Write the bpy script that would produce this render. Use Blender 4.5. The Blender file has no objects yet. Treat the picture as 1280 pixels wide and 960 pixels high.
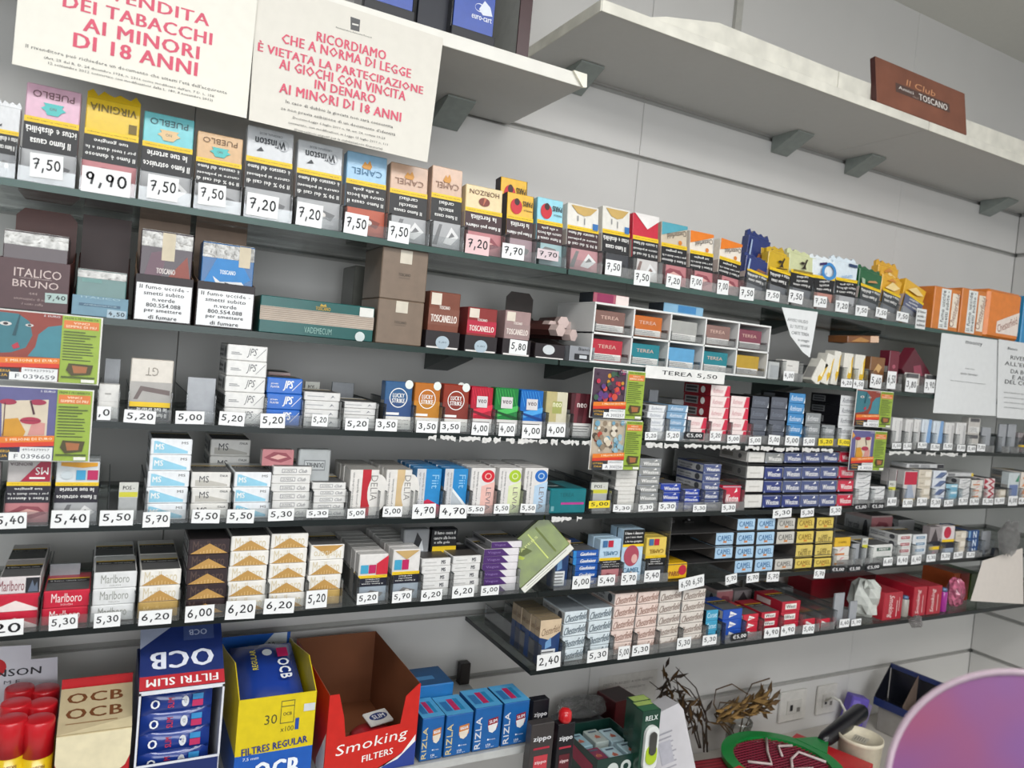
import bpy, math, random, re
from mathutils import Vector, Matrix
random.seed(7)
C = bpy.context.scene.collection
# ---------------------------------------------------------------- camera
H = 1.75            # eye height
DW = 1.525          # camera to wall
DF = 1.22           # camera to the front edge of the shelves
F = 934.0           # focal length in pixels of a 1280 wide frame
vx = Vector((2371-640, 606-480, F)); vy = Vector((142-640, 403-480, F))
EY = vy.normalized(); EX = (vx-EY*vx.dot(EY)).normalized(); EZ = EX.cross(EY)
cam = bpy.data.objects.new('camera', bpy.data.cameras.new('camera'))
cam.data.sensor_width = 36; cam.data.lens = 36*F/1280; cam.data.clip_start = .05
cam.data.dof.use_dof = True; cam.data.dof.focus_distance = 1.35; cam.data.dof.aperture_fstop = 4.8
M = Matrix(((EX[0], -EX[1], -EX[2], 0), (EY[0], -EY[1], -EY[2], -DW), (EZ[0], -EZ[1], -EZ[2], H), (0, 0, 0, 1)))
cam.matrix_world = M
C.objects.link(cam); bpy.context.scene.camera = cam
# ---------------------------------------------------------------- light
W = bpy.data.worlds.new('world'); bpy.context.scene.world = W; W.use_nodes = True
W.node_tree.nodes['Background'].inputs[0].default_value = (.93, .97, 1, 1)
W.node_tree.nodes['Background'].inputs[1].default_value = .34
def area(name, loc, rot, sx, sy, power, col=(1, 1, 1)):
    l = bpy.data.lights.new(name, 'AREA'); l.shape = 'RECTANGLE'; l.size = sx; l.size_y = sy; l.energy = power; l.color = col
    o = bpy.data.objects.new(name, l); o.location = loc; o.rotation_euler = rot; C.objects.link(o); return o
area('ceiling_lamp_light', (.2, -1.7, 2.86), (0, 0, 0), 2.4, .5, 34, (1, .985, .96))
area('ceiling_lamp_light', (1.6, -2.6, 2.86), (0, 0, 0), 1.6, .8, 22, (1, .985, .96))
area('daylight_from_shop_window', (-.3, -4.4, 2.0), (math.radians(93), 0, math.radians(-8)), 3.2, 1.5, 78, (.93, .97, 1))  # broad cool fill added behind the camera to lighten the shelf recesses
vs = bpy.context.scene.view_settings
vs.view_transform = 'Standard'; vs.look = 'None'; vs.gamma = 1; vs.exposure = -.17; vs.use_curve_mapping = False
bpy.context.scene.cycles.transparent_max_bounces = 32
bpy.context.scene.cycles.max_bounces = 7
# ---------------------------------------------------------------- pixels and points
def ray(px, py):
    r = Vector((px-640, py-480, F)); return Vector((r.dot(EX), r.dot(EY), r.dot(EZ)))
def P(px, py, Y):                       # point on the plane at distance Y from the camera -> world
    r = ray(px, py); r = r*(Y/r[1]); return Vector((r[0], Y-DW, r[2]+H))
def PZ(px, py, z):                      # point on the level plane at world height z
    r = ray(px, py); r = r*((z-H)/r[2]); return Vector((r[0], r[1]-DW, z))
def PX(px, py, x):
    r = ray(px, py); r = r*(x/r[0]); return Vector((x, r[1]-DW, r[2]+H))
def xat(px, z, Y):
    zz = z-H; k = (px-640)/F
    return (k*(Y*EY[2]+zz*EZ[2])-(Y*EY[0]+zz*EZ[0]))/(EX[0]-k*EX[2])
def mpp(p):                             # metres per pixel at a point
    v = Vector((p[0], p[1]+DW, p[2]-H)); return (v[0]*EX[2]+v[1]*EY[2]+v[2]*EZ[2])/F
# ---------------------------------------------------------------- materials
def lin(h):
    h = h.lstrip('#'); return tuple(((int(h[i:i+2], 16)/255+.055)/1.055)**2.4 if int(h[i:i+2], 16) > 10 else int(h[i:i+2], 16)/255/12.92 for i in (0, 2, 4))
MATS = {}
def mat(key, rough=.45, metal=0, var=.06, scale=60, bump=0, emit=0, coat=0):
    """opaque procedural material; key is a hex colour"""
    kk = (key, rough, metal, var, scale, bump, emit, coat)
    if kk in MATS: return MATS[kk]
    c = lin(key); m = bpy.data.materials.new('paint_'+key.strip('#')); m.use_nodes = True; n = m.node_tree.nodes; l = m.node_tree.links
    b = n['Principled BSDF']; b.inputs['Roughness'].default_value = rough; b.inputs['Metallic'].default_value = metal
    b.inputs['Coat Weight'].default_value = coat; b.inputs['Coat Roughness'].default_value = .12
    t = n.new('ShaderNodeTexNoise'); t.inputs['Scale'].default_value = scale; t.inputs['Detail'].default_value = 2
    tc = n.new('ShaderNodeTexCoord'); l.new(tc.outputs['Object'], t.inputs['Vector'])
    r = n.new('ShaderNodeValToRGB'); r.color_ramp.elements[0].position = .3; r.color_ramp.elements[1].position = .7
    r.color_ramp.elements[0].color = tuple(max(0, x*(1-var)) for x in c)+(1,)
    r.color_ramp.elements[1].color = tuple(min(1, x*(1+var)) for x in c)+(1,)
    l.new(t.outputs['Fac'], r.inputs['Fac']); l.new(r.outputs['Color'], b.inputs['Base Color'])
    if bump:
        bp = n.new('ShaderNodeBump'); bp.inputs['Strength'].default_value = bump; bp.inputs['Distance'].default_value = .002
        l.new(t.outputs['Fac'], bp.inputs['Height']); l.new(bp.outputs['Normal'], b.inputs['Normal'])
    if emit: b.inputs['Emission Color'].default_value = c+(1,); b.inputs['Emission Strength'].default_value = emit
    MATS[kk] = m; return m
def clear(name, tint=(1, 1, 1), gloss=.12, rough=.05, bump=0, film=0.0, filmcol=(.8, .8, .8)):
    if name in MATS: return MATS[name]
    m = bpy.data.materials.new(name); m.use_nodes = True; n = m.node_tree.nodes; l = m.node_tree.links
    n.remove(n['Principled BSDF']); out = n['Material Output']
    t = n.new('ShaderNodeBsdfTransparent'); t.inputs[0].default_value = tuple(tint)+(1,)
    g = n.new('ShaderNodeBsdfGlossy'); g.inputs['Roughness'].default_value = rough
    f = n.new('ShaderNodeFresnel'); f.inputs[0].default_value = 1.45
    mul = n.new('ShaderNodeMath'); mul.operation = 'MULTIPLY_ADD'; mul.inputs[1].default_value = .75; mul.inputs[2].default_value = gloss*.25; mul.use_clamp = True
    l.new(f.outputs[0], mul.inputs[0])
    mx = n.new('ShaderNodeMixShader'); l.new(mul.outputs[0], mx.inputs[0]); l.new(t.outputs[0], mx.inputs[1]); l.new(g.outputs[0], mx.inputs[2])
    last = mx
    if film:
        d = n.new('ShaderNodeBsdfDiffuse'); d.inputs[0].default_value = tuple(filmcol)+(1,)
        m2 = n.new('ShaderNodeMixShader'); l.new(mx.outputs[0], m2.inputs[1]); l.new(d.outputs[0], m2.inputs[2]); last = m2
        no = n.new('ShaderNodeTexNoise'); no.inputs['Scale'].default_value = 25; rp = n.new('ShaderNodeMapRange')
        rp.inputs['From Min'].default_value = .3; rp.inputs['From Max'].default_value = .75; rp.inputs['To Min'].default_value = film*.4; rp.inputs['To Max'].default_value = film*1.5
        l.new(no.outputs['Fac'], rp.inputs['Value']); l.new(rp.outputs[0], m2.inputs[0])
    if bump:
        no = n.new('ShaderNodeTexNoise'); no.inputs['Scale'].default_value = 30; bp = n.new('ShaderNodeBump'); bp.inputs['Strength'].default_value = bump; bp.inputs['Distance'].default_value = .02
        l.new(no.outputs['Fac'], bp.inputs['Height']); l.new(bp.outputs['Normal'], g.inputs['Normal']); l.new(bp.outputs['Normal'], f.inputs['Normal'])
    l.new(last.outputs[0], out.inputs['Surface']); MATS[name] = m; return m
ACRYL = clear('clear_acrylic', (.93, .94, .94), .3, .08, film=.045, filmcol=(.75, .77, .78))
GLASS = clear('shelf_glass', (.925, .965, .95), .25, .02)
FILM = clear('cellophane', (.95, .95, .95), .5, .12, bump=.8, film=.045, filmcol=(.8, .8, .8))
JAR = clear('jar_glass', (.93, .95, .93), .3, .02)
def M_(x):
    return x if not isinstance(x, str) else mat(x)
# ---------------------------------------------------------------- text and strokes
TXT = {}
def text_mesh(s, bold=0):
    k = (s, bold)
    if k in TXT: return TXT[k]
    cu = bpy.data.curves.new('t', 'FONT'); cu.body = s; cu.size = 1; cu.resolution_u = 1 if len(s) > 14 else 2; cu.space_character = 1.0+.06*bold
    o = bpy.data.objects.new('t', cu); C.objects.link(o)
    dg = bpy.context.evaluated_depsgraph_get(); me = bpy.data.meshes.new_from_object(o.evaluated_get(dg))
    v = [(a.co.x, a.co.y) for a in me.vertices]; f = [tuple(p.vertices) for p in me.polygons]
    bpy.data.objects.remove(o); bpy.data.curves.remove(cu); bpy.data.meshes.remove(me)
    if not v: TXT[k] = ([], []); return TXT[k]
    x0 = min(a for a, b in v); x1 = max(a for a, b in v); y0 = min(b for a, b in v); y1 = max(b for a, b in v)
    v = [((a-x0)/(x1-x0+1e-9)-.5, (b-y0)/(y1-y0+1e-9)-.5) for a, b in v]
    TXT[k] = (v, f); return TXT[k]
def arc(cx, cy, rx, ry, a0, a1, n=7): return [(cx+rx*math.cos(math.radians(a0+(a1-a0)*i/n)), cy+ry*math.sin(math.radians(a0+(a1-a0)*i/n))) for i in range(n+1)]
GL = {'0': [arc(.5, .5, .4, .48, 100, 470, 12)], '1': [[(.3, .75), (.55, 1), (.5, 0)]],
 '2': [arc(.45, .72, .33, .27, 160, -40, 6)+[(.1, .05), (.95, .05)]],
 '3': [arc(.42, .75, .33, .23, 150, -80, 6)+arc(.42, .27, .4, .26, 80, -150, 7)],
 '4': [[(.5, 1), (.08, .35), (.95, .35)], [(.68, .65), (.6, -.05)]],
 '5': [[(.9, 1), (.3, .97), (.22, .58)]+arc(.42, .3, .42, .3, 90, -140, 8)],
 '6': [[(.7, 1), (.25, .55)]+arc(.5, .27, .36, .27, 150, 500, 10)],
 '7': [[(.05, .9), (.5, 1), (.9, .95), (.4, 0)], [(.25, .48), (.85, .56)]],
 '8': [arc(.5, .75, .28, .24, 270, -90, 9), arc(.5, .26, .36, .27, 90, 450, 9)],
 '9': [arc(.45, .7, .32, .28, 0, 330, 9)+[(.77, .8), (.6, 0)]], ',': [[(.6, .1), (.35, -.3)]], '.': [[(.45, .02), (.55, .0)]],
 'T': [[(0, 1), (1, 1)], [(.5, 1), (.45, 0)]], 'E': [[(.9, 1), (.1, .95), (.1, 0), (.9, 0)], [(.1, .5), (.75, .52)]], 'R': [[(.1, 0), (.1, 1)]+arc(.35, .75, .45, .25, 90, -90, 6)+[(.2, .5), (.95, 0)]], 'A': [[(0, 0), (.5, 1), (.95, 0)], [(.2, .38), (.8, .38)]], ' ': []}
def hand(s, thick=.155):
    V, Fc = [], []; x = 0
    for i, ch in enumerate(s):
        w = .35 if ch in ',. ' else .62; j = random.uniform(-.05, .05)
        for st in GL.get(ch, []):
            p = [(x+a*w, b+j) for a, b in st]
            for k in range(len(p)-1):
                a, b = Vector(p[k]), Vector(p[k+1]); d = (b-a)
                if d.length < 1e-6: continue
                d.normalize(); q = Vector((-d.y, d.x))*thick/2; a = a-d*thick*.35; b = b+d*thick*.35
                n = len(V); V += [tuple(a-q), tuple(b-q), tuple(b+q), tuple(a+q)]; Fc.append((n, n+1, n+2, n+3))
        x += w+.16
    x0 = min(a for a, b in V); x1 = max(a for a, b in V); y0 = min(b for a, b in V); y1 = max(b for a, b in V)
    return [((a-x0)/(x1-x0)-.5, (b-y0)/(y1-y0)-.5) for a, b in V], Fc
# ---------------------------------------------------------------- mesh builder
class MB:
    def __init__(s): s.v = []; s.f = []; s.m = []; s.mats = []; s.sm = []
    def mi(s, m):
        m = M_(m)
        if m not in s.mats: s.mats.append(m)
        return s.mats.index(m)
    def add(s, v, f, m, smooth=False):
        n = len(s.v); i = s.mi(m); s.v += [tuple(a) for a in v]
        for q in f: s.f.append(tuple(n+k for k in q)); s.m.append(i); s.sm.append(smooth)
    def box(s, x0, x1, y0, y1, z0, z1, m, c=0):
        if c <= 0:
            v = [(x, y, z) for z in (z0, z1) for y in (y0, y1) for x in (x0, x1)]
            s.add(v, [(0, 2, 3, 1), (4, 5, 7, 6), (0, 1, 5, 4), (2, 6, 7, 3), (0, 4, 6, 2), (1, 3, 7, 5)], m); return
        cx, cy, cz = (x0+x1)/2, (y0+y1)/2, (z0+z1)/2; hx, hy, hz = (x1-x0)/2, (y1-y0)/2, (z1-z0)/2
        V = {}; L = []
        for sx in (-1, 1):
            for sy in (-1, 1):
                for sz in (-1, 1):
                    for a in range(3):
                        e = [hx-c, hy-c, hz-c]; e[a] += c
                        V[(sx, sy, sz, a)] = len(L); L.append((cx+sx*e[0], cy+sy*e[1], cz+sz*e[2]))
        Fs = []
        for a in range(3):
            b, d = (a+1) % 3, (a+2) % 3
            for sg in (-1, 1):
                q = []
                for sb, sd in ((-1, -1), (1, -1), (1, 1), (-1, 1)):
                    k = [0, 0, 0]; k[a] = sg; k[b] = sb; k[d] = sd; q.append(V[(k[0], k[1], k[2], a)])
                Fs.append(tuple(q) if sg > 0 else tuple(reversed(q)))
            for sb in (-1, 1):
                for sd in (-1, 1):
                    k0 = [0, 0, 0]; k0[b] = sb; k0[d] = sd; k1 = k0[:]; k0[a] = -1; k1[a] = 1
                    q = (V[(*k0, b)], V[(*k1, b)], V[(*k1, d)], V[(*k0, d)])
                    Fs.append(q if sb*sd > 0 else tuple(reversed(q)))
        for sx in (-1, 1):
            for sy in (-1, 1):
                for sz in (-1, 1):
                    q = tuple(V[(sx, sy, sz, a)] for a in range(3)); Fs.append(q if sx*sy*sz > 0 else tuple(reversed(q)))
        s.add(L, Fs, m)
    def prism(s, pts, y0, y1, m, axis='y'):
        n = len(pts); g = {'y': lambda a, b, t: (a, t, b), 'x': lambda a, b, t: (t, a, b), 'z': lambda a, b, t: (a, b, t)}[axis]
        v = [g(a, b, y0) for a, b in pts]+[g(a, b, y1) for a, b in pts]
        s.add(v, [tuple(range(n)), tuple(reversed(range(n, 2*n)))]+[(i+n, (i+1) % n+n, (i+1) % n, i) for i in range(n)], m)
    def lathe(s, prof, m, n=20, cx=0, cy=0, smooth=True, cap=True):
        v = []; f = []
        for r, z in prof:
            for i in range(n): a = 2*math.pi*i/n; v.append((cx+r*math.cos(a), cy+r*math.sin(a), z))
        for k in range(len(prof)-1):
            for i in range(n): j = (i+1) % n; f.append((k*n+i, k*n+j, (k+1)*n+j, (k+1)*n+i))
        if cap: f.append(tuple(reversed(range(n)))); f.append(tuple((len(prof)-1)*n+i for i in range(n)))
        s.add(v, f, m, smooth)
    def tube(s, pts, r, m, n=6):
        pts = [Vector(p) for p in pts]; rs = r if isinstance(r, (list, tuple)) else [r]*len(pts); v = []; f = []
        for i, p in enumerate(pts):
            d = (pts[min(i+1, len(pts)-1)]-pts[max(i-1, 0)]).normalized(); u = d.cross(Vector((0, 0, 1)) if abs(d.z) < .9 else Vector((1, 0, 0))).normalized(); w = d.cross(u)
            for k in range(n): a = 2*math.pi*k/n; v.append(tuple(p+(u*math.cos(a)+w*math.sin(a))*rs[i]))
        for i in range(len(pts)-1):
            for k in range(n): j = (k+1) % n; f.append((i*n+k, (i+1)*n+k, (i+1)*n+j, i*n+j))
        f.append(tuple(range(n))); f.append(tuple(reversed([(len(pts)-1)*n+k for k in range(n)])))
        s.add(v, f, m, True)
    def art(s, fr, items, e0=.00025, de=.00012):
        O, U, V, N = (Vector(a) for a in fr); w, h = U.length, V.length
        for li, it in enumerate(items):
            k = it[0]; m = it[1]; off = O+N*(e0+de*li)
            if k == 'r': _, _, a, b, c, d = it; s.add([off+U*x+V*y for x, y in ((a, b), (c, b), (c, d), (a, d))], [(0, 1, 2, 3)], m)
            elif k == 'p': s.add([off+U*x+V*y for x, y in it[2]], [tuple(range(len(it[2])))], m)
            elif k == 'c':                       # disc: u, v, radius as a fraction of the width, [vertical squeeze]
                _, _, a, b, r = it[:5]; sq = it[5] if len(it) > 5 else 1; n = 20
                s.add([off+U*(a+r*math.cos(t*2*math.pi/n))+V*(b+r*sq*w/h*math.sin(t*2*math.pi/n)) for t in range(n)], [tuple(range(n))], m)
            elif k == 'o':                       # ring
                _, _, a, b, r, r2 = it[:6]; sq = it[6] if len(it) > 6 else 1; n = 24; vv = []
                for t in range(n):
                    for q in (r, r2): vv.append(off+U*(a+q*math.cos(t*2*math.pi/n))+V*(b+q*sq*w/h*math.sin(t*2*math.pi/n)))
                s.add(vv, [(2*t+1, 2*t, (2*t+2) % (2*n), (2*t+3) % (2*n)) for t in range(n)], m)
            elif k in 'th':                      # text: string, centre u, v, width, height (fractions), rot, bold / shear
                _, _, st, a, b, tw, th = it[:7]; rot = it[7] if len(it) > 7 else 0; bold = it[8] if len(it) > 8 else 0; sh = it[9] if len(it) > 9 else 0
                vv, ff = text_mesh(st, bold) if k == 't' else hand(st)
                cr, sr = math.cos(math.radians(rot)), math.sin(math.radians(rot)); W_, H_ = tw*w, th*h
                if abs(abs(rot)-90) < 1: W_, H_ = tw*h, th*w
                Un, Vn = U/w, V/h; out = []
                for x, y in vv:
                    X = x*W_+y*H_*sh; Y = y*H_; out.append(off+U*a+V*b+Un*(X*cr-Y*sr)+Vn*(X*sr+Y*cr))
                s.add(out, ff, m)
                if bold >= 1:
                    for q in (-1, 1): s.add([p+Un*(q*.03*bold*H_)+N*(.00005+.000025*q) for p in out], ff, m)
    def data(s, name='mesh'):
        me = bpy.data.meshes.new(name); me.from_pydata(s.v, [], s.f)
        for m in s.mats: me.materials.append(m)
        me.polygons.foreach_set('material_index', s.m); me.polygons.foreach_set('use_smooth', s.sm); me.update(); return me
def fr_front(w, d, h): return ((-w/2, -d/2, 0), (w, 0, 0), (0, 0, h), (0, -1, 0))
def fr_left(w, d, h): return ((-w/2, d/2, 0), (0, -d, 0), (0, 0, h), (-1, 0, 0))
def fr_right(w, d, h): return ((w/2, -d/2, 0), (0, d, 0), (0, 0, h), (1, 0, 0))
def fr_top(w, d, h): return ((-w/2, -d/2, h), (w, 0, 0), (0, d, 0), (0, 0, 1))
# ---------------------------------------------------------------- objects
LABELS = {}
def tag(o, label, cat, group=None, kind=None):
    if label:
        o['label'] = label; n = len(re.findall(r"\w+", label))
        if n > 16 or n < 4: print('LABELLEN', n, label)
        LABELS.setdefault(label, []).append(o.name)
    if cat: o['category'] = cat
    if group: o['group'] = group
    if kind: o['kind'] = kind
    return o
def obj(name, data, parent=None, loc=None, rot=None, label=None, cat=None, group=None, kind=None, scale=None):
    if isinstance(data, MB): data = data.data(name)
    o = bpy.data.objects.new(name, data); C.objects.link(o)
    if parent: o.parent = parent
    if loc is not None: o.location = loc
    if rot is not None: o.rotation_euler = rot
    if scale is not None: o.scale = scale
    if label or cat or kind: tag(o, label, cat, group, kind)
    return o
def empty(name, loc, label, cat, group=None, rot=None): return obj(name, None, None, loc, rot, label, cat, group)
# ================================================================ the setting
XC = P(1213, 814, DW).x; ZC = 1.18+H
WALL = mat('#d2d0cd', .55, var=.015, scale=6); GROOVE = mat('#a3a29e', .4)
GZ = [H+z for z in (.667, .525, .172, .010, -.145, -.295, -.443, -.593, -.744, -.896)]; GH = .013
mb = MB(); mb.box(-1.7, XC+.06, .012, .06, 0, ZC, GROOVE); wb = obj('wall_back', mb, kind='structure')
SE = [-1.7, -.9, .108, 1.12, 2.13, XC]
zz = [0]+sorted(GZ)+[ZC]
for a, b in zip(zz[:-1], zz[1:]):
    for x0, x1 in zip(SE[:-1], SE[1:]):
        m = MB(); m.box(x0+.0006, x1-.0006, 0, .012, a+(GH/2 if a > 0 else 0), b-(GH/2 if b < ZC else 0), WALL, .001); obj('panel', m, wb)
mb = MB(); mb.box(XC+.012, XC+.06, -3.3, .0, 0, ZC, GROOVE); wr = obj('wall_right', mb, kind='structure')
for a, b in zip(zz[:-1], zz[1:]):
    for y0, y1 in ((-1.1, -.0), (-2.2, -1.1), (-3.3, -2.2)):
        m = MB(); m.box(XC, XC+.012, y0+.0006, y1-.0006, a+(GH/2 if a > 0 else 0), b-(GH/2 if b < ZC else 0), WALL, .001); obj('panel', m, wr)
mb = MB(); mb.box(-1.7, XC+.06, -4.6, .06, ZC, ZC+.05, mat('#e2e1da', .8, var=.01)); obj('ceiling', mb, kind='structure')
mb = MB(); mb.box(-1.7, XC+.06, -4.6, .06, -.05, 0, mat('#6f6960', .4, var=.08, scale=8)); obj('floor', mb, kind='structure')
t0 = P(917, 12, DW).x; mb = MB(); mb.box(t0, t0+.022, -.012, 0, H+.69, ZC, mat('#b9b7b0', .5)); obj('trim_1', mb, kind='structure')
# ceiling lamps (built where the light comes from)
for x, y, w, d in ((.2, -1.7, 2.4, .5), (1.6, -2.6, 1.6, .8)):
    t = empty('ceiling_lamp', (x, y, ZC), 'flat white ceiling lamp panel ' + ('nearest the shelves' if w > 2 else 'furthest from the shelves'), 'lamp')
    m = MB(); m.box(-w/2-.03, w/2+.03, -d/2-.03, d/2+.03, -.03, 0, '#e8e8e8', .003); obj('lamp_frame', m, t)
    m = MB(); m.box(-w/2, w/2, -d/2, d/2, -.036, -.03, mat('#ffffff', emit=2.5)); obj('diffuser', m, t)
# ---------------------------------------------------------------- shelves
YF = -.305
SZ = {k: H+v for k, v in dict(A=.180, B=.006, C=-.143, D=-.294, E=-.445, F=-.600).items()}       # top faces
SN = dict(A='top glass shelf', B='second glass shelf', C='third glass shelf', D='fourth glass shelf', E='fifth glass shelf', F='lowest glass shelf')
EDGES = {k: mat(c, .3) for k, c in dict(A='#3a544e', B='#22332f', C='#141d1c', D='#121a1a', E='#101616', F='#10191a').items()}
for k, z in SZ.items():
    for side, x0, x1 in (('left', -1.3, .752), ('right', .756, XC-.002)):
        if k == 'F' and side == 'left': continue
        m = MB(); m.box(x0, x1, YF+.002, -.001, z-.010, z, GLASS)
        o = obj('glass_shelf', m, label=f'{side} pane of the {SN[k]}, green-edged clear glass on the slatwall' if k != 'F' else 'lowest clear glass shelf, its dark edged corner free at the left', cat='shelf', group='glass shelves')
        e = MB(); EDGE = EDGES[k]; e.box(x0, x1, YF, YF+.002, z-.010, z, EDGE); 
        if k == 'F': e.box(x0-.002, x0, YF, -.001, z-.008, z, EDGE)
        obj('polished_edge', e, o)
BR = mat('#8f9691', .4)
def bracket(px, z, name='white', w=.05, drop=.035, dep=.085, col=BR, where=''):
    x = xat(px, z-.02, DW-.05); m = MB()
    m.prism([(-.002, 0), (-dep, 0), (-dep, -.004), (-.004, -drop), (-.002, -drop)], -w/2, w/2, col, 'x')
    obj('shelf_bracket', m, None, (x, 0, z), label=f'grey wedge bracket {where}', cat='bracket', group='shelf brackets')
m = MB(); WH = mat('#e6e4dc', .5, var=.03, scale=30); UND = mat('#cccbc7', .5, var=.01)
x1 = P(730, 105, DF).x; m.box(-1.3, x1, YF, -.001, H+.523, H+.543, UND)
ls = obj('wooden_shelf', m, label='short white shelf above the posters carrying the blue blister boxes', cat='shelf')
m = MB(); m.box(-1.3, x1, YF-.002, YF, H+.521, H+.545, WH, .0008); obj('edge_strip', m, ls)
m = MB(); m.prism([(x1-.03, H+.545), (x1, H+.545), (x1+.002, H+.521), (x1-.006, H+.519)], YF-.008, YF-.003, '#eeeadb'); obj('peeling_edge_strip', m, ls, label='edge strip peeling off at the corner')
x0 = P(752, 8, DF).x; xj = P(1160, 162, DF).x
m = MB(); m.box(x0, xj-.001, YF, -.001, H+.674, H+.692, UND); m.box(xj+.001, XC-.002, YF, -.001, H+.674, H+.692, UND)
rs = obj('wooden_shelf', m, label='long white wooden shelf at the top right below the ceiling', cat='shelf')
GRAIN = mat('#e9e6da', .6, var=.10, scale=22, bump=.4)
for a, b in ((x0, xj-.001), (xj+.001, XC-.002)):
    m = MB(); m.box(a, b, YF-.002, YF, H+.672, H+.694, GRAIN, .0008); obj('edge_strip', m, rs)
m = MB(); m.box(x0-.002, x0, YF, -.001, H+.672, H+.694, GRAIN); obj('end_strip', m, rs)
xa = P(800, 15, DF).x; xm = P(1057, 95, DF).x
t = empty('painted_board', (xa, YF+.02, H+.6925), 'rough white painted board lying along the top right shelf', 'board')
m = MB(); m.prism([(0, 0), (xm-xa-.001, 0), (xm-xa-.001, .050), (.22, .054), (.08, .026)], 0, .09, GRAIN); obj('plank', m, t)
m = MB(); m.prism([(xm-xa+.001, 0), (XC-xa-.01, 0), (XC-xa-.01, .062), (xm-xa+.001, .050)], 0, .09, GRAIN); obj('plank', m, t)
for px, w in ((567, 'under the short white shelf beside the second poster'),): bracket(px, H+.522, where=w, w=.062, dep=.09, drop=.042)
for px, w in ((728, 'at the near end of the long top shelf'), (992, 'left of the joint under the long top shelf'), (1083, 'right of the joint under the long top shelf'), (1250, 'at the far right under the long top shelf')):
    bracket(px, H+.673, where=w, w=.062, dep=.09, drop=.042)
DB = mat('#36423f', .35)
for k, px, w in (('A', 975, 'under the top glass shelf behind the hanging paper'), ('A', 1062, 'under the top glass shelf above the brown boxes'), ('B', 556, 'under the second glass shelf above the blue and orange packs'),
                 ('B', 706, 'under the second glass shelf left of the lottery tickets'), ('B', 965, 'under the second glass shelf above the dark grey packs'), ('F', 1085, 'under the lowest glass shelf above the purple box'), ('F', 1218, 'under the lowest glass shelf nearest the corner')):
    bracket(px, SZ[k]-.0105, w=.055, dep=.13, drop=.035, col=DB, where=w)
zg = H-.748
m = MB(); m.box(-1.3, .765, YF-.0, -.001, zg-.012, zg, mat('#a9abab', .4)); gs = obj('laminate_shelf', m, label='grey laminate shelf at the bottom left under the display boxes', cat='shelf')
m = MB(); m.box(-1.3, .766, YF-.002, YF, zg-.013, zg+.001, mat('#b9bab8', .35)); obj('edge_strip', m, gs)
# ================================================================ printed art
RD, NV, YL, BK, WT = '#c8202f', '#1d2f6f', '#e8c21c', '#15161a', '#ecebe8'
WARN = [['Il fumo causa', 'ictus e disabilità'], ['Il fumo è dannoso', 'per i tuoi denti e le', 'tue gengive'], ['Il fumo ostruisce', 'le tue arterie'], ['Il 90 % dei casi di', 'cancro ai polmoni', 'è causato dal fumo'],
        ['Il fumo causa il', 'cancro alla bocca', 'e alla gola'], ['Il fumo può ridurre', 'la fertilità'], ['Il fumo causa', 'attacchi', 'cardiaci']]
def photo(c, k=0, a=0, b=.33):
    h = b-a; dk = {'#a8a9ab': '#6f7072', '#b9797d': '#8e4852', '#c9c6c4': '#86706b', '#3b3d42': '#22242a', '#b3573f': '#7d3527'}.get(c, '#777777')
    L = [('r', c, 0, a, 1, b)]
    if k == 0: L += [('p', dk, [(.1, a+h*.2), (.45, a+h*.75), (.9, a+h*.55), (.8, a+h*.3), (.5, a+h*.45)]), ('c', '#dcd8d4', .6, a+h*.5, .09, .7)]
    if k == 1: L += [('p', dk, [(.05, a+h*.5), (.35, a+h*.85), (.75, a+h*.8), (.95, a+h*.45), (.6, a+h*.2), (.3, a+h*.3)]), ('p', '#d9a9a2', [(.25, a+h*.5), (.5, a+h*.7), (.8, a+h*.55), (.5, a+h*.38)])]
    if k == 2: L += [('p', dk, [(.1, a+h*.1), (.3, a+h*.9), (.4, a+h*.9), (.25, a+h*.1)]), ('p', '#dddddd', [(.45, a+h*.2), (.7, a+h*.85), (.95, a+h*.5), (.7, a+h*.15)]), ('p', dk, [(.6, a+h*.4), (.72, a+h*.65), (.82, a+h*.5)])]
    return L
def inv(warn, pc, k=0, y0=.60, bk=BK, brand=()):
    """upside-down pack: photo low, white on black warning, yellow band, brand on top"""
    L = photo(pc, k, 0, .32)+[('r', bk, 0, .32, 1, y0)]; ls = WARN[warn]; n = len(ls); hh = (y0-.36)/n
    for i, s in enumerate(ls): L.append(('t', WT, s, .5, .35+hh*(i+.5), min(.92, .052*len(s)+.06), hh*.58, 180, 1))
    L += [('r', YL, 0, y0, 1, y0+.06), ('t', BK, 'Questo fumo contiene 70 sostanze cancerogene', .5, y0+.03, .9, .018, 180)]
    return L+list(brand)
def lines(c, u0, v0, u1, v1, n, bg=None, jit=.25):
    L = [('r', bg, u0, v0, u1, v1)] if bg else []; h = (v1-v0)/n; r = random.Random(n+int(u0*100))
    return L+[('r', c, u0+.03*(u1-u0), v0+h*(i+.3), u1-(u1-u0)*(.03+jit*r.random()), v0+h*(i+.62)) for i in range(n)]
def vtext(c, s, u, v, w, h): return ('t', c, s, u, v, w, h, 90, 1)
SIDE = [('r', '#b5b6b6', .02, .12, .98, .88), ('t', '#33353a', 'Il fumo uccide', .33, .62, .5, .24, 0, 1), ('t', '#33353a', 'smetti subito', .33, .3, .46, .2, 0, 1), ('c', '#4a4c50', .8, .5, .09)]
TOPW = [('r', '#5a5a5a', .03, .03, .97, .45), ('r', '#1a1b1f', .03, .45, .97, .62), ('t', WT, 'Il fumo causa ictus', .5, .53, .8, .06), ('r', YL, .03, .62, .97, .67)]
DARKTOP = [('r', '#3a3436', .03, .03, .97, .5), ('r', '#121316', .03, .5, .97, .7)]
K = {}
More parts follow.
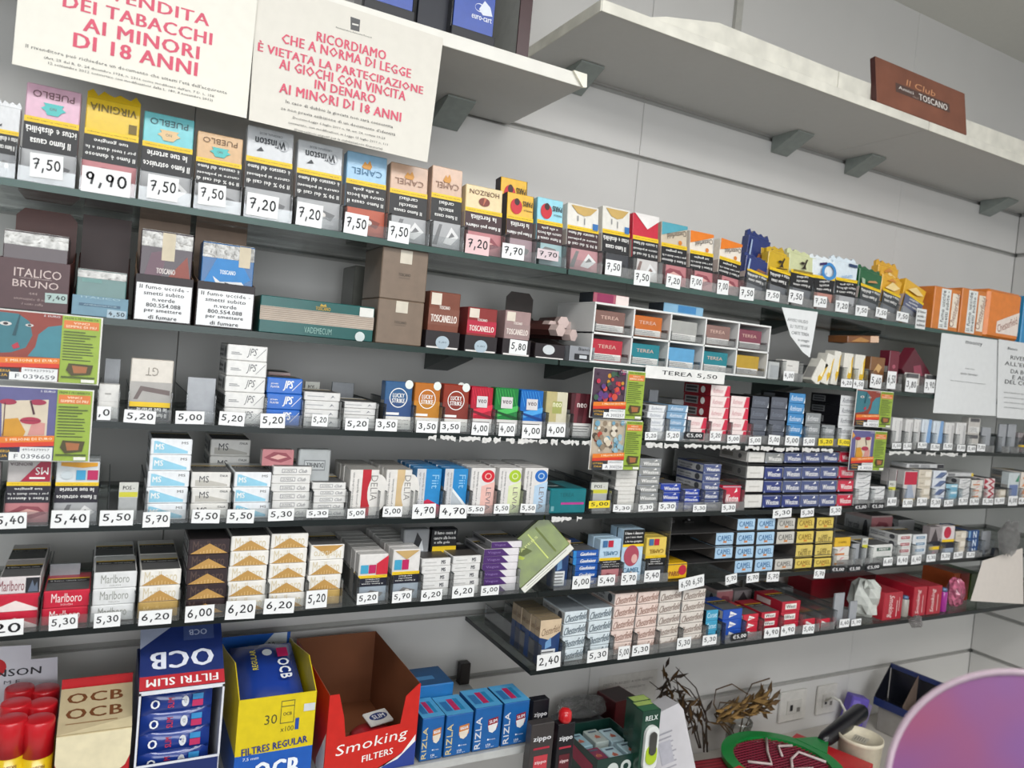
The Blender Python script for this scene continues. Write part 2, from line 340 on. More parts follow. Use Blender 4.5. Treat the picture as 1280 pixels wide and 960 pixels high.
def kind(n, look, body, front=(), left=SIDE, top=TOPW, dims=(.055, .088, .0225), rough=.32):
    K[n] = dict(look=look, body=body, front=list(front), left=list(left) if left else [], top=list(top) if top else [], dims=dims, rough=rough)
LOOKSL = (.055, .088, .0225)
UPD = (.055, .0225, .088)
# ---- lying packs seen on their end
kind('js', 'white JPS cigarette pack', '#dcdbd8', [('t', '#55565a', 'JPS', .62, .52, .22, .62, 0, 0, .2), ('r', '#8d8e90', .1, .48, .3, .53), ('r', '#8d8e90', .1, .38, .36, .43), ('p', '#8d8e90', [(.72, .2), (.74, .2), (.97, .84), (.95, .84)])])
kind('jb', 'blue JPS cigarette pack', '#2166c0', [('t', WT, 'JPS', .6, .52, .24, .66, 0, 1, .2), ('t', WT, 'JOHN', .2, .6, .2, .12, 0, 1), ('t', WT, 'PLAYER', .22, .42, .24, .12, 0, 1), ('p', WT, [(.7, .2), (.72, .2), (.98, .84), (.96, .84)])])
kind('sw', 'slim white cigarette pack', '#d9d8d6', [('r', '#a4a5a8', .08, .45, .55, .55), ('p', '#7b7d84', [(.72, .3), (.78, .7), (.86, .35), (.8, .5)])])
kind('msb', 'white and light blue MS pack', '#e4e7ea', [('p', '#8fc7de', [(.08, .1), (.9, .1), (.9, .25), (.15, .85), (.08, .85)]), ('t', WT, 'MS', .22, .5, .2, .35, 0, 1), ('t', '#6b6b6b', 'MS', .82, .76, .16, .16, 0, 1)])
kind('msg', 'silver grey MS pack', '#dedcd7', [('p', '#b9b6ae', [(.1, .1), (.92, .1), (.92, .22), (.5, .45), (.1, .5)]), ('t', '#3c3d42', 'MS', .32, .55, .24, .42), ('t', '#555555', 'ITALIA', .82, .78, .2, .14, 0, 1)])
kind('club', 'thin white Club pack', '#dddcd9', [('r', '#86878c', .22, .25, .6, .75), ('r', '#dddcd9', .235, .32, .585, .68), ('t', '#4c4d52', 'DUNHILL', .41, .5, .28, .25), ('t', '#6d6e74', 'Club', .77, .5, .22, .42, 0, 0, .2)])
kind('mtw', 'white Marlboro Touch pack', '#dcdddd', [('t', '#8d9089', 'Marlboro', .5, .58, .66, .52), ('t', '#8d9089', 'TOUCH', .5, .18, .26, .1)])
kind('mtr', 'red Marlboro Touch pack', '#c41f3a', [('t', '#f0e3e0', 'Marlboro', .5, .58, .66, .52), ('t', '#f0e3e0', 'TOUCH', .5, .18, .26, .1)])
GT = [('p', '#b98f4d', [(.04, .04), (.5, .72), (.96, .04)])]
GT2 = [('p', '#d5b478', [(.2+.08*i, .06), (.22+.08*i, .06), (.22+.08*i, .06+.28*(1-abs(i-3.75)/4.5)), (.2+.08*i, .06+.28*(1-abs(i-3.75)/4.5))]) for i in range(8)]
kind('mg', 'white and gold Marlboro pack', '#e6e3dd', [('t', '#cfc3a6', 'Marlboro', .5, .55, .8, .7)]+GT+GT2)
kind('md', 'dark brown and gold Marlboro pack', '#33272a', [('t', '#54423c', 'Marlboro', .5, .55, .8, .7)]+GT+GT2, top=DARKTOP)
kind('mgb', 'plain gold Marlboro pack', '#b8995a', [('t', '#cdb27a', 'Marlboro', .5, .5, .7, .5)])
kind('mgi', 'inverted white and gold Marlboro pack', '#e6e3dd', [('p', '#b98f4d', [(.04, .96), (.5, .28), (.96, .96)]), ('t', '#cfc3a6', 'Marlboro', .5, .35, .8, .5, 180)])
kind('ml', 'white and black Marlboro pack', '#d8d0d0', [('t', '#7c2a38', 'Marlboro', .3, .5, .62, .62), ('r', '#1c1d24', .64, .04, .98, .94), ('p', '#5b6678', [(.7, .1), (.8, .8), (.86, .4), (.92, .7), (.95, .1)])])
kind('mr', 'red and white Marlboro pack', '#c41f3a', [('p', '#ead9d6', [(.0, .0), (.0, .25), (.42, .62), (.98, .12), (.98, .0)])])
kind('rw', 'pale Rothmans pack with grey end', '#dfe1e3', [('t', '#8b93a0', 'Rothmans', .45, .5, .6, .5, 0, 0, .3), ('p', '#8c919a', [(.86, .05), (.98, .05), (.98, .95), (.93, .95)])])
kind('rl', 'light steel blue Rothmans pack', '#7ba0bf', [('t', '#e8eef4', 'Rothmans', .45, .5, .6, .5, 0, 0, .3), ('p', '#dfe7ee', [(.86, .05), (.98, .05), (.98, .95), (.93, .95)])])
kind('rr', 'white Rothmans pack with red end', '#ecdcd9', [('t', '#c98d92', 'Rothmans', .38, .5, .52, .4, 0, 0, .3), ('p', '#c9304a', [(.70, .03), (.98, .03), (.98, .97), (.82, .97)])], left=[('r', '#8b1826', .0, 0, 1, 1), ('r', '#8f8d8e', .05, .14, .55, .86), ('r', '#3c3a3e', .1, .55, .5, .75), ('r', '#3c3a3e', .1, .25, .5, .45), ('c', WT, .72, .5, .08)])
kind('rd', 'dark grey Rothmans pack', '#565b66', [('t', '#7a808c', 'Rothmans', .45, .5, .66, .4, 0, 0, .3), ('p', '#c3c6cb', [(.9, .05), (.98, .05), (.98, .5)])], left=[('r', '#14151a', 0, 0, 1, 1)])
kind('rb', 'bright blue Rothmans pack', '#3f86bd', [('t', '#e6eef6', 'Rothmans', .48, .5, .72, .5, 0, 0, .3), ('p', '#d5e0ea', [(.9, .05), (.98, .05), (.98, .7)])], left=[('r', '#14151a', 0, 0, 1, 1), ('r', '#6d7075', .1, .2, .5, .8)])
kind('rg', 'mid grey Rothmans pack', '#898d8f', [('t', '#e2e4e6', 'Rothmans', .48, .5, .72, .5, 0, 0, .3)], left=[('r', '#14151a', 0, 0, 1, 1), ('r', '#6d7075', .1, .2, .5, .8)])
kind('rk', 'white Rothmans pack with black side', '#d9dadb', [('t', '#60646c', 'Rothmans', .5, .5, .72, .46, 0, 0, .3)], left=[('r', '#101117', 0, 0, 1, 1), ('r', '#77797c', .06, .2, .5, .8), ('r', '#35373a', .1, .55, .46, .7), ('r', '#35373a', .1, .3, .46, .45)])
def win(body, c2=WT): return [('t', c2, 'Winston', .52, .42, .72, .42, 0, 1), ('p', c2, [(.62, .68), (.8, .74), (.74, .92), (.7, .8)]), ('p', '#9aa3b8', [(.0, .0), (.1, .0), (.03, .2)]), ('r', '#a9aeb9', .0, .93, 1, .97)]
kind('wn', 'navy blue Winston pack', '#2a3878', win('#2a3878'), left=[('r', '#777b83', .02, .1, .98, .9), ('r', '#4b4d55', .1, .55, .5, .75), ('r', '#4b4d55', .1, .28, .5, .45)])
kind('wv', 'royal blue Winston pack', '#2440a0', win('#2440a0'))
kind('ws', 'slate blue Winston pack', '#4a5580', win('#4a5580'))
kind('wr', 'red Winston pack', '#c42743', win('#c42743'))
kind('wg', 'grey Winston pack', '#8d8f8e', win('#8d8f8e'), left=[('r', '#5d5f60', .02, .1, .98, .9), ('r', '#2f3032', .1, .3, .6, .7)])
kind('ww', 'plain white cigarette pack', '#d8d6d1', [('r', '#bcb9b3', .2, .4, .8, .5)], left=[('r', '#a09e9a', .02, .1, .98, .9), ('r', '#77756f', .1, .3, .5, .7), ('c', '#555555', .75, .5, .06)])
def cam_(c, t, o='#c97a2a'): return [('t', t, 'CAMEL', .5, .56, .8, .46, 0, 1), ('p', o, [(.4, .18), (.46, .38), (.52, .28), (.58, .38), (.62, .18)])]
kind('cb', 'light blue Camel pack', '#a9c9e2', cam_('', '#3c6c9a'), left=[('r', '#55504c', 0, 0, 1, 1)])
kind('cg', 'pale grey Camel pack', '#c6c3bb', cam_('', '#6b6a66'), left=[('r', '#55504c', 0, 0, 1, 1)])
kind('cy', 'yellow Camel pack', '#d8c05a', cam_('', '#8d6a20'), left=[('r', '#55504c', 0, 0, 1, 1)])
kind('ct', 'yellow Camel pack lettered in two lines', '#d6bf62', [('t', '#5c461c', 'CAMEL', .5, .62, .4, .2, 0, 1), ('t', '#5c461c', 'TASTE IT', .5, .33, .74, .34, 0, 1)], left=[('r', '#55504c', 0, 0, 1, 1)])
def ch(t): return [('t', t, 'Chesterfield', .5, .5, .92, .6, 5, 1, .35)]
kind('hb', 'pale blue Chesterfield pack', '#d3dde2', ch('#5c6a73'), top=[('r', '#8b9298', 0, 0, 1, 1)])
kind('hp', 'pale pink Chesterfield pack', '#e3cfc6', ch('#9b7a6e'), top=[('r', '#9a908c', 0, 0, 1, 1)])
kind('hw', 'off-white Chesterfield pack', '#dbd3cb', ch('#8d7d74'), top=[('r', '#8d8682', 0, 0, 1, 1)])
kind('cr', 'light blue Corset pack', '#3f9cc0', [('t', '#d9eef4', 'Corset', .5, .55, .8, .5, 0, 0, .2)], left=[('r', '#1c2a33', 0, 0, 1, 1)])
kind('db', 'deep blue Diana pack', '#1f4fae', [('p', WT, [(.3, .2), (.72, .5), (.36, .85)]), ('t', '#1f4fae', 'Diana', .45, .5, .24, .2, 0, 1)])
kind('dr', 'red Diana pack', '#c4283c', [('p', WT, [(.3, .2), (.78, .5), (.36, .85)]), ('t', '#c4283c', 'Diana', .47, .5, .26, .2, 0, 1)])
kind('we', 'red West pack', '#b51f35', [('r', '#e9e6e0', .18, .25, .78, .78), ('t', '#2a2326', 'West', .48, .52, .5, .36, 0, 1)], left=[('r', '#9b1b2d', 0, 0, 1, 1), ('r', '#c4b5b2', .1, .25, .6, .75)])
kind('go', 'blue Clipper-lettered pack', '#2358a8', [('r', '#2d86c9', 0, 0, .12, 1), ('t', WT, 'Gauloises', .58, .5, .6, .5, 0, 1, .2)])
kind('pw', 'purple and white slim pack', '#e0dcdf', [('p', '#4b2a6a', [(0, 0), (.72, 0), (.5, 1), (0, 1)]), ('t', '#8f78ad', 'Vogue', .28, .5, .36, .4)], left=[('r', '#8a8a8c', 0, 0, 1, 1), ('r', '#4d4d50', .1, .3, .7, .7)])
kind('sv', 'slim white pack with grey logo', '#dddcda', [('r', '#aaa9a7', .1, .44, .5, .52), ('t', '#55565b', 'MS', .74, .5, .14, .5, 0, 1)], top=[('r', '#474340', .02, .05, .98, .9), ('r', '#141416', .02, .5, .98, .75)])
kind('pm', 'white pack with grey wave', '#dadada', [('p', '#8e9193', [(.05, .2), (.6, .4), (.95, .8), (.95, .6), (.5, .2)]), ('t', '#6a6b6e', 'Philip Morris', .45, .72, .66, .2)])
kind('gst', 'blue and white striped pack', '#d5dae1', [('p', '#5b6d92', [(.1, .1), (.5, .1), (.95, .8), (.55, .8)]), ('p', '#2b3b66', [(.5, .1), (.62, .1), (.98, .6), (.98, .8)])])
kind('lbl', 'pale turquoise pack', '#92bfd1', [('r', '#6ea7c1', .05, .1, .95, .45), ('r', '#e3edf0', .4, .6, .9, .8)])
kind('owh', 'white pack with orange stripe', '#ddd9d2', [('r', '#c8763a', .1, .12, .7, .32), ('p', '#d5a3a3', [(.3, .4), (.7, .9), (.5, .9)])])
kind('rst', 'red and white chevron pack', '#e2d4d2', [('p', '#a8243a', [(0, 0), (.4, .5), (0, 1)]), ('p', '#a8243a', [(.35, 0), (.8, .5), (.35, 1), (.6, 1), (1, .5), (.6, 0)])])
kind('be', 'beige cigarette pack', '#cfc5b4', [('r', '#e4ddd0', .5, .2, .92, .8), ('r', '#a89c88', .1, .4, .4, .5)])
kind('or', 'white pack with orange bands', '#e3d8cc', [('p', '#d98b52', [(.1, .1), (.5, .1), (.8, .9), (.4, .9)])])
kind('me', 'white Merit pack with green label', '#d8d8d5', [('r', '#3b5a4c', .3, .3, .9, .68), ('t', WT, 'MERIT', .6, .5, .4, .24, 0, 1)])
kind('mf', 'white Muratti pack with red label', '#d8d8d5', [('r', '#a3283c', .2, .28, .85, .7), ('t', WT, 'MURATTI', .52, .5, .5, .24, 0, 1)])
kind('mh', 'white pack with steel blue label', '#d8dbdd', [('r', '#6f8ea8', .2, .28, .85, .7), ('r', '#d5dde2', .3, .45, .75, .54)])
kind('bt', 'blue pack with white squiggle', '#2a4f86', [('t', '#dbe6ee', 'N', .6, .5, .3, .8, 0, 1), ('r', '#7fa5c4', .0, .1, .18, .9)])
kind('ye', 'yellow cigarette pack', '#dcb022', [('t', '#6b4c10', 'CAMEL', .5, .5, .5, .22, 0, 1)], left=[('r', '#b59020', 0, 0, 1, 1)])
kind('ph', 'pack with a faded health photo', '#b8a3a0', photo('#b9797d', 1, .05, .95))
kind('pk', 'pack with a grey health photo', '#a5a5a5', photo('#a8a9ab', 0, .05, .95))
kind('py', 'pack with black and yellow warning', '#26262a', [('t', WT, 'Il fumo causa', .5, .78, .8, .12), ('t', WT, 'attacchi cardiaci', .5, .6, .86, .12), ('r', YL, .03, .2, .97, .42)])
kind('cus', 'grey box lettered Dunhill', '#b6babb', [('r', '#7c7f82', .2, .35, .82, .68), ('r', '#b6babb', .23, .39, .79, .64), ('t', '#3d3f43', 'DUNHILL', .51, .52, .5, .16, 180)])
# ---- standing packs, cartons and pouches
PO = dict(dims=(.068, .022, .125))
def pouch(n, look, body, brand, warn, pc, k=0, bk=BK, y0=.6, left=None): K[n] = dict(look=look, body=body, front=inv(warn, pc, k, y0, bk, brand), left=left or [('r', '#b7a9a2', .1, .02, .9, .6)], top=[], dims=(.066, .022, .125), rough=.3)
pueb = lambda c, c2: [('t', c2, 'PUEBLO', .5, .9, .76, .07, 180, 0), ('p', '#4fb7b4' if c != 't' else '#d8b98a', [(.28, .76), (.36, .74), (.4, .70), (.6, .70), (.66, .74), (.74, .76), (.66, .79), (.7, .82), (.32, .82), (.36, .79)]), ('t', c2, 'NO', .5, .765, .12, .03, 180)]
pouch('tp', 'pink Pueblo tobacco pouch', '#d3a9bd', pueb('p', '#6b4a50'), 0, '#a8a9ab')
pouch('tt', 'turquoise Pueblo tobacco pouch', '#6fc2c9', pueb('t', '#3f5a60'), 2, '#a8a9ab', 2)
pouch('tn', 'tan Pueblo tobacco pouch', '#cfa97c', pueb('n', '#6b4f34'), 3, '#a8a9ab', 0)
pouch('tv', 'yellow Virginia tobacco pouch', '#dcb818', [('t', '#6c5a18', 'VIRGINIA', .5, .9, .86, .08, 180, 1), ('r', '#6c5a18', .8, .68, .95, .78)], 1, '#b9797d', 1)
wi = [('t', '#2e3238', 'Winston', .5, .84, .66, .09, 180, 1), ('t', '#777b80', 'ORIGINAL BLUE', .5, .93, .5, .025, 180), ('p', '#2e3238', [(.2, .73), (.36, .74), (.3, .78), (.25, .755)]), ('o', '#b9bcc0', .78, .84, .1, .12)]
pouch('tw', 'silver white Winston tobacco pouch', '#c9cccf', wi, 3, '#a8a9ab', 0)
cm = lambda t: [('t', t, 'CAMEL', .5, .77, .76, .075, 180), ('p', '#c98d3a', [(.36, .83), (.44, .9), (.5, .87), (.56, .92), (.62, .85), (.58, .81), (.42, .81)])]
pouch('tcb', 'light blue Camel tobacco pouch', '#8fb9d6', cm('#4b7594'), 4, '#b3573f', 0)
pouch('tcn', 'beige Camel tobacco pouch', '#c7a58d', cm('#8a6a5a'), 6, '#a8a9ab', 2)
pouch('thz', 'cream Horizon tobacco pouch', '#dcc697', [('t', '#5c2d22', 'HORIZON', .5, .9, .8, .07, 180), ('c', '#7a3426', .5, .77, .15, .8), ('p', '#b96a4a', [(.46, .7), (.5, .84), (.56, .82)])], 5, '#b9797d', 1, bk='#3a1f24')
par = lambda: [('c', '#c32130', .34, .8, .22), ('c', '#33191c', .36, .87, .1), ('t', '#2a2420', 'PARIS', .76, .86, .36, .08, 180, 1), ('t', '#2a2420', 'MANILLA', .78, .76, .32, .03, 180)]
pouch('tpy', 'yellow and red Paris tobacco pouch', '#dfae1c', par(), 5, '#a08a90', 0, bk='#3a1f24', left=[('r', '#3d3538', 0, 0, 1, 1)])
pouch('tpb', 'sky blue Paris tobacco pouch', '#8fcfdf', par(), 4, '#9ab8bc', 1, bk='#3a1f24')
gold = [('p', '#c4a35e', [(.1, .97), (.3, .86), (.52, .83), (.72, .86), (.93, .97)]), ('r', '#8d8d8d', .3, .74, .34, .82), ('r', '#8d8d8d', .52, .7, .55, .8), ('r', '#2f6fae', .8, .64, .97, .74)]
pouch('tgw', 'white tobacco pouch with gold crown', '#dedbd3', gold, 3, '#b9898d', 2, bk='#3a1f24')
pouch('tgk', 'white tobacco pouch with gold top', '#dedbd3', gold, 0, '#3b3d42', 0)
pouch('tmr', 'red and white tobacco pouch', '#c41f3a', [('p', '#e6e2df', [(.05, 1), (.55, .78), (1, .93), (1, 1)])], 3, '#c9c6c4', 2)
chf = lambda c: [('p', c, [(0, .99), (1, .99), (1, .94), (0, .78)]), ('t', '#4a3b34', 'Chesterfield', .58, .82, .76, .09, 194, 0), ('c', '#cf7a2c', .72, .7, .07)]
pouch('tht', 'turquoise Chesterfield tobacco pouch', '#cdbfa9', chf('#4f9fb0'), 1, '#b9797d', 1)
pouch('tho', 'orange Chesterfield tobacco pouch', '#e6ddd0', chf('#e07a1e'), 1, '#b9797d', 1)
pouch('tnb', 'crumpled navy blue tobacco pouch', '#22336f', [('p', '#8a5a3a', [(.4, .68), (.8, .66), (.9, .7), (.5, .74)]), ('p', '#9fb2cf', [(0, .64), (.08, .64), (.16, .95), (.1, .95)])], 0, '#6f7276', 0, bk='#45484c')
fig = [('p', '#2a2018', [(.42, .72), (.5, .76), (.56, .84), (.62, .92), (.66, .9), (.58, .78), (.62, .7), (.52, .72)]), ('p', '#2a2018', [(.36, .84), (.5, .8), (.56, .84), (.46, .87)])]
pouch('tyf', 'yellow tobacco pouch with black figure', '#c9a51f', fig+[('r', '#3d2f14', .3, .68, .8, .7)], 0, '#6f7276', 0)
pouch('tgf', 'pale green pouch with black figure', '#c9cda0', fig+[('r', '#8d7a34', .1, .64, .9, .68)], 6, '#6f7276', 0)
pouch('twb', 'white pouch with blue arc', '#dfe6ea', [('o', '#3f87c4', .7, .76, .22, .34), ('r', '#33235c', .3, .9, .6, .95), ('t', '#4a8ac0', 'drum', .4, .7, .4, .06, 180)], 6, '#b98579', 1)
pouch('tww', 'pale blue pouch with dark label', '#d6e2ea', [('r', '#2a3f63', .6, .9, .95, .96), ('t', '#4a8ac0', 'samson', .5, .7, .5, .05, 180)], 4, '#a8a9ab', 0)
pouch('tgr', 'crumpled dark green tobacco pouch', '#20603a', [('p', '#b98a5a', [(.3, .74), (.8, .76), (.7, .8), (.4, .79)]), ('r', '#9fb59a', .05, .68, .2, .8)], 0, '#6f7276', 0, bk='#3c4043')
pouch('tyo', 'shiny gold yellow tobacco pouch', '#d9a42a', [('p', '#e9cf8f', [(.1, .7), (.5, .9), (.9, .8), (.6, .68)]), ('p', '#c9853f', [(.2, .9), (.5, .98), (.7, .9)])], 0, '#6f7276', 0, bk='#3c4043')
pouch('tyg', 'leaning yellow and slate tobacco pouch', '#dba92e', [('p', '#e9cf8f', [(.1, .75), (.5, .92), (.9, .8), (.6, .72)])], 6, '#8a8d93', 0, bk='#5a607a')
pouch('tws', 'white rolled tobacco pouch', '#d0d2d4', [('p', '#3a3c42', [(.1, .7), (.3, .74), (.28, .7)])], 0, '#8d8f92', 0)
def up(n, look, body, front, dims=(.055, .0225, .088), left=None, top=None): K[n] = dict(look=look, body=body, front=front, left=left or [('r', '#9a9894', .1, .1, .9, .6)], top=top or [], dims=dims, rough=.3)
up('gt', 'inverted beige GT cigarette pack', '#cfc8bd', [('t', '#8c857b', 'GT', .5, .8, .3, .14, 180), ('r', '#a9a6a2', 0, .3, 1, .63), ('p', '#6f6260', [(.1, .34), (.25, .56), (.95, .5), (.95, .42), (.3, .48), (.2, .34)]), ('r', YL, .02, .22, .98, .3), ('r', BK, .02, 0, .98, .22), ('t', WT, 'Il fumo ostruisce', .5, .08, .8, .07, 180, 1), ('t', WT, 'le tue arterie', .55, .17, .7, .07, 180, 1)])
LK = lambda c1, c2: [('r', c2, 0, .27, 1, .62), ('o', WT, .5, .66, .33, .30), ('t', WT, 'LUCKY', .5, .71, .42, .09, 0, 1), ('t', WT, 'STRIKE', .5, .6, .46, .09, 0, 1), ('c', '#dfe6e0', .86, .95, .15), ('r', WT, .04, .30, .55, .35), ('r', '#dcdad5', 0, 0, 1, .27), ('t', '#333333', 'Questo prodotto nuoce', .5, .2, .84, .04), ('t', '#333333', 'alla tua salute e crea', .5, .12, .84, .04), ('t', '#333333', 'dipendenza', .4, .05, .5, .04)]
up('lb', 'blue Lucky Strike box', '#2f5a86', LK(0, '#29497a')); up('lo', 'orange Lucky Strike box', '#b56a1e', LK(0, '#b97a1c')); up('lr', 'brown red Lucky Strike box', '#8d3320', LK(0, '#7f2d22'))
def veo(c1, c2, c3, t): return [('p', c2, [(0, .34), (1, .5), (1, .62), (0, .48)])]+[('p', c2, [(.06*i, .97), (.06*i+.02, .97), (.2+.06*i, .62), (.18+.06*i, .62)]) for i in range(0, 13, 2)]+[('p', c3, [(0, .45), (1, .3), (1, .36), (0, .5)]), ('r', '#d3cfd0', .25, .55, .74, .8), ('t', '#5a4a50', t, .5, .69, .38, .08, 0, 1), ('r', '#d8d5d2', 0, 0, 1, .3)]+lines('#555555', .06, .08, .94, .26, 3)
up('vr', 'red Veo box', '#b01f35', veo(0, '#e0304a', '#701525', 'veo')); up('vg', 'green Veo box', '#1d7a3a', veo(0, '#49b85a', '#0e4d24', 'veo')); up('vb', 'blue Veo box', '#1766b4', veo(0, '#4aa0e0', '#0e3f86', 'veo'))
up('ng', 'gold cream Neo box', '#b9ad7c', [('r', '#cfc9b0', .5, .3, 1, 1), ('r', '#9fa35c', .3, .5, .75, .78), ('t', '#e9e7c8', 'neo', .52, .7, .4, .1, 0, 1), ('r', '#d8d5d2', 0, 0, 1, .3)]+lines('#555555', .06, .08, .94, .26, 3))
up('nb', 'burgundy Neo box', '#4a1f26', [('p', '#6d2f38', [(.1, .3), (.3, .3), (.4, 1), (.2, 1)]), ('p', '#6d2f38', [(.55, .3), (.7, .3), (.85, 1), (.7, 1)]), ('t', '#e6dcd8', 'neo', .5, .72, .44, .1, 0, 1), ('r', '#d8d5d2', 0, 0, 1, .3)]+lines('#555555', .06, .08, .94, .26, 3))
up('m1', 'inverted dark red MS pack', '#b9b4b2', inv(1, '#b9797d', 1, .6, '#23202c', [('p', '#a31d3c', [(.3, .67), (.98, .67), (.98, 1), (.75, 1)]), ('t', WT, 'MS', .78, .84, .3, .12, 180), ('r', WT, .5, .71, .86, .74), ('t', '#4a2e3a', 'BIONDA', .3, .95, .5, .05, 180)]))
up('m2', 'inverted pack with yellow top', '#d3d8da', inv(2, '#a8a9ab', 2, .6, '#23202c', [('p', '#d99a1c', [(.1, .99), (.95, .99), (.95, .93), (.6, .9), (.1, .93)]), ('r', '#3b9ac6', .46, .7, .68, .86), ('r', '#b8205a', .72, .7, .97, .86), ('c', '#c3ccd0', .25, .78, .14, .8)]))
def slimup(n, look, band, w, t, body='#dedbd6', extra=()): up(n, look, body, [('r', band, .42, 0, .72, 1)]+[('t', '#55545a', 'Questo prodotto nuoce alla tua salute', .12, .5, .88, .09, 90), ('t', '#55545a', 'e provoca dipendenza', .28, .5, .6, .09, 90)]+list(extra)+[('t', t, w, .84, .6, .55, .24, -90)], dims=(.045, .02, .088), top=[('r', '#a7a49f', 0, 0, 1, 1)])
slimup('dr1', 'white Delia box with red swoosh', '#b51e2c', 'DELIA', '#8a8783', extra=[('c', '#dedbd6', .98, .5, .36, 2.2)])
slimup('dt1', 'white Delia box with tan swoosh', '#cdb286', 'DELIA', '#8a8783', extra=[('c', '#dedbd6', .98, .5, .36, 2.2)])
up('f1', 'blue Fiit box with red corner', '#2a86c4', [('r', '#c9cacc', 0, 0, .36, 1), ('t', '#55545a', 'Questo prodotto nuoce alla', .13, .5, .84, .09, 90), ('t', '#55545a', 'salute e provoca dipendenza', .27, .5, .84, .09, 90), ('p', '#c3284a', [(.36, 0), (1, 0), (1, .2), (.5, .34), (.36, .3)]), ('t', '#8fc4e6', 'Fiit', .75, .72, .3, .28, -90)], (.045, .02, .088))
up('f2', 'blue Fiit box with silver corner', '#2a86c4', [('r', '#c9cacc', 0, 0, .36, 1), ('t', '#55545a', 'Questo prodotto nuoce alla', .13, .5, .84, .09, 90), ('t', '#55545a', 'salute e provoca dipendenza', .27, .5, .84, .09, 90), ('p', '#b5bcc2', [(.36, 0), (1, 0), (1, .12), (.5, .42), (.36, .5)]), ('p', '#e3e8ea', [(.36, .5), (.5, .42), (1, .12), (1, .2), (.36, .58)]), ('t', '#8fc4e6', 'Fiit', .75, .72, .3, .28, -90)], (.045, .02, .088))
def lev(n, look, c, c2): up(n, look, '#dcd9d6', [('p', c2, [(.45, 0), (1, 0), (1, .7), (.45, .6)]), ('c', c, .7, .82, .27), ('o', c2, .7, .82, .14, .10), ('t', '#55545a', 'Questo prodotto nuoce alla tua', .12, .5, .86, .09, 90), ('t', '#55545a', 'salute e provoca dipendenza', .27, .5, .84, .09, 90), ('t', '#8a7f80', 'LEVIA', .76, .32, .5, .2, -90)], (.045, .02, .088))
lev('l1', 'white Levia box with red dot', '#cc2433', '#e6b8ae'); lev('l2', 'white Levia box with lime dot', '#a5c22e', '#d8e0b0'); lev('l3', 'white Levia box with blue dot', '#2468b8', '#b4cde2')
mk = lambda c, c3: inv(6, '#9aa5b0', 0, .5, '#1a1c2a', [('p', c, [(0, .97), (.5, .8), (1, .97), (1, .57), (0, .57)] if c3 else [(.6, .8), (1, .97), (1, .57), (.6, .57)]), ('r', '#3f9cc0', .06, .6, .32, .78), ('r', '#b8205a', .34, .6, .58, .78)])
up('u1', 'inverted red and white Marlboro pack', '#dedbd8', mk('#c8243a', 0)); up('u2', 'inverted gold and white Marlboro pack', '#dedbd8', inv(6, '#9aa5b0', 0, .5, '#1a1c2a', [('p', '#c0a068', [(.05, .98), (.5, .8), (.95, .98)]), ('r', '#3f9cc0', .06, .6, .32, .8), ('r', '#b8205a', .34, .6, .58, .8)]))
up('u3', 'inverted light blue Camel pack', '#b5cfe2', inv(1, '#b9797d', 0, .52, '#1c1a1e', [('t', '#4b7594', 'CAMEL', .5, .68, .7, .09, 180, 1), ('r', '#3f6c9a', .1, .82, .32, .97), ('r', '#b8203a', .36, .82, .6, .97)]))
up('u4', 'upright light blue Camel pack', '#b5cfe2', [('r', '#15181a', 0, .72, 1, 1), ('t', WT, 'Il fumo è dannoso', .5, .93, .86, .05, 0, 1), ('t', WT, 'per i tuoi denti', .5, .85, .76, .05, 0, 1), ('t', WT, 'e le tue gengive', .5, .77, .8, .05, 0, 1), ('r', YL, 0, .67, 1, .72), ('c', '#a8485a', .45, .5, .36, .9), ('c', '#d9a9a2', .6, .44, .14), ('t', '#4b7594', 'CAMEL', .5, .22, .8, .1, 0, 1), ('p', '#c98d3a', [(.4, .12), (.5, .2), (.6, .12)])])
up('u5', 'inverted yellow Camel pack', '#dfc35a', inv(6, '#3b3d42', 0, .52, '#141416', [('t', '#8d6a20', 'CAMEL', .5, .68, .7, .09, 180, 1), ('r', '#3f6c9a', .1, .82, .32, .97), ('r', '#b8203a', .36, .82, .6, .97)]))
up('u6', 'upright pack with red top', '#c9c4c2', [('r', '#b8243f', .02, .6, .98, .98), ('p', '#9fa8b8', [(.1, .2), (.3, .6), (.6, .6), (.9, .2)]), ('r', YL, 0, .1, 1, .18)])
up('u7', 'upright pack with purple photo', '#c8d0d2', [('p', '#3f8a6a', [(.6, .7), (.95, .95), (.95, .7)]), ('r', '#6c7ea8', .1, .2, .9, .6), ('r', YL, 0, .02, 1, .12)])
up('u8', 'upright pack with red round logo', '#d9cfcf', [('c', '#b8243f', .4, .8, .3), ('r', YL, 0, .5, 1, .58), ('r', '#1c1e2c', 0, .3, 1, .5), ('r', '#9ba6b5', 0, 0, 1, .3)])
up('u9', 'upright pack with dark photo', '#8f8788', [('p', '#3b3336', [(.1, .5), (.5, .95), (.9, .5)]), ('r', '#1c1e2c', 0, .4, 1, .55), ('r', YL, 0, .28, 1, .38), ('p', '#a88a90', [(.1, .05), (.5, .25), (.9, .05)])])
up('wt', 'white upright slim box', '#d6d5d3', [('t', '#66656a', 'Questo prodotto nuoce alla salute', .3, .5, .8, .1, 90), ('r', '#b9b8b8', .7, .1, .9, .9)], (.04, .03, .088)); up('wtb', 'white and pale blue upright box', '#cfd8e0', [('t', '#66656a', 'Questo prodotto nuoce alla salute', .25, .5, .8, .1, 90), ('p', '#7ea4cf', [(.5, 0), (1, 0), (1, 1), (.7, 1)])], (.04, .03, .088))
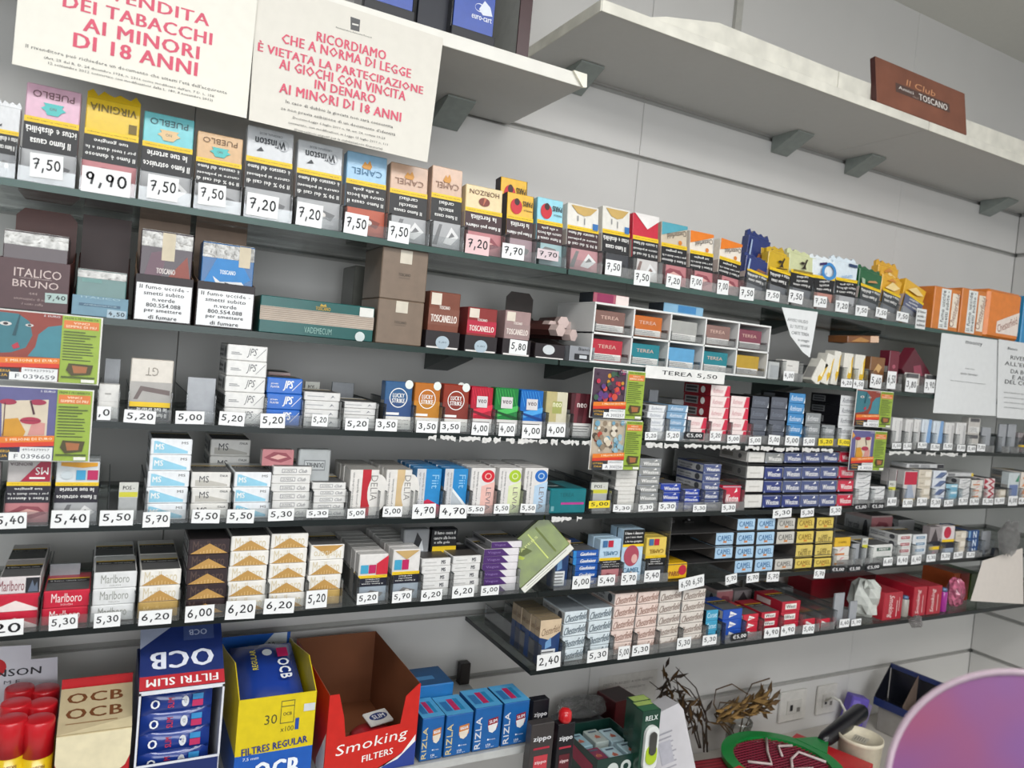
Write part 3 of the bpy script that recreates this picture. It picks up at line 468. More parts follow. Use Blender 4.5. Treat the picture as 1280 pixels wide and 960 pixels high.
up('te', 'grey boxed pack with text label', '#c2beb8', [('r', '#5a5a5c', .1, .75, .9, .96), ('r', '#e0dfdc', .08, .1, .92, .45)]+lines('#555', .1, .12, .9, .42, 4) if False else [('r', '#5a5a5c', .1, .75, .9, .96), ('r', '#e0dfdc', .08, .1, .92, .45)]+lines('#666666', .1, .12, .9, .42, 4))
up('yw', 'white and yellow slim box', '#dfdcd2', [('p', '#d9b02a', [(.5, .3), (.9, .9), (.98, .9), (.98, .3), (.7, .1)]), ('p', '#efe9c8', [(.6, .4), (.8, .8), (.86, .4)])], (.04, .03, .1)); up('br', 'brown patterned cigarillo box', '#7d5430', [('p', '#c7a06a', [(.2, .5), (.5, .8), (.8, .7), (.6, .5), (.4, .6)]), ('r', '#dcd8d2', .1, .02, .9, .3)]+lines('#555555', .14, .04, .86, .28, 4), (.05, .03, .1)); up('bu', 'narrow burgundy cigarillo box', '#6a1a2e', [('c', '#a85a6a', .5, .6, .16), ('r', '#dcd8d2', .1, .02, .9, .36)]+lines('#555555', .14, .04, .86, .34, 5), (.04, .03, .12))
up('plate', 'blank grey pusher plate', '#9a9da2', [], (.045, .004, .075), left=[('r', '#8a8d92', 0, 0, 1, 1)]); up('pos', 'grey plastic card lettered POS', '#a9abab', [('r', '#c9cac2', 0, .6, 1, 1), ('t', '#1e1e20', 'POS -', .5, .86, .6, .1, 0, 1), ('r', '#c9c43a', .02, .62, .98, .75)], (.03, .004, .07), left=[('r', '#8a8d92', 0, 0, 1, 1)])
up('wh', 'small white cigarette pack', '#d6d4cf', [('r', '#b9b6b0', .1, .5, .9, .51), ('r', '#9b9894', .3, .7, .6, .74)])
# ================================================================ columns of packs
WRD = {1: [''], 2: ['topmost', 'bottom'], 3: ['topmost', 'middle', 'bottom'], 4: ['topmost', 'second from top', 'third from top', 'bottom'], 5: ['topmost', 'second from top', 'middle', 'fourth from top', 'bottom'], 6: ['topmost', 'second from top', 'third from top', 'fourth from top', 'fifth from top', 'bottom']}
PM = {}; SOFTK = ('tnb', 'tyf', 'tgf', 'twb', 'tww', 'tgr', 'tyo', 'tyg')
def pack_mesh(k):
    if k not in PM:
        w, d, h = K[k]['dims']; mb = MB(); q = K[k]; mb.box(-w/2, w/2, -d/2, d/2, 0, h, mat(q['body'], q['rough'], coat=.25, scale=90), .0012 if k != 'plate' else .0004)
        mb.art(fr_front(w, d, h), q['front']); mb.art(fr_left(w, d, h), q['left']); mb.art(fr_right(w, d, h), q['left'][:1]); mb.art(fr_top(w, d, h), q['top'])
        if k in SOFTK:                     # soft pouches widen and bulge towards the folded top
            mb.v = [(x*(1+.30*(z/h)**2)+.010*(z/h)**2, y-.007*math.sin(3.1*min(1, z/h)), z+.004*math.sin(90*x)*(z/h)) for x, y, z in mb.v]
        PM[k] = mb.data(k)
    return PM[k]
HT = ('lb', 'lo', 'lr', 'vr', 'vg', 'vb', 'ng', 'nb', 'dr1', 'dt1', 'f1', 'f2', 'l1', 'l2', 'l3')
QUEUE = []; LASTCOL = [0]
def flap(body, w, h, d):                   # crimped closing flap of a soft pouch
    mb = MB(); n = 10; top = [(-w/2+w*i/n, .010+.0035*math.sin(i*2.3)+.002*(i % 2)) for i in range(n+1)]
    mb.prism([(-w/2, -.004)]+top+[(w/2, -.004)], -.004, .004, mat(body, .25, coat=.4)); return mb
def tray(x, y, z, w, name, dep=.25, wall=.045, lip=.020):
    m = MB(); m.box(-w/2, w/2, 0, dep, 0, .0015, ACRYL); m.box(-w/2, -w/2+.001, .001, dep, .0015, wall, ACRYL); m.box(w/2-.001, w/2, .001, dep, .0015, wall, ACRYL)
    o = obj('display_tray', m, None, (x, y, z), label=f'clear tray holding the {name}', cat='tray', group='clear plastic display trays')
    m = MB(); m.box(-w/2, -w/2+.001, .001, dep, wall, wall+.0012, '#3c4446'); m.box(w/2-.001, w/2, .001, dep, wall, wall+.0012, '#3c4446'); obj('divider_rim', m, o)
    m = MB(); m.box(-w/2, w/2, -.0015, 0, 0, lip, ACRYL); obj('front_lip', m, o); return o
TAGM = {}
def price(text, l, t, r, b, name, Y=DF-.0012, paper='#e9eaea', ink='#2b2c30', rot=0, what='handwritten', curl=False):
    p0 = P(l, b, Y); p1 = P(r, b, Y); pt = P((l+r)/2, t, Y); pb = P((l+r)/2, b, Y); w = p1.x-p0.x; h = abs(pt.z-pb.z); h = max(h-.0, .006)
    m = MB(); m.box(-w/2, w/2, 0, .0006, 0, h, mat(paper, .6, var=.02))
    mode = 'h' if what == 'handwritten' else 't'
    it = [(mode, ink, text, .5, .5, .84, .62)] if mode == 'h' else [('t', ink, text, .5, .5, .8, .6, 0, 1)]
    m.art(((-w/2, 0, 0), (w, 0, 0), (0, 0, h), (0, -1, 0)), it, e0=.0003)
    o = obj('price_tag', m, None, (pb.x, Y-DW, pb.z), (0, math.radians(rot+random.uniform(-2.5, 2.5)), 0), label=f'{text} price tag below the {name}'.replace('€', 'black €'), cat='price tag', group='price tags on the shelf edges')
    return o
def col(shelf, k, l, r, top, n, name, tg=None, tr=True, y=.014, deep=0, lean=0, tilt=0, z0=None, jit=.0012, zoff=0, dep=None, trw=None, soft=False, grp=None):
    """one column of packs: l, r = front face edges at the shelf in pixels, top = height of the top in pixels; k = kind or list of kinds from the top down"""
    Y = DF+y; z = (SZ[shelf] if z0 is None else z0)+.002+zoff; ks = [k]*n if isinstance(k, str) else k
    LASTCOL[0] = (shelf, name)
    xl, xr = xat(l, z, Y), xat(r, z, Y); w = xr-xl; xc = (xl+xr)/2; ztop = P((l+r)/2, top, Y).z; hh = (ztop-z)/n
    look0 = K[ks[0]]['look']; nm = name if n > 1 else (look0+' '+name).strip()
    for j in range(n):
        i = n-1-j; kk = ks[i]; kw, kd, kh = K[kk]['dims']; d = dep or kd
        sc = (w/kw, d/kd, (hh-.0004 if n > 1 else hh)/kh)
        pos = WRD[n][i]; wh = (f', {pos} in the {name}' if n > 1 else f' {name}')
        upn = kk.startswith('t') and kh > .1
        o = obj('tobacco_pouch' if upn else ('pusher_plate' if kk in ('plate', 'pos') else ('stick_box' if kk in HT else 'cigarette_pack')), pack_mesh(kk), None, (xc+random.uniform(-1, 1)*jit*(n > 1), Y-DW+d/2, z+j*hh), (math.radians(-lean), math.radians(tilt), 0), K[kk]['look']+wh,
                'tobacco pouch' if upn else ('plate' if kk in ('plate', 'pos') else ('box' if kk in HT else 'cigarette pack')), grp or f'packs on the {SN[shelf]}', scale=sc)
        if soft: q_ = 1.3 if kk in SOFTK else 1; obj('crimped_flap', flap(K[kk]['body'], kw*q_, kh, kd), o, (.010 if q_ > 1 else 0, 0, kh-.001))
        for q in range(deep):
            QUEUE.append((pack_mesh(kk), (xc+random.uniform(-1, 1)*.001, Y-DW+d/2+(q+1)*(d+.0012), z+j*hh), math.radians(-lean), sc))
    if tr: tray(xc, YF+.0015, (SZ[shelf] if z0 is None else z0)+.0002, (trw or w)+.0016, nm)
    if tg: price(*tg[:5], name=nm, **(tg[5] if len(tg) > 5 else {}))
    return xc, Y-DW, z, w
# ---------------------------------------------------------------- top glass shelf: tobacco pouches
PK = dict(paper='#e3c3c4'); BL = dict(paper='#16171c', ink='#e9e9e9', what='printed'); YT = dict(paper='#e6cf2c')
def A(k, l, r, top, where, tg=None, lean=6, tilt=0, soft=False, y=.016, zoff=0, tr=True): col('A', k, l, r, top, 1, where, tg, lean=lean, tilt=tilt, soft=soft, y=y, zoff=zoff, tr=tr, grp='tobacco pouches on the top glass shelf')
A('tws', -12, 19, 130, 'at the far left', soft=True)
A('tp', 24, 93, 104, 'under the first poster', ('7,50', 37, 193, 79, 223))
A('tv', 100, 168, 122, 'under the first poster', ('9,90', 101, 211, 163, 243), soft=True)
A('tt', 173, 236, 140, 'under the first poster', ('7,50', 183, 220, 222, 250))
A('tn', 241, 298, 165, 'under the first poster', ('7,50', 247, 230, 282, 257))
A('tw', 303, 361, 157, 'left of its twin', ('7,20', 307, 243, 347, 271))
A('tw', 367, 423, 175, 'right of its twin', ('7,20', 369, 254, 402, 283))
A('tcb', 429, 479, 189, 'under the second poster', ('7,50', 429, 267, 459, 293))
A('tcn', 484, 531, 203, 'left of its twin', ('7,50', 484, 278, 511, 303))
A('tcn', 536, 574, 206, 'right of its twin')
A('thz', 579, 625, 231, 'right of the beige pair', ('7,20', 581, 294, 611, 318, PK))
A('tpy', 631, 664, 240, 'in front of another', ('7,70', 627, 305, 655, 324)); A('tpy', 622, 655, 220, 'standing behind and above another', y=.05, zoff=.0, tr=False)
A('tpb', 669, 701, 246, 'beside the yellow pair', ('7,70', 671, 312, 698, 325, dict(paper='#d8c8cc')))
A('tgw', 707, 746, 254, 'with a red photo')
A('tgk', 751, 785, 257, 'with a black warning', ('7,50', 756, 325, 776, 344))
A('tmr', 789, 821, 266, 'beside the gold topped pouches', ('7,50', 792, 338, 812, 357))
A('tht', 825, 857, 277, 'beside the orange pair', ('7,20', 832, 343, 850, 360))
A('tho', 861, 890, 288, 'left of its leaning twin', ('7,00', 862, 345, 877, 361))
A('tho', 895, 922, 298, 'right of its twin', ('7,00', 896, 350, 910, 368), tilt=5)
A('tnb', 926, 950, 320, 'folded over at the top', ('7,50', 924, 359, 942, 375), tilt=9, soft=True); A('tnb', 925, 947, 291, 'sticking up behind another', y=.05, tilt=9, soft=True, tr=False)
A('tyf', 955, 979, 314, 'beside the navy one', ('7,50', 957, 363, 974, 376), tilt=6, soft=True); A('tyf', 947, 972, 309, 'half hidden behind another', y=.05, tilt=3, soft=True, tr=False)
A('tgf', 983, 1010, 316, 'beside the yellow one', ('7,50', 985, 363, 1003, 379), tilt=3, soft=True)
A('twb', 1014, 1037, 323, 'above the hanging paper', ('7,20', 1017, 370, 1033, 384), soft=True)
A('tww', 1041, 1065, 325, 'beside the green one', ('7,20', 1044, 376, 1060, 390), soft=True)
A('tgr', 1069, 1092, 336, 'right of the white ones', ('7,50', 1069, 382, 1084, 395), tilt=7, soft=True)
A('tyo', 1096, 1116, 343, 'left of a leaning one', ('7,50', 1094, 385, 1108, 397), tilt=10, soft=True); A('tyo', 1094, 1114, 330, 'poking up behind the others', y=.05, tilt=4, soft=True, tr=False)
A('tyg', 1121, 1143, 348, 'beside the orange cartons', ('7,50', 1120, 390, 1135, 402), tilt=17)
p = P(1150, 411, DF-.001)
m = MB(); m.box(-.02, .02, 0, .001, 0, .052, '#dcdedd'); m.art(((-.02, 0, 0), (.04, 0, 0), (0, 0, .052), (0, -1, 0)), [('t', '#2b2c30', s, .5, .85-.22*i, .8, .13, 0, 1) for i, s in enumerate(['Il fumo', 'uccide -', 'smetti', 'subito'])])
obj('warning_card', m, None, (p.x, p.y, p.z), label='white card reading Il fumo uccide smetti subito beside the orange cartons', cat='card')
# orange cartons
zA = SZ['A']+.001
def block(name, look, l, r, top, cat, front, body, z=None, y=.01, d=.06, left=None, topart=None, bevel=.002, group=None, rot=0, label=None, sh='A', b=None, lean=0, tilt=0, h=None, rough=.35):
    z = (SZ[sh]+.0005 if sh else 0) if z is None else z; Y = DF+y
    xl, xr = xat(l, z, Y), xat(r, z, Y); w = xr-xl; h = h or P((l+r)/2, top, Y).z-z; m = MB(); m.box(-w/2, w/2, -d/2, d/2, 0, h, mat(body, rough, coat=.2), bevel)
    m.art(fr_front(w, d, h), front); m.art(fr_left(w, d, h), left or []); m.art(fr_top(w, d, h), topart or [])
    return obj(name, m, None, ((xl+xr)/2, Y-DW+d/2, z), (math.radians(-lean), math.radians(tilt), math.radians(rot)), label=look, cat=cat, group=group), w, h
oc = [('r', '#dfe2e0', .25, .03, .62, .97), ('t', '#333333', 'Il fumo uccide', .35, .5, .85, .12, 90, 1), ('t', '#333333', 'smetti subito -', .5, .5, .85, .12, 90, 1), ('r', '#e8dccb', .68, .1, .95, .9), ('t', '#7c3a20', 'Chesterfield', .82, .5, .8, .18, 75)]
block('tobacco_carton', 'orange striped carton, leftmost at the end of the top glass shelf', 1164, 1196, 359, 'carton', oc, '#d07a2e', group='orange cartons')
block('tobacco_carton', 'orange striped carton, second at the end of the top glass shelf', 1198, 1228, 361, 'carton', oc, '#d07a2e', group='orange cartons')
block('tobacco_carton', 'rounded orange carton with white lettered front, right of the striped ones', 1231, 1272, 363, 'carton', [('p', '#e9dcd2', [(.3, .12), (.96, .12), (.96, .62), (.3, .36)]), ('t', '#8a3f20', 'Chesterfield', .62, .33, .6, .16, 20)], '#e07f2c', group='orange cartons', bevel=.008)
block('tobacco_carton', 'bright blue carton cut off by the right edge of the photo', 1275, 1310, 372, 'carton', [], '#2b8cc0', group=None)
# ---------------------------------------------------------------- second glass shelf
zB = SZ['B']+.0005
def dbox(name, label, l, r, front_py, back_py, col_, inner, Y0=.012, dep=.12, z=None, front=(), sh='B', left=(), side_drop=0, round_=False, label_flap=None, strips=True):
    """open cardboard display box: front panel, two sides, floor and a tall back card"""
    z = SZ[sh]+.0005 if z is None else z; Y = DF+Y0; xl, xr = xat(l, z, Y), xat(r, z, Y); w = xr-xl; t = .0015
    h = P((l+r)/2, front_py, Y).z-z; hb = P((l+r)/2+10, back_py, Y+dep).z-z if back_py else h
    o = empty(name, ((xl+xr)/2, Y-DW, z), label, 'display box', 'cardboard display boxes')
    m = MB(); m.box(-w/2, w/2, 0, t, 0, h, col_, .0003); m.art(((-w/2, 0, 0), (w, 0, 0), (0, 0, h), (0, -1, 0)), list(front)); obj('front_panel', m, o)
    m = MB(); m.box(-w/2, w/2, t, dep, 0, t, inner); obj('bottom_panel', m, o)
    for s in (-1, 1):
        x = s*(w/2-t/2); m = MB(); m.prism([(t, t), (dep, t), (dep, max(h, hb*.62)), (dep*.6, h+.3*(max(h, hb*.62)-h)), (t, h)], x-t/2, x+t/2, inner, 'x')
        if s < 0: m.art(((-w/2, dep, 0), (0, -dep, 0), (0, 0, h), (-1, 0, 0)), [('r', col_, 0, 0, .98, .98)]+list(left))
        obj('side_panel', m, o)
    m = MB(); pts = [(-w/2+t, t), (w/2-t, t), (w/2-t, hb-(.012 if round_ else 0)), (w/2-.012, hb), (-w/2+.012, hb), (-w/2+t, hb-(.012 if round_ else 0))]
    m.prism(pts, dep, dep+t, inner); obj('back_panel', m, o, label=label_flap)
    return o, (xl+xr)/2, w, h, Y, z
def boxed(look, xc, w, Y, z, d, h, body, front, tilt=0, top=None, cat='cigar pack', foil=True, group='cigar packs on the second glass shelf', name='cigar_pack', lean=0):
    m = MB(); m.box(-w/2, w/2, 0, d, 0, h, mat(body, .3, coat=.3), .001); m.art(((-w/2, 0, 0), (w, 0, 0), (0, 0, h), (0, -1, 0)), front); m.art(((-w/2, 0, h), (w, 0, 0), (0, d, 0), (0, 0, 1)), top or [])
    o = obj(name, m, None, (xc, Y-DW, z), (math.radians(-lean), 0, math.radians(tilt)), label=look, cat=cat, group=group)
    if foil:
        f = MB(); f.box(-w/2+.0005, w/2-.0005, -.0006, -.0001, h*.82, h*.985, mat('#93918d', .25, metal=.5, var=.35, scale=90, bump=.8)); f.box(-w/2+.0005, w/2-.0005, 0, d*.9, h+.0001, h+.0006, mat('#93918d', .25, metal=.5, var=.35, scale=90, bump=.8)); obj('crumpled_foil', f, o)
    return o
# Italico Bruno
o, xc, w, h, Y, z = dbox('display_box', 'dark brown display box lettered Italico Bruno at the far left', -6, 84, 325, 262, '#50373a', '#5d2f26', Y0=.012, dep=.15, front=[('t', '#cbb9b4', 'ITALICO', .55, .74, .66, .17), ('t', '#cbb9b4', 'BRUNO', .53, .52, .64, .14), ('t', '#a5908c', '444', .5, .33, .12, .05), ('t', '#a5908c', 'ammezzato di notte', .5, .22, .52, .05), ('t', '#a5908c', 'il vento soffia', .5, .12, .3, .05), ('r', '#cbb9b4', .3, .63, .75, .635)], round_=True)
boxed('dark brown Italico pack with a foil top inside the brown box', xc, w-.008, Y+.004, z+.002, .05, P(45, 293, Y).z-z, '#3d2a2e', [])
price('7,40', 56, 367, 84, 379, 'Italico Bruno lettering', Y=Y-.001, paper='#a9bdb9')
o2, xc, w, h, Y, z = dbox('display_box', 'light blue display box lettered Italico beside the brown one', 89, 159, 371, 272, '#6c90a2', '#3b1d18', Y0=.012, dep=.13, front=[('t', '#a5c0c8', 'ITALICO', .5, .93, .7, .1), ('r', '#47647a', .12, .48, .86, .62), ('t', '#a5c0c8', 'AMBASCIATOR', .5, .55, .6, .07)])
boxed('teal grey Italico pack with a foil top inside the blue box', xc, w-.008, Y+.004, z+.002, .05, P(124, 340, Y).z-z, '#4f7572', [('r', '#6c9490', .1, .72, .5, .8)])
price('4,50', 133, 388, 157, 399, 'light blue Italico box', Y=Y-.001, paper='#a9bdc9')
def warnbox(l, r, fp, bp, label, nm, paper_tag):
    o, xc, w, h, Y, z = dbox('display_box', label, l, r, fp, bp, '#231a1e', '#8f7560', Y0=.012, dep=.12, front=[('r', '#e8e9ea', .02, .03, .98, .82)]+[('t', '#26272b', s, .5, .74-.128*i, min(.86, .052*len(s)+.02), .085, 0, 1) for i, s in enumerate(['Il fumo uccide -', 'smetti subito', 'n.verde', '800.554.088', 'per smettere', 'di fumare'])])
    return xc, w, h, Y, z
xc, w, h, Y, z = warnbox(166, 238, 345, 268, 'black display box with the white warning Il fumo uccide, left one', '', '')
boxed('purple brown Toscano pack with foil top in the left warning box', xc, w-.008, Y+.004, z+.002, .045, P(205, 291, Y).z-z, '#3b2a33', [('p', '#8c4a40', [(.55, .5), (.9, .75), (.98, .5), (.7, .38)]), ('p', '#6d5560', [(.05, .4), (.2, .75), (.5, .8), (.4, .4)]), ('t', '#d8cfcb', 'TOSCANO', .5, .56, .36, .06, 0, 1), ('t', '#bda9a4', 'SALTBRARNO', .55, .42, .62, .06), ('r', '#c9bda4', .4, .68, .65, .99)])
xc, w, h, Y, z = warnbox(243, 315, 354, 284, 'black display box with the white warning Il fumo uccide, right one', '', '')
boxed('blue Toscano pack with a spotted cow in the right warning box', xc, w-.008, Y+.004, z+.002, .045, P(280, 306, Y).z-z, '#1f5d94', [('p', '#2f7fc0', [(.05, .5), (.3, .85), (.7, .85), (.95, .6), (.6, .45)]), ('t', '#dfe6ea', 'TOSCANO', .5, .66, .3, .05, 0, 1), ('p', '#d9dadb', [(.22, .6), (.36, .54), (.78, .56), (.86, .5), (.82, .4), (.36, .4), (.3, .5)]), ('p', '#1d2228', [(.45, .54), (.6, .52), (.62, .46), (.5, .44)]), ('r', '#c9bda4', .7, .74, .92, .99)])
block('cigar_case', 'flat teal Vademecum cigar case with cream stripes, on the second glass shelf', 323, 465, 376, 'cigar case', [('r', '#b9ab9c', 0, .34, 1, .72)]+[('r', '#8d7d70', 0, .36+.055*i, 1, .375+.055*i) for i in range(7)]+[('t', '#b99a3e', 'TOSCANO', .53, .80, .13, .10, 0, 1), ('p', '#b99a3e', [(.5, .86), (.56, .86), (.55, .94), (.53, .9), (.51, .94)]), ('t', '#8fb5ad', 'VADEMECUM', .5, .17, .24, .17), ('r', '#dcdcd6', .86, .70, .99, .96), ('c', '#c9d3d2', .88, .12, .045, 1.0)], '#0f5552', sh='B', d=.14, bevel=.001)
cube = [('r', '#cdc5b5', .38, .72, .64, .98), ('t', '#4c4238', 'TOSCANO', .5, .5, .26, .06, 0, 1), ('r', '#5e5348', .38, .43, .62, .44)]
oa, w1, h1 = block('cigar_box', 'cube shaped tan Toscano cigar box, lower of the two', 469, 526, 375, 'cigar box', cube, '#7b6a5b', sh='B', d=.10, group='tan cube boxes', bevel=.0015)
block('cigar_box', 'cube shaped tan Toscano cigar box, stacked on the other one', 474, 531, 311, 'cigar box', cube, '#7b6a5b', z=SZ['B']+.0008+h1, d=.10, group='tan cube boxes', bevel=.0015)
block('cigar_box', 'shaded grey box side behind the upper tan cube', 436, 472, 308, 'cigar box', [], '#66665f', z=SZ['B']+.001, y=.16, d=.08, h=.14)  # grey reflection on the side of the upper cube, put in as a separate block
def toscanello(l, r, fp, tp, body, c1, nm, pricev, k):
    fr = [('r', '#ddd9d6', .04, .0, .96, .1)]+([('c', '#a9b9c4', .5, .35, .2, .9), ('t', '#5c6a74', pricev, .5, .36, .24, .12)] if pricev != '5,80' else [])
    o, xc, w, h, Y, z = dbox('display_box', f'black display tray under the {nm}', l, r, fp, fp-14, '#231c20', '#231c20', Y0=.012, dep=.10, front=fr)
    boxed(f'{nm} on the second glass shelf', xc, w-.006, Y+.003, z+.002, .05, P((l+r)/2, tp, Y).z-z, body, [('r', c1, 0, .40, 1, .7), ('t', '#e6dcd4', 'TOSCANELLO', .5, .52, .84, .13, 0, 1), ('t', '#e6dcd4', 'TOSCANO', .5, .72, .34, .06, 0, 1), ('r', '#d9cfc0', .05, .76, .38, .97)], foil=False, top=[('r', '#9d7468', .05, .05, .6, .9), ('r', '#d9cfc0', .65, .05, .98, .9)])
    return xc, w, h, Y, z
toscanello(531, 573, 414, 366, '#7a4636', '#7d4a3a', 'brown Toscanello pack', '5,80 ', 0)
toscanello(580, 620, 420, 386, '#8a3432', '#b3223c', 'red Toscanello pack', '5,80 ', 1)
xc, w, h, Y, z = toscanello(627, 662, 424, 390, '#a08684', '#97807e', 'pale rose Toscanello pack', '5,80', 2); price('5,80', 636, 425, 658, 443, 'pale rose Toscanello pack', Y=Y-.001)
dbox('display_box', 'open black display box with a rounded card, beside the rose pack', 668, 705, 430, 372, '#231c20', '#3b3431', Y0=.012, dep=.14, round_=True, front=[('r', '#ddd9d6', .04, .0, .96, .08), ('c', '#c9ced0', .45, .6, .2, .7)], label_flap='black card with rounded top')
o, xc, w, h, Y, z = dbox('display_box', 'grey display box lettered Bianco at the left of the organizer', 711, 742, 433, 418, '#8d9095', '#4b4643', Y0=.010, dep=.12, front=[('t', '#202226', 'Bianco', .6, .82, .5, .2, 0, 1), ('r', '#1c1e22', .2, .1, .9, .5), ('r', '#c3c8cc', .4, .2, .7, .42)])
for i, (px, py, yy) in enumerate(((700, 413, .03), (716, 419, .03), (704, 403, .06), (727, 419, .07), (690, 408, .07), (712, 409, .09))):
    zz_ = P(px, py, DF+yy).z; m = MB(); m.lathe([(.0125, 0), (.0125, .11)], ['#4a2a26', '#3b2422'][i % 2], n=6, smooth=False); m.lathe([(.0127, -.002), (.0127, .02)], '#c9b4ae', n=6, smooth=False)
    obj('hexagonal_cigar_pack', m, None, (P(px, py, DF+yy).x, DF+yy-DW, max(zz_, zB+.02)), (math.radians(-90), 0, math.radians([12, 20, -8, 25, 5, 15][i])), label='dark hexagonal cigar pack with pale end, '+['frontmost in the heap', 'front right of the heap', 'back left of the heap', 'rightmost of the heap', 'leftmost of the heap', 'rearmost of the heap'][i]+' beside the organizer', cat='cigar pack', group='hexagonal cigar packs')
# the TEREA organizer: two rows of five cells
Y = DF+.006; zb = SZ['B']+.001; xl, xr = xat(738, zb, Y), xat(957, zb, Y); W_ = xr-xl; ht = P(850, 393, Y).z-zb; og = empty('organizer', ((xl+xr)/2, Y-DW, zb), 'white two-row organizer with ten cells of boxed sticks', 'organizer')
WP = mat('#dfe0de', .4, var=.01)
dp = .14
for i in range(6): m = MB(); x = -W_/2+W_*i/5; m.box(x-.0018, x+.0018, 0, dp, .0022, ht-.0022, WP, .0004); obj('divider', m, og)
for i in range(3): m = MB(); zc = ht*i/2; m.box(-W_/2-.0018, W_/2+.0018, 0, dp, zc-.002+(.002 if i == 0 else 0), zc+.002+(.002 if i == 0 else 0), WP, .0004); obj('shelf_board', m, og)
m = MB(); m.box(-W_/2, W_/2, dp, dp+.002, 0, ht, WP); obj('back_panel', m, og)
TC = [['#7d5c54', '#c0651f', '#a3a39f', '#8a6a63', '#7d3e4e'], ['#b3283a', '#147a86', '#5a9cc6', '#147a86', '#b3912a']]
TNm = [['brown', 'orange', 'pale grey', 'mauve brown', 'plum'], ['red', 'teal', 'sky blue', 'teal', 'mustard']]
for r_ in range(2):
    for i in range(5):
        cw = W_/5; w = cw*.80; hh = ht/2*(.72 if r_ == 0 else .74); c = TC[r_][i]; m = MB(); m.box(-w/2, w/2, 0, .09, 0, hh, mat(c, .4, coat=.2), .001)
        m.art(((-w/2, 0, 0), (w, 0, 0), (0, 0, hh), (0, -1, 0)), [('r', '#dcdad6', .04, .05, .96, .34)]+lines('#5c5c5e', .08, .08, .92, .32, 3)+([] if (r_, i) in ((0, 2), (1, 2), (1, 4)) else [('t', '#d9b9aa', 'TEREA', .5, .68, .58, .16)]))
        x = (xl+xr)/2-W_/2+cw*(i+.5)-cw*.04
        obj('stick_box', m, None, (x, Y-DW+.012, zb+.0045+ht/2*(1-r_)), label=f'{TNm[r_][i]} TEREA box in {["first","second","third","fourth","fifth"][i]} cell of the {["upper","lower"][r_]} organizer row', cat='box', group='boxes of sticks in the organizer')
        m = MB(); q = cw*.9; m.box(-q/2, q/2, 0, .0015, 0, .012, ACRYL); m.box(-q/2, -q/2+.0015, 0, .06, 0, .018, ACRYL); m.box(q/2-.0015, q/2, 0, .06, 0, .018, ACRYL)
        obj('pusher_lip', m, og, ((-W_/2+cw*(i+.5)), .001, .0042+ht/2*(1-r_)))
m = MB(); m.art(((0, 0, 0), (1, 0, 0), (0, 0, 1), (0, -1, 0)), [])
a, b = xat(806, zb-.02, DF-.004), xat(905, zb-.02, DF-.004); m = MB(); m.box(0, b-a, 0, .0005, 0, .026, '#e2e2df'); m.art(((0, 0, 0), (b-a, 0, 0), (0, 0, .026), (0, -1, 0)), [('h', '#2b2c30', 'TEREA 5,50', .55, .5, .7, .42)])
obj('paper_strip', m, None, (a, DF-.004-DW, zb-.021), label='white paper strip handwritten TEREA 5,50 under the organizer', cat='paper')
zo = zb+ht+.0025
for l, r, c, lab, fr in ((741, 786, '#a85a6a', 'small pink and white box lying on top of the organizer', [('r', '#8e2d55', .1, .1, .55, .9), ('r', '#e3d5d0', .62, .05, .98, .95)]), (829, 879, '#7ea9c4', 'small pale blue box lying on top of the organizer', [('r', '#3e7fb2', .35, .2, .8, .9)])):
    block('stick_box', lab, l, r, 0, 'box', fr, c, z=zo, d=.05, h=.021, left=[('r', '#2a3038', 0, 0, 1, 1)], y=.03)
# things right of the organizer
block('stick_box', 'low clear box of white packs beside the organizer', 960, 973, 452, 'box', [('r', '#9fa3a5', .1, .1, .9, .8)], '#b4b7b6', sh='B', d=.06)
col('B', 'wh', 976, 997, 450, 1, 'behind the 4,00 tag', ('4,00', 979, 464, 992, 476))
for i, (l, r, tp, tl) in enumerate(((1013, 1024, 447, 28), (1026, 1035, 441, 12), (1038, 1046, 438, 4), (1052, 1063, 441, 0), (1066, 1078, 443, 0))):
    col('B', 'yw', l, r, tp, 1, ['leaning furthest left', 'second from the left', 'in the middle', 'second from the right', 'beside the brown boxes'][i], (('4,20', 1051, 474, 1065, 484), ('4,50', 1066, 475, 1079, 486))[i-3] if i > 2 else None, tilt=tl, tr=i > 2, grp='white and yellow slim boxes')
col('B', 'br', 1085, 1103, 446, 1, 'on the right', ('5,60', 1087, 468, 1101, 485)); col('B', 'bu', 1108, 1120, 438, 1, 'standing upright', ('6,50', 1108, 464, 1119, 486))
x = P(1063, 442, DF+.06); block('cigarillo_box', 'long brown patterned cigarillo box lying across the others', 1060, 1098, 0, 'cigarillo box', [('p', '#b08048', [(.1, .2), (.4, .8), (.7, .3), (.6, .1)]), ('r', '#d8b79c', .72, .05, 1, .95)], '#7d4f2c', z=SZ['B']+.113, d=.06, h=.018, y=.02, tilt=-5)
block('cigarillo_box', 'burgundy cigarillo box tipped over to the right above the shelf', 1122, 1152, 0, 'cigarillo box', [('p', '#8c4052', [(.3, .5), (.5, .8), (.8, .6), (.5, .35)])], '#551425', z=SZ['B']+.028, d=.03, h=.075, y=.015, tilt=38, left=[('r', '#6f1c30', 0, 0, 1, 1)])
col('B', 'te', 1129, 1148, 466, 1, 'under the tipped one', ('3,80', 1131, 473, 1145, 490)); col('B', 'te', 1154, 1170, 468, 1, 'beside the white notice', ('3,90', 1155, 474, 1168, 491))
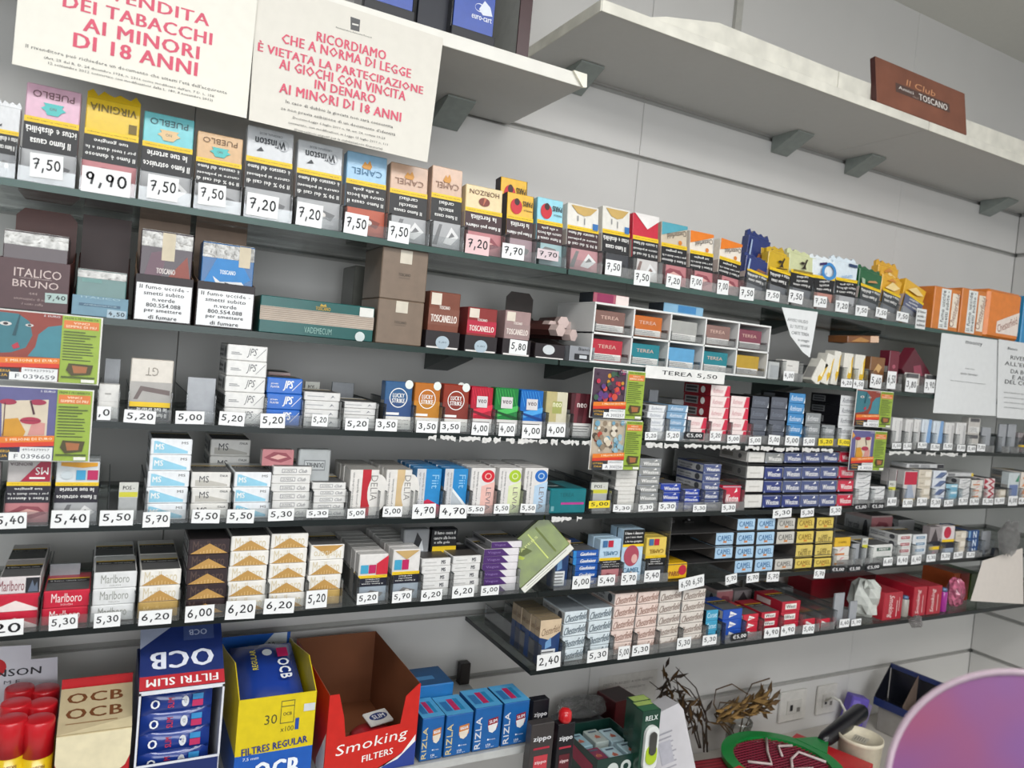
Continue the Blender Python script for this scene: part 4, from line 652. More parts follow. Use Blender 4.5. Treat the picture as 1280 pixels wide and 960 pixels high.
# ---------------------------------------------------------------- third glass shelf
col('C', 'wh', 121, 147, 480, 1, 'half hidden by the tickets', (',0', 121, 508, 138, 525)); col('C', 'plate', 127, 146, 448, 1, 'behind the small white pack', tr=False, y=.08)
col('C', 'gt', 159, 212, 449, 1, '', ('5,20', 154, 513, 194, 529))
col('C', 'plate', 231, 266, 472, 1, 'right of the GT pack', ('5,00', 219, 514, 255, 530))
col('C', 'js', 278, 328, 431, 5, 'white JPS stack', ('5,20', 273, 515, 305, 532))
col('C', 'jb', 330, 374, 472, 3, 'blue JPS stack', ('5,20', 325, 517, 356, 535)); col('C', 'ph', 331, 359, 465, 1, 'behind the blue JPS stack', tr=False, y=.11)
col('C', 'sw', 377, 422, 490, 4, 'slim white stack right of blue', ('5,20', 389, 518, 409, 533)); col('C', 'pos', 378, 396, 477, 1, 'behind the slim white stack', tr=False, y=.11)
col('C', 'sw', 426, 468, 502, 4, 'slim white stack left of Lucky Strike', ('5,20', 431, 523, 460, 538)); col('C', 'plate', 412, 439, 478, 1, 'behind the second slim white stack', tr=False, y=.15)
for i, (k, l, r, tp, tg) in enumerate((('lb', 478, 512, 477, ('3,50', 469, 524, 496, 539)), ('lo', 515, 547, 479, ('3,50', 520, 526, 546, 541)), ('lr', 551, 583, 481, ('3,50', 550, 527, 575, 541)), ('vr', 586, 613, 484, ('4,00', 589, 528, 610, 544)), ('vg', 616, 645, 485, ('4,00', 623, 529, 643, 545)), ('vb', 648, 676, 488, ('4,00', 652, 531, 676, 548)), ('ng', 680, 706, 490, ('4,00', 683, 530, 706, 546)), ('nb', 711, 738, 492, None))):
    col('C', k, l, r, tp, 1, 'on the third glass shelf', tg, deep=1 if i in (2, 3, 5) else 0, lean=2)
col('C', 'rw', 807, 829, 506, 5, 'pale stack beside the tickets', ('5,20', 806, 540, 821, 550)); col('C', 'rl', 831, 856, 506, 5, 'steel blue stack', ('5,20', 832, 539, 849, 551))
col('C', 'pk', 836, 851, 499, 1, 'behind the steel blue stack', tr=False, y=.10); col('C', 'plate', 807, 818, 487, 1, 'behind the pale stack', tr=False, y=.10)
col('C', 'rr', 857, 881, 521, 2, 'low red ended stack', ('€5,00', 855, 540, 879, 549, BL)); col('C', 'rr', 883, 907, 481, 5, 'tall red ended stack', ('5,20', 887, 539, 901, 551)); col('C', 'rr', 909, 932, 495, 4, 'third red ended stack', ('5,00', 909, 544, 924, 554))
col('C', 'rd', 935, 956, 495, 4, 'left dark grey stack', ('5,00', 936, 546, 951, 556)); col('C', 'rd', 959, 979, 496, 4, 'right dark grey stack', ('5,00', 960, 544, 974, 556)); col('C', 'rb', 981, 1001, 491, 5, 'bright blue stack', ('5,00', 981, 545, 998, 557))
col('C', 'rg', 1004, 1023, 516, 3, 'mid grey stack of three', ('5,00', 1004, 547, 1018, 557)); col('C', 'rg', 1025, 1042, 531, 2, 'low grey pair', ('5,20', 1023, 548, 1041, 557, YT)); col('C', 'rk', 1045, 1066, 494, 5, 'white stack with black sides', ('5,00', 1047, 549, 1062, 557, YT))
for i, (k, l, r, tp) in enumerate((('wt', 1113, 1125, 522), ('wt', 1129, 1138, 524), ('wt', 1140, 1148, 524), ('wtb', 1150, 1161, 524), ('wtb', 1164, 1176, 526), ('wt', 1179, 1190, 528), ('wt', 1193, 1205, 528))):
    tg = {0: ('5,50', 1115, 554, 1126, 561), 1: ('5,50', 1129, 554, 1139, 562), 3: ('5,50', 1147, 553, 1158, 560), 4: ('5,50', 1163, 555, 1174, 563), 5: ('5,50', 1179, 554, 1190, 562), 6: ('7,00', 1196, 556, 1206, 564)}.get(i)
    col('C', k, l, r, tp, 1, ['first right of the second tickets', 'second right of the second tickets', 'third right of the second tickets', 'left one of two', 'right one of two', 'next to the blue tinted pair', 'next to the tall tower'][i], tg, tilt=random.uniform(-2, 3), grp='upright boxes right of the tickets')
col('C', 'te', 1208, 1222, 522, 2, 'tall tower near the corner', ('5,60', 1209, 557, 1219, 565))
for l, r, tp, wv in ((1225, 1236, 534, 'right of the tall tower'), (1246, 1255, 530, 'left of its twin near the corner'), (1257, 1267, 530, 'right of its twin near the corner')): col('C', 'plate', l, r, tp, 1, wv, ('7,00', 1221, 555, 1231, 564) if l == 1225 else None)
col('C', 'u9', 1271, 1284, 541, 1, 'cut by the photo edge')
# ---------------------------------------------------------------- fourth glass shelf
col('D', 'm1', -60, -4, 577, 1, 'at far left', ('5,40', -8, 641, 33, 661)); col('D', 'm1', 5, 60, 576, 1, 'under the tickets', deep=2)
col('D', 'm2', 66, 120, 577, 1, 'under the tickets', ('5,40', 63, 638, 111, 660), deep=2)
col('D', 'pos', 146, 170, 603, 1, 'in an empty tray', ('5,50', 124, 638, 166, 657), trw=.05)
col('D', 'msb', 181, 233, 548, 5, 'tall light blue MS stack', ('5,70', 178, 640, 212, 659), deep=0)
col('D', 'msg', 236, 285, 590, 3, 'silver MS stack', ('5,50', 239, 637, 274, 654)); col('D', 'msg', 258, 308, 549, 4, 'silver MS stack set further back', tr=False, y=.105)
col('D', 'msb', 289, 335, 590, 3, 'short light blue MS stack', ('5,50', 283, 637, 317, 654)); col('D', 'msb', 306, 345, 592, 3, 'rear stack behind the short blue one', tr=False, y=.105)
col('D', 'club', 337, 385, 583, 6, 'left thin Club stack', ('5,30', 335, 636, 367, 651), dep=.088); col('D', 'club', 388, 430, 603, 5, 'right thin Club stack', ('5,30', 383, 637, 410, 647))
zc1 = P(347, 583, DF+.03).z; o = block('cigarette_pack', 'faded pink photo pack standing on the left Club stack', 327, 366, 562, 'cigarette pack', photo('#b9797d', 1, 0, 1), '#b59a98', z=zc1+.001, y=.03, d=.02)
zc2 = P(409, 603, DF+.03).z; block('cigarette_pack', 'grey Dunhill pack standing on the right Club stack', 371, 411, 562, 'cigarette pack', [('r', '#7c7f82', .17, .35, .84, .68), ('r', '#b6babb', .2, .39, .81, .64), ('t', '#3d3f43', 'DUNHILL', .51, .52, .54, .15, 180, 1)], '#a9adae', z=zc2+.001, y=.03, d=.02)
for i, (k, l, r, tp, tg) in enumerate((('dr1', 434, 470, 587, ('5,00', 434, 636, 456, 648)), ('dt1', 479, 511, 587, ('5,00', 478, 633, 502, 646)), ('f1', 517, 548, 586, ('4,70', 515, 630, 544, 648)), ('f2', 552, 581, 586, ('4,70', 549, 631, 583, 648)), ('l1', 585, 615, 585, ('5,50', 583, 632, 605, 642)), ('l2', 620, 648, 585, ('5,50', 617, 630, 636, 642)), ('l3', 652, 681, 585, ('5,50', 650, 630, 669, 641)))):
    col('D', k, l, r, tp, 1, 'on the fourth shelf', tg, deep=4)
block('stick_box', 'teal box lettered TEREA with a pink stripe on the fourth glass shelf', 686, 731, 611, 'box', [('t', '#0c5a62', 'TEREA', .45, .75, .4, .16), ('r', '#b03a8a', .3, .36, .94, .45), ('r', '#6a9fa5', .04, .1, .12, .3)], '#0f7079', sh='D', y=.006, d=.09, topart=[('r', '#1a3438', .05, .1, .5, .9), ('r', '#b7c4c4', .1, .3, .4, .36)])
col('D', 'pos', 736, 757, 603, 1, 'behind the yellow edged tag', ('5,00', 736, 626, 762, 635, YT), trw=.045)
col('D', 'ww', 766, 792, 588, 5, 'plain white stack', ('5,30', 766, 631, 788, 640)); col('D', 'wg', 794, 821, 573, 6, 'grey Winston stack', ('5,30', 798, 630, 816, 639)); col('D', 'wv', 823, 848, 604, 3, 'royal blue Winston stack', ('5,30', 823, 628, 844, 639))
col('D', 'wv', 850, 873, 611, 3, 'short royal blue Winston stack'); col('D', 'ws', 875, 897, 580, 5, 'tall slate blue Winston stack', ('5,30', 866, 631, 882, 640)); col('D', 'wr', 901, 924, 607, 1, 'single', ('5,30', 902, 630, 919, 640))
# long pushers: four tiers of boxed packs
def tiers(shelf, cols, rows, nm, y=.012, d=.088):
    """cols: (l, r) edges per column; rows: per tier (top, bottom, [kind or None])"""
    Y = DF+y; out = []
    for ri, (tp, bt, ks) in enumerate(rows):
        for ci, kk in enumerate(ks):
            if not kk: continue
            l, r, dy = cols[ci]; l += (len(rows)-1-ri)*1.1; r += (len(rows)-1-ri)*1.1; a, b = P(l, bt+dy, Y), P(r, bt+dy, Y); t_ = P((l+r)/2, tp+dy, Y)
            kw, kd, kh = K[kk]['dims']; w = b.x-a.x; h = t_.z-(a.z+b.z)/2
            if ri == len(rows)-1: zb_ = SZ[shelf]+.003; h += (a.z+b.z)/2-zb_
            else: zb_ = (a.z+b.z)/2
            obj('cigarette_pack', pack_mesh(kk), None, ((a.x+b.x)/2, Y-DW+d/2, zb_), None, f'{K[kk]["look"]}, {["first","second","third","fourth","fifth","sixth"][ci]} column, {["top","second","third","bottom"][ri]} tier of the {nm}', 'cigarette pack', f'packs of the {nm}', scale=(w/kw, d/kd, h/kh))
wc = [(930, 952, -1), (953, 975, 0), (977, 999, -.3), (1000, 1022, -.6), (1023, 1044, -.9), (1046, 1065, -1.5)]
tiers('D', wc, [(566, 579, ['ww', 'wg', 'ws', 'ws', 'ws', 'wr']), (584, 599, ['ww', 'wn', 'ws', 'ws', 'ws', 'wr']), (601, 616, ['ww', 'wn', 'ws', 'ws', 'ws', 'wr']), (619, 633, ['ww', 'wn', 'wn', 'ws', 'ws', 'wr'])], 'Winston rack')
def rack(shelf, l, r, zs, name, y=.010, tiersn=4, dep=.25):
    Y = DF+y; xl, xr = xat(l, SZ[shelf], Y), xat(r, SZ[shelf], Y); w = xr-xl
    m = MB(); RK = mat('#3c3b3b', .3, coat=.3)
    o = empty('pack_rack', ((xl+xr)/2, Y-DW, SZ[shelf]+.0004), f'clear four-tier rack holding the {name}', 'rack')
    for a in (-w/2-.004, w/2+.002): m = MB(); m.box(a, a+.002, 0, dep, 0, zs[0]-SZ[shelf], ACRYL); obj('side_wall', m, o)
    for zq in zs[1:]:
        m = MB(); m.box(-w/2-.002, w/2+.002, .001, dep, -.0009, .0003, RK); obj('tier_plate', m, o, (0, 0, zq-SZ[shelf]))
    return o
rack('D', 930, 1064, [P(990, v, DF+.012).z for v in (563, 581.5, 600, 617.5)], 'Winston packs')
for l, t, r, b, nmx in ((966, 636, 989, 647, 'left Winston columns'), (1001, 636, 1017, 646, 'middle Winston columns'), (1037, 633, 1051, 644, 'red Winston column')): price('5,30', l, t, r, b, nmx, rot=random.uniform(-6, 4))
col('D', 'pm', 1067, 1085, 590, 4, 'taller wave marked stack', ('€5,00', 1067, 630, 1084, 638, BL)); col('D', 'pm', 1087, 1104, 608, 2, 'shorter wave marked stack', ('€5,00', 1088, 629, 1105, 637, BL))
col('D', 'pos', 1108, 1117, 601, 1, 'beside the red topped pack', ('6,00', 1109, 622, 1120, 632)); col('D', 'u6', 1127, 1143, 589, 1, 'near the second tickets', ('5,00', 1128, 624, 1140, 634), deep=2)
for k, l, r, tp, n, nm, tg in (('be', 1145, 1161, 587, 4, 'left pale stack near the corner', ('5,30', 1146, 622, 1158, 632)), ('gst', 1163, 1179, 588, 4, 'blue striped stack', ('5,30', 1163, 623, 1175, 634)), ('lbl', 1181, 1195, 605, 3, 'turquoise stack', ('5,30', 1180, 625, 1191, 633)), ('pm', 1197, 1210, 598, 4, 'wave marked stack near turquoise', ('5,30', 1198, 622, 1209, 631)),
    ('owh', 1212, 1226, 600, 4, 'orange striped white stack', ('5,30', 1212, 623, 1223, 631)), ('rst', 1228, 1241, 598, 4, 'red chevron stack', ('5,30', 1228, 623, 1241, 631)), ('be', 1243, 1256, 612, 2, 'low beige stack', ('5,30', 1243, 622, 1255, 630)), ('or', 1273, 1288, 590, 4, 'orange banded stack at the edge', ('6,00', 1273, 622, 1285, 630))):
    col('D', k, l, r, tp, n, nm, tg)
col('D', 'u7', 1258, 1271, 591, 1, 'near the corner', ('6,00', 1260, 620, 1271, 632))
zt = P(1170, 587, DF+.03).z+.001
block('cigarette_carton', 'long white carton lying across the blue striped stack', 1134, 1180, 0, 'carton', [('r', '#7d7e80', .05, .2, .3, .8), ('r', '#9a9b9d', .35, .2, .6, .8), ('r', '#2c2d33', .8, .1, .98, .9)], '#c8c9c9', z=zt+.002, y=.03, d=.05, h=.012, group='long cartons lying across the stacks')
block('cigarette_carton', 'long white carton lying across the turquoise stack', 1183, 1217, 0, 'carton', [('r', '#7d7e80', .05, .2, .3, .8), ('r', '#e0c24a', .9, .1, .98, .9)], '#c8c9c9', z=P(1205, 597, DF+.03).z+.002, y=.03, d=.05, h=.012, group='long cartons lying across the stacks')
# ---------------------------------------------------------------- fifth glass shelf
col('E', ['ml', 'mr', 'mr'], -6, 46, 721, 3, 'mixed Marlboro stack at the left', ('20', -14, 775, 29, 795), deep=1)
col('E', 'mtr', 51, 109, 738, 2, 'red Marlboro Touch pair', ('5,30', 61, 769, 97, 787), deep=0); col('E', 'plate', 59, 97, 705, 1, 'behind the red Touch pair', tr=False, y=.09)
col('E', 'mtw', 112, 166, 715, 3, 'white Marlboro Touch stack', ('5,30', 117, 766, 150, 784), deep=1)
col('E', ['mg', 'mg', 'mgb'], 171, 222, 712, 3, 'gold Marlboro stack of three', ('6,20', 173, 763, 214, 781), deep=1)
col('E', 'md', 230, 281, 674, 5, 'dark Marlboro stack', ('6,00', 231, 757, 267, 777)); col('E', 'mg', 282, 330, 670, 5, 'left tall gold Marlboro stack', ('6,20', 281, 751, 318, 774)); col('E', 'mg', 333, 379, 667, 5, 'right tall gold Marlboro stack', ('6,20', 329, 748, 367, 767))
col('E', ['mgi', 'mg', 'mg', 'mgb'], 382, 424, 681, 4, 'gold stack with the inverted pack', ('5,20', 382, 738, 408, 760))
col('E', 'u1', 445, 481, 693, 1, 'before a row', ('5,20', 446, 741, 472, 755), deep=6); col('E', 'u2', 487, 521, 687, 1, 'before a row', ('5,70', 490, 739, 514, 753), deep=6)
col('E', 'sv', 524, 560, 698, 5, 'left slim white MS stack', ('6,20', 526, 737, 552, 751), deep=1); col('E', 'sv', 562, 597, 695, 5, 'right slim white MS stack', ('6,20', 565, 732, 592, 747), deep=1)
zt = P(540, 697, DF+.05).z+.001
block('cigarette_pack', 'black and white photo pack standing on the left slim stack', 503, 535, 662, 'cigarette pack', [('p', '#2c2c30', [(.3, .1), (.5, .9), (.7, .6), (.6, .1)]), ('p', '#d9dcdf', [(.55, .2), (.7, .6), (.8, .2)])], '#8f9194', z=zt, y=.06, d=.02)
block('cigarette_pack', 'black pack with yellow band standing on the slim stacks', 538, 570, 661, 'cigarette pack', [('t', WT, 'Il fumo causa il', .5, .85, .8, .12, 0, 1), ('t', WT, 'cancro alla bocca', .5, .66, .84, .12, 0, 1), ('t', WT, 'e alla gola', .4, .48, .6, .12, 0, 1), ('r', YL, .04, .06, .96, .34)], '#1d1e22', z=zt, y=.06, d=.02)
col('E', 'pw', 600, 644, 686, 6, 'purple and white stack', ('5,00', 601, 732, 623, 744))
col('E', 'pw', 614, 652, 677, 1, 'lying crooked', tr=False, zoff=P(625, 686, DF+.02).z-SZ['E']-.001, tilt=0, y=.02)
col('E', 'go', 713, 745, 688, 5, 'blue stack on the right pane', ('6,00', 715, 720, 737, 736), deep=1)
col('E', 'u3', 744+2, 772, 674, 1, 'beside the blue stack', ('5,40', 747, 719, 768, 732), deep=1); col('E', 'u4', 774, 800, 662, 1, 'right of its inverted twin', ('5,70', 776, 716, 795, 731), deep=1); col('E', 'u5', 804, 829, 672, 1, 'left of the empty rack', ('5,40', 805, 713, 824, 727), deep=1)
block('cigarette_pack', 'small yellow and red pack lying alone in the empty rack', 833, 858, 704, 'cigarette pack', [('c', '#b8243a', .75, .55, .2), ('t', '#7a1f28', 'PARIS', .35, .35, .5, .3, 0, 1)], '#dcae1c', sh='E', y=.012, d=.06)
cc = [(892, 914, 1.2), (918, 940, .8), (943, 965, .4), (968, 990, 0), (993, 1014, -.5), (1017, 1038, -.9)]
tiers('E', cc, [(648, 662, [None, 'cb', 'cb', 'cg', 'cy', 'cy']), (665, 680, ['cb', 'cb', 'cb', 'cg', 'cy', 'ct']), (682, 697, ['cb', 'cb', 'cb', None, 'ct', 'ct']), (699, 713, [None, 'cb', 'cb', 'cg', 'cy', 'cy'])], 'Camel rack')
rack('E', 834, 1038, [P(960, v, DF+.012).z for v in (644, 663, 681, 698)], 'Camel packs')
for i, (px, py) in enumerate(((838, 655), (838, 668), (838, 684), (862, 656), (862, 670), (862, 686), (882, 700), (862, 702))):
    p = P(px, py, DF+.10); m = MB(); m.box(-.014, .014, 0, .012, 0, .010, mat('#2a2927', .3, coat=.3), .002); m.lathe([(.003, .010), (.003, .013)], '#8f8f8d', n=8, cy=.004)
    obj('pusher_plate', m, None, tuple(p), label='dark spring pusher left bare in the Camel rack, '+['upper left', 'second tier left', 'third tier left', 'upper middle', 'second tier middle', 'third tier middle', 'rightmost low one', 'lowest middle one'][i], cat='pusher', group='bare pushers of the Camel rack')
price('6,50 6,50', 849, 721, 880, 736, 'empty part of the Camel rack', rot=-5)
for l, t, r, b, nmx in ((907, 718, 921, 730, 'first Camel columns'), (933, 717, 948, 728, 'third Camel column'), (958, 715, 973, 727, 'grey Camel column'), (1017, 712, 1030, 723, 'yellow Camel columns')): price('5,70', l, t, r, b, nmx, rot=random.uniform(-6, 4))
col('E', ['ye', 'owh', 'owh'], 1040, 1060, 672, 3, 'stack under a yellow pack', ('€5,00', 1038, 708, 1056, 716, BL)); col('E', 'plate', 1063, 1072, 680, 1, 'by the yellow stack', ('€5,00', 1060, 707, 1076, 715, BL)); col('E', 'pos', 1075, 1082, 673, 1, 'by the Merit packs', ('€5,00', 1082, 705, 1100, 713, BL))
col('E', 'me', 1085, 1114, 681, 2, 'pair of green labelled packs', ('6,60', 1104, 697, 1115, 707), deep=1); col('E', 'mf', 1120, 1137, 668, 4, 'red labelled stack', ('6,40', 1121, 695, 1134, 706)); col('E', 'mh', 1139, 1156, 668, 4, 'steel blue labelled stack', ('6,40', 1139, 694, 1151, 705))
col('E', 'ph', 1086, 1112, 645, 1, 'standing at the back', tr=False, y=.14); col('E', 'pk', 1120, 1140, 650, 1, 'standing at the back', tr=False, y=.14)
col('E', 'u9', 1159, 1172, 659, 1, 'on the fifth shelf', ('5,30', 1158, 693, 1169, 702)); col('E', 'u8', 1175, 1190, 658, 1, 'on the fifth shelf', ('5,20', 1176, 691, 1187, 700)); col('E', 'be', 1192, 1205, 664, 3, 'beige stack near the corner', ('5,30', 1192, 690, 1203, 698)); col('E', 'bt', 1208, 1221, 663, 3, 'blue squiggle stack', ('5,20', 1208, 690, 1218, 697)); col('E', 'plate', 1225, 1236, 664, 1, 'left of the crumpled bag')
# ---------------------------------------------------------------- lowest glass shelf
col('F', 'hb', 701, 729, 764, 4, 'left pale blue Chesterfield stack', dep=.088); col('F', 'hb', 732, 760, 760, 4, 'right pale blue Chesterfield stack', ('5,30', 734, 812, 759, 827))
col('F', 'hp', 762, 789, 742, 5, 'pink Chesterfield stack', ('5,00', 772, 808, 786, 824), deep=0); col('F', 'hp', 791, 817, 740, 5, 'second pink Chesterfield stack', ('5,30', 790, 806, 811, 819)); col('F', 'hw', 819, 846, 738, 5, 'left off-white Chesterfield stack'); col('F', 'hw', 848, 876, 737, 5, 'right off-white Chesterfield stack', ('5,30', 846, 797, 863, 811))
col('F', 'cr', 879, 894, 763, 3, 'light blue stack beside Chesterfield', ('5,30', 878, 794, 895, 806)); col('F', 'db', 901, 925, 762, 3, 'deep blue triangle marked stack', ('€5,00', 914, 791, 934, 800, BL)); col('F', 'dr', 927, 946, 768, 3, 'red triangle marked stack')
col('F', 'we', 949, 971, 765, 3, 'left West stack', ('4,90', 955, 785, 973, 797)); col('F', 'we', 974, 997, 752, 3, 'right West stack', ('4,90', 976, 782, 993, 794)); col('F', 'dr', 1000, 1018, 774, 1, 'left of its twin', ('5,00', 1003, 781, 1017, 792)); col('F', 'dr', 1020, 1037, 774, 1, 'right of its twin')
col('F', 'ph', 893, 913, 738, 1, 'behind the deep blue stack', tr=False, y=.13); col('F', 'u9', 915, 937, 738, 1, 'behind the deep blue stack', tr=False, y=.13); col('F', 'pk', 957, 990, 735, 1, 'behind the West stacks', tr=False, y=.2)
col('F', 'plate', 1040, 1052, 742, 1, 'right of the red packs', ('6,40', 1049, 774, 1061, 784))
price('5,70', 1064, 774, 1076, 782, 'crumpled white paper box')

def residue(l, r, py0, slope, label, sh='C', seed=1):
    rr = random.Random(seed); Y = DF-.0006; z0 = SZ[sh]-.001; a, b = xat(l, z0, Y), xat(r, z0, Y); n = int((r-l)/2.2); top = []; bot = []; t = empty('tape_residue', (a, Y-DW, z0), label, 'tape residue', 'torn tape on the shelf edges')
    k = 0
    while k < n:
        L_ = rr.randint(4, 11); m = MB(); pts = []; e = min(k+L_, n)
        for i in range(k, e+1): pts.append(((b-a)*i/n, -.004+rr.uniform(-.002, .002)))
        for i in range(e, k-1, -1): pts.append(((b-a)*i/n+rr.uniform(-.001, .001), -.011+rr.uniform(-.004, .003)))
        m.prism(pts, 0, .0004, mat('#d3d2cf', .7, var=.12, scale=120)); obj('torn_strip', m, t); k = e+rr.randint(1, 3)
residue(536, 742, 0, 0, 'torn white tape residue on the third shelf edge left of the tickets', seed=2); residue(808, 1042, 0, 0, 'torn white tape residue on the third shelf edge below the Rothmans stacks', seed=5)
residue(1112, 1208, 0, 0, 'torn white tape residue on the third shelf edge near the corner', seed=9); residue(690, 728, 0, 0, 'short torn tape under the teal box on the fourth shelf edge', sh='D', seed=11)
# ================================================================ sheets, posters and tickets
def sheet(name, label, cat, corners, Y, items, body='#e6e3d8', group=None, th=.0007, parent=None, kind_=None):
    w = [P(a, b, Y) for a, b in corners]; x0 = min(p.x for p in w); x1 = max(p.x for p in w); z0 = min(p.z for p in w); z1 = max(p.z for p in w)
    m = MB(); m.prism([(p.x-x0, p.z-z0) for p in reversed(w)], 0, th, mat(body, .6, var=.02)); Wd, Hd = x1-x0, z1-z0; L = []
    def uv(a, b): p = P(a, b, Y); return ((p.x-x0)/Wd, (p.z-z0)/Hd)
    for it in items:
        if it[0] == 'T':
            _, c, s, cx, cy, ww, hh = it[:7]; rot = it[7] if len(it) > 7 else 0; b = it[8] if len(it) > 8 else 0; sh = it[9] if len(it) > 9 else 0
            u, v = uv(cx, cy); tw = (P(cx+ww/2, cy, Y).x-P(cx-ww/2, cy, Y).x)/Wd; tt = (P(cx, cy-hh/2, Y).z-P(cx, cy+hh/2, Y).z)/Hd; L.append(('t', c, s, u, v, tw, tt, rot, b, sh))
        elif it[0] == 'G': L.append(('p', it[1], [uv(a, b) for a, b in it[2]]))
        elif it[0] == 'C': u, v = uv(it[2], it[3]); L.append(('c', it[1], u, v, (P(it[2]+it[4], it[3], Y).x-P(it[2], it[3], Y).x)/Wd, it[5] if len(it) > 5 else 1))
        else: L.append(it)
    m.art(((0, 0, 0), (Wd, 0, 0), (0, 0, Hd), (0, -1, 0)), L)
    return obj(name, m, parent, (x0, Y-DW-th, z0), label=label, cat=cat, group=group)
def Q(l, t, r, b, lt=None):   # pixel rectangle following the shelf perspective; t and b are given at l
    f = lambda x, y, x2: y+(606-y)/(2371-x)*(x2-x)
    return [(l, t), (r, f(l, t, r)), (r, f(l, b, r)), (l, b)]
RP, BKT = '#cf4763', '#3b3a3c'
tp = P(15, 80, DF-.012); 
sheet('poster', 'cream poster forbidding tobacco sales to minors, left of two, red capitals', 'poster', [(30, -90), (327, -60), (308, 148), (15, 80)], DF-.012, [
    ('T', RP, 'LA VENDITA', 180, 4, 172, 15, 0, 1.6), ('T', RP, 'DEI TABACCHI', 176, 26, 188, 16, 0, 1.6), ('T', RP, 'AI MINORI', 179, 49, 146, 17, 0, 1.6), ('T', RP, 'DI 18 ANNI', 172, 69, 156, 18, 0, 1.6),
    ('T', BKT, "Il rivenditore può richiedere un documento che attesti l'età dell'acquirente", 165, 89, 254, 5.5, 0, .6), ('T', BKT, "(Art. 25 del R. D. 24 dicembre 1934, n. 2316 come modificato dall'art. 7 D. L. 158,", 167, 98, 216, 4), ('T', BKT, '12 settembre 2012 convertito con modificazioni dalla L. 189, 8 novembre 2012)', 168, 104, 208, 4)])
sheet('poster', 'cream poster beginning RICORDIAMO about gambling and minors, right of two', 'poster', [(322, -28), (554, 48), (534, 203), (311, 150)], DF-.006, [
    ('G', '#4a4a4c', [(438, 21), (450, 25), (449, 40), (438, 37)]), ('G', '#d9d6cf', [(440, 29), (448, 31), (448, 33), (440, 31)]), ('T', BKT, 'Amministrazione Autonoma Monopoli', 442, 41, 46, 2.4), ('T', RP, 'RICORDIAMO', 440, 58, 88, 12, 0, 1.3), ('T', RP, 'CHE A NORMA DI LEGGE', 436, 71, 164, 12, 0, 1.3), ('T', RP, 'È VIETATA LA PARTECIPAZIONE', 431, 86, 209, 13, 0, 1.3), ('T', RP, 'AI GIOCHI CON VINCITA', 431, 101, 160, 12, 0, 1.3), ('T', RP, 'IN DENARO', 432, 115, 77, 11, 0, 1.3), ('T', RP, 'AI MINORI DI 18 ANNI', 428, 129, 154, 12, 0, 1.3),
    ('T', BKT, 'In caso di dubbio la giocata non sarà consentita', 426, 144, 136, 5, 0, .5), ('T', BKT, "se non previa esibizione di un documento d'identità", 425, 153, 145, 5, 0, .5), ('T', BKT, 'Decreto-Legge 6 luglio 2011 n. 98, art. 24, commi 19-23', 425, 161, 117, 3.6), ('T', BKT, 'convertito, con modificazioni, in Legge 15 luglio 2011 n. 111', 424, 168, 126, 3.6), ('T', BKT, '(Disposizioni urgenti per la stabilizzazione finanziaria)', 424, 175, 112, 3.6)], body='#dcd8ce')
def ticket(l, t, r, b, label, art, num, Y=DF-.004, group='lottery ticket strips hanging from the shelves'):
    q = Q(l, t, r, b); w = [P(a, c, Y) for a, c in q]; x0, x1, z0, z1 = w[0].x, w[1].x, w[3].z, w[0].z; Wd, Hd = x1-x0, z1-z0
    m = MB(); m.box(0, Wd, 0, .0006, 0, Hd, mat('#dddcd6', .4), 0); GR = '#93ac3e'; e = .015
    L = [('r', art[0], e, e, .64, 1-e)]+art[1]+[('r', GR, .64, e, 1-e, 1-e), ('t', '#3d4a1c', 'PREMI E PROBABILITA', .81, .95, .3, .03, 0, 1), ('r', '#d3763a', .655, .80, .97, .92), ('t', '#f0ddc0', 'VINCI', .81, .885, .14, .03, 0, 1), ('t', '#f0ddc0', 'SEMPRE DI PIU', .81, .835, .27, .035, 0, 1)]
    L += lines('#48542a', .65, .33, .97, .78, 11, jit=.4)+[('p', '#4b4424', [(.72, .30), (.94, .29), (.92, .15), (.75, .12), (.70, .2)]), ('p', '#a0643c', [(.75, .27), (.89, .26), (.88, .17), (.77, .16)]), ('r', '#48542a', .66, .09, .96, .11), ('r', '#e6e6dc', .84, .03, .96, .075)]
    L += [('p', '#dd7a26', [(e, .32), (.64, .36), (.64, .28), (e, .24)]), ('p', '#cf3a22', [(e, .24), (.64, .28), (.64, .22), (e, .18)]), ('t', '#f4e3c4', '5 MILIONI DI EURO', .40, .305, .44, .035, 3, 1), ('r', '#2c3038', e, e, .3, .18), ('t', '#d7a63a', 'LOTTERIA', .13, .14, .2, .035, 0, 1), ('t', '#d7a63a', 'ITALIA', .13, .08, .15, .035, 0, 1), ('r', '#dfe0e0', .32, .13, .63, .20), ('t', '#44474c', '4954279957', .47, .165, .26, .03), ('r', '#e3e4e4', .22, .02, .63, .13), ('t', '#2e3440', num, .44, .075, .34, .06), ('t', '#d9dadd', '5 EURO', .55, .955, .14, .025, 0, 1)]
    m.art(((0, 0, 0), (Wd, 0, 0), (0, 0, Hd), (0, -1, 0)), L)
    return obj('lottery_ticket', m, None, (x0, Y-DW-.0006, z0), label=label, cat='lottery ticket', group=group)
face1 = ('#8a3a2e', [('p', '#35707c', [(.015, .36), (.015, .96), (.26, .95), (.36, .85), (.39, .66), (.34, .48), (.22, .4)]), ('p', '#3f7f8c', [(.36, .36), (.42, .5), (.44, .68), (.52, .8), (.64, .84), (.64, .36)]), ('c', '#d0ccc8', .16, .80, .05, .4), ('c', '#2c2026', .16, .80, .022, .6), ('c', '#d0ccc8', .36, .8, .035, .4), ('c', '#2c2026', .36, .8, .016, .6), ('p', '#ad2c40', [(.22, .5), (.27, .55), (.29, .48), (.24, .45)]), ('p', '#1f4a55', [(.27, .94), (.28, .94), (.25, .64), (.22, .64)])])
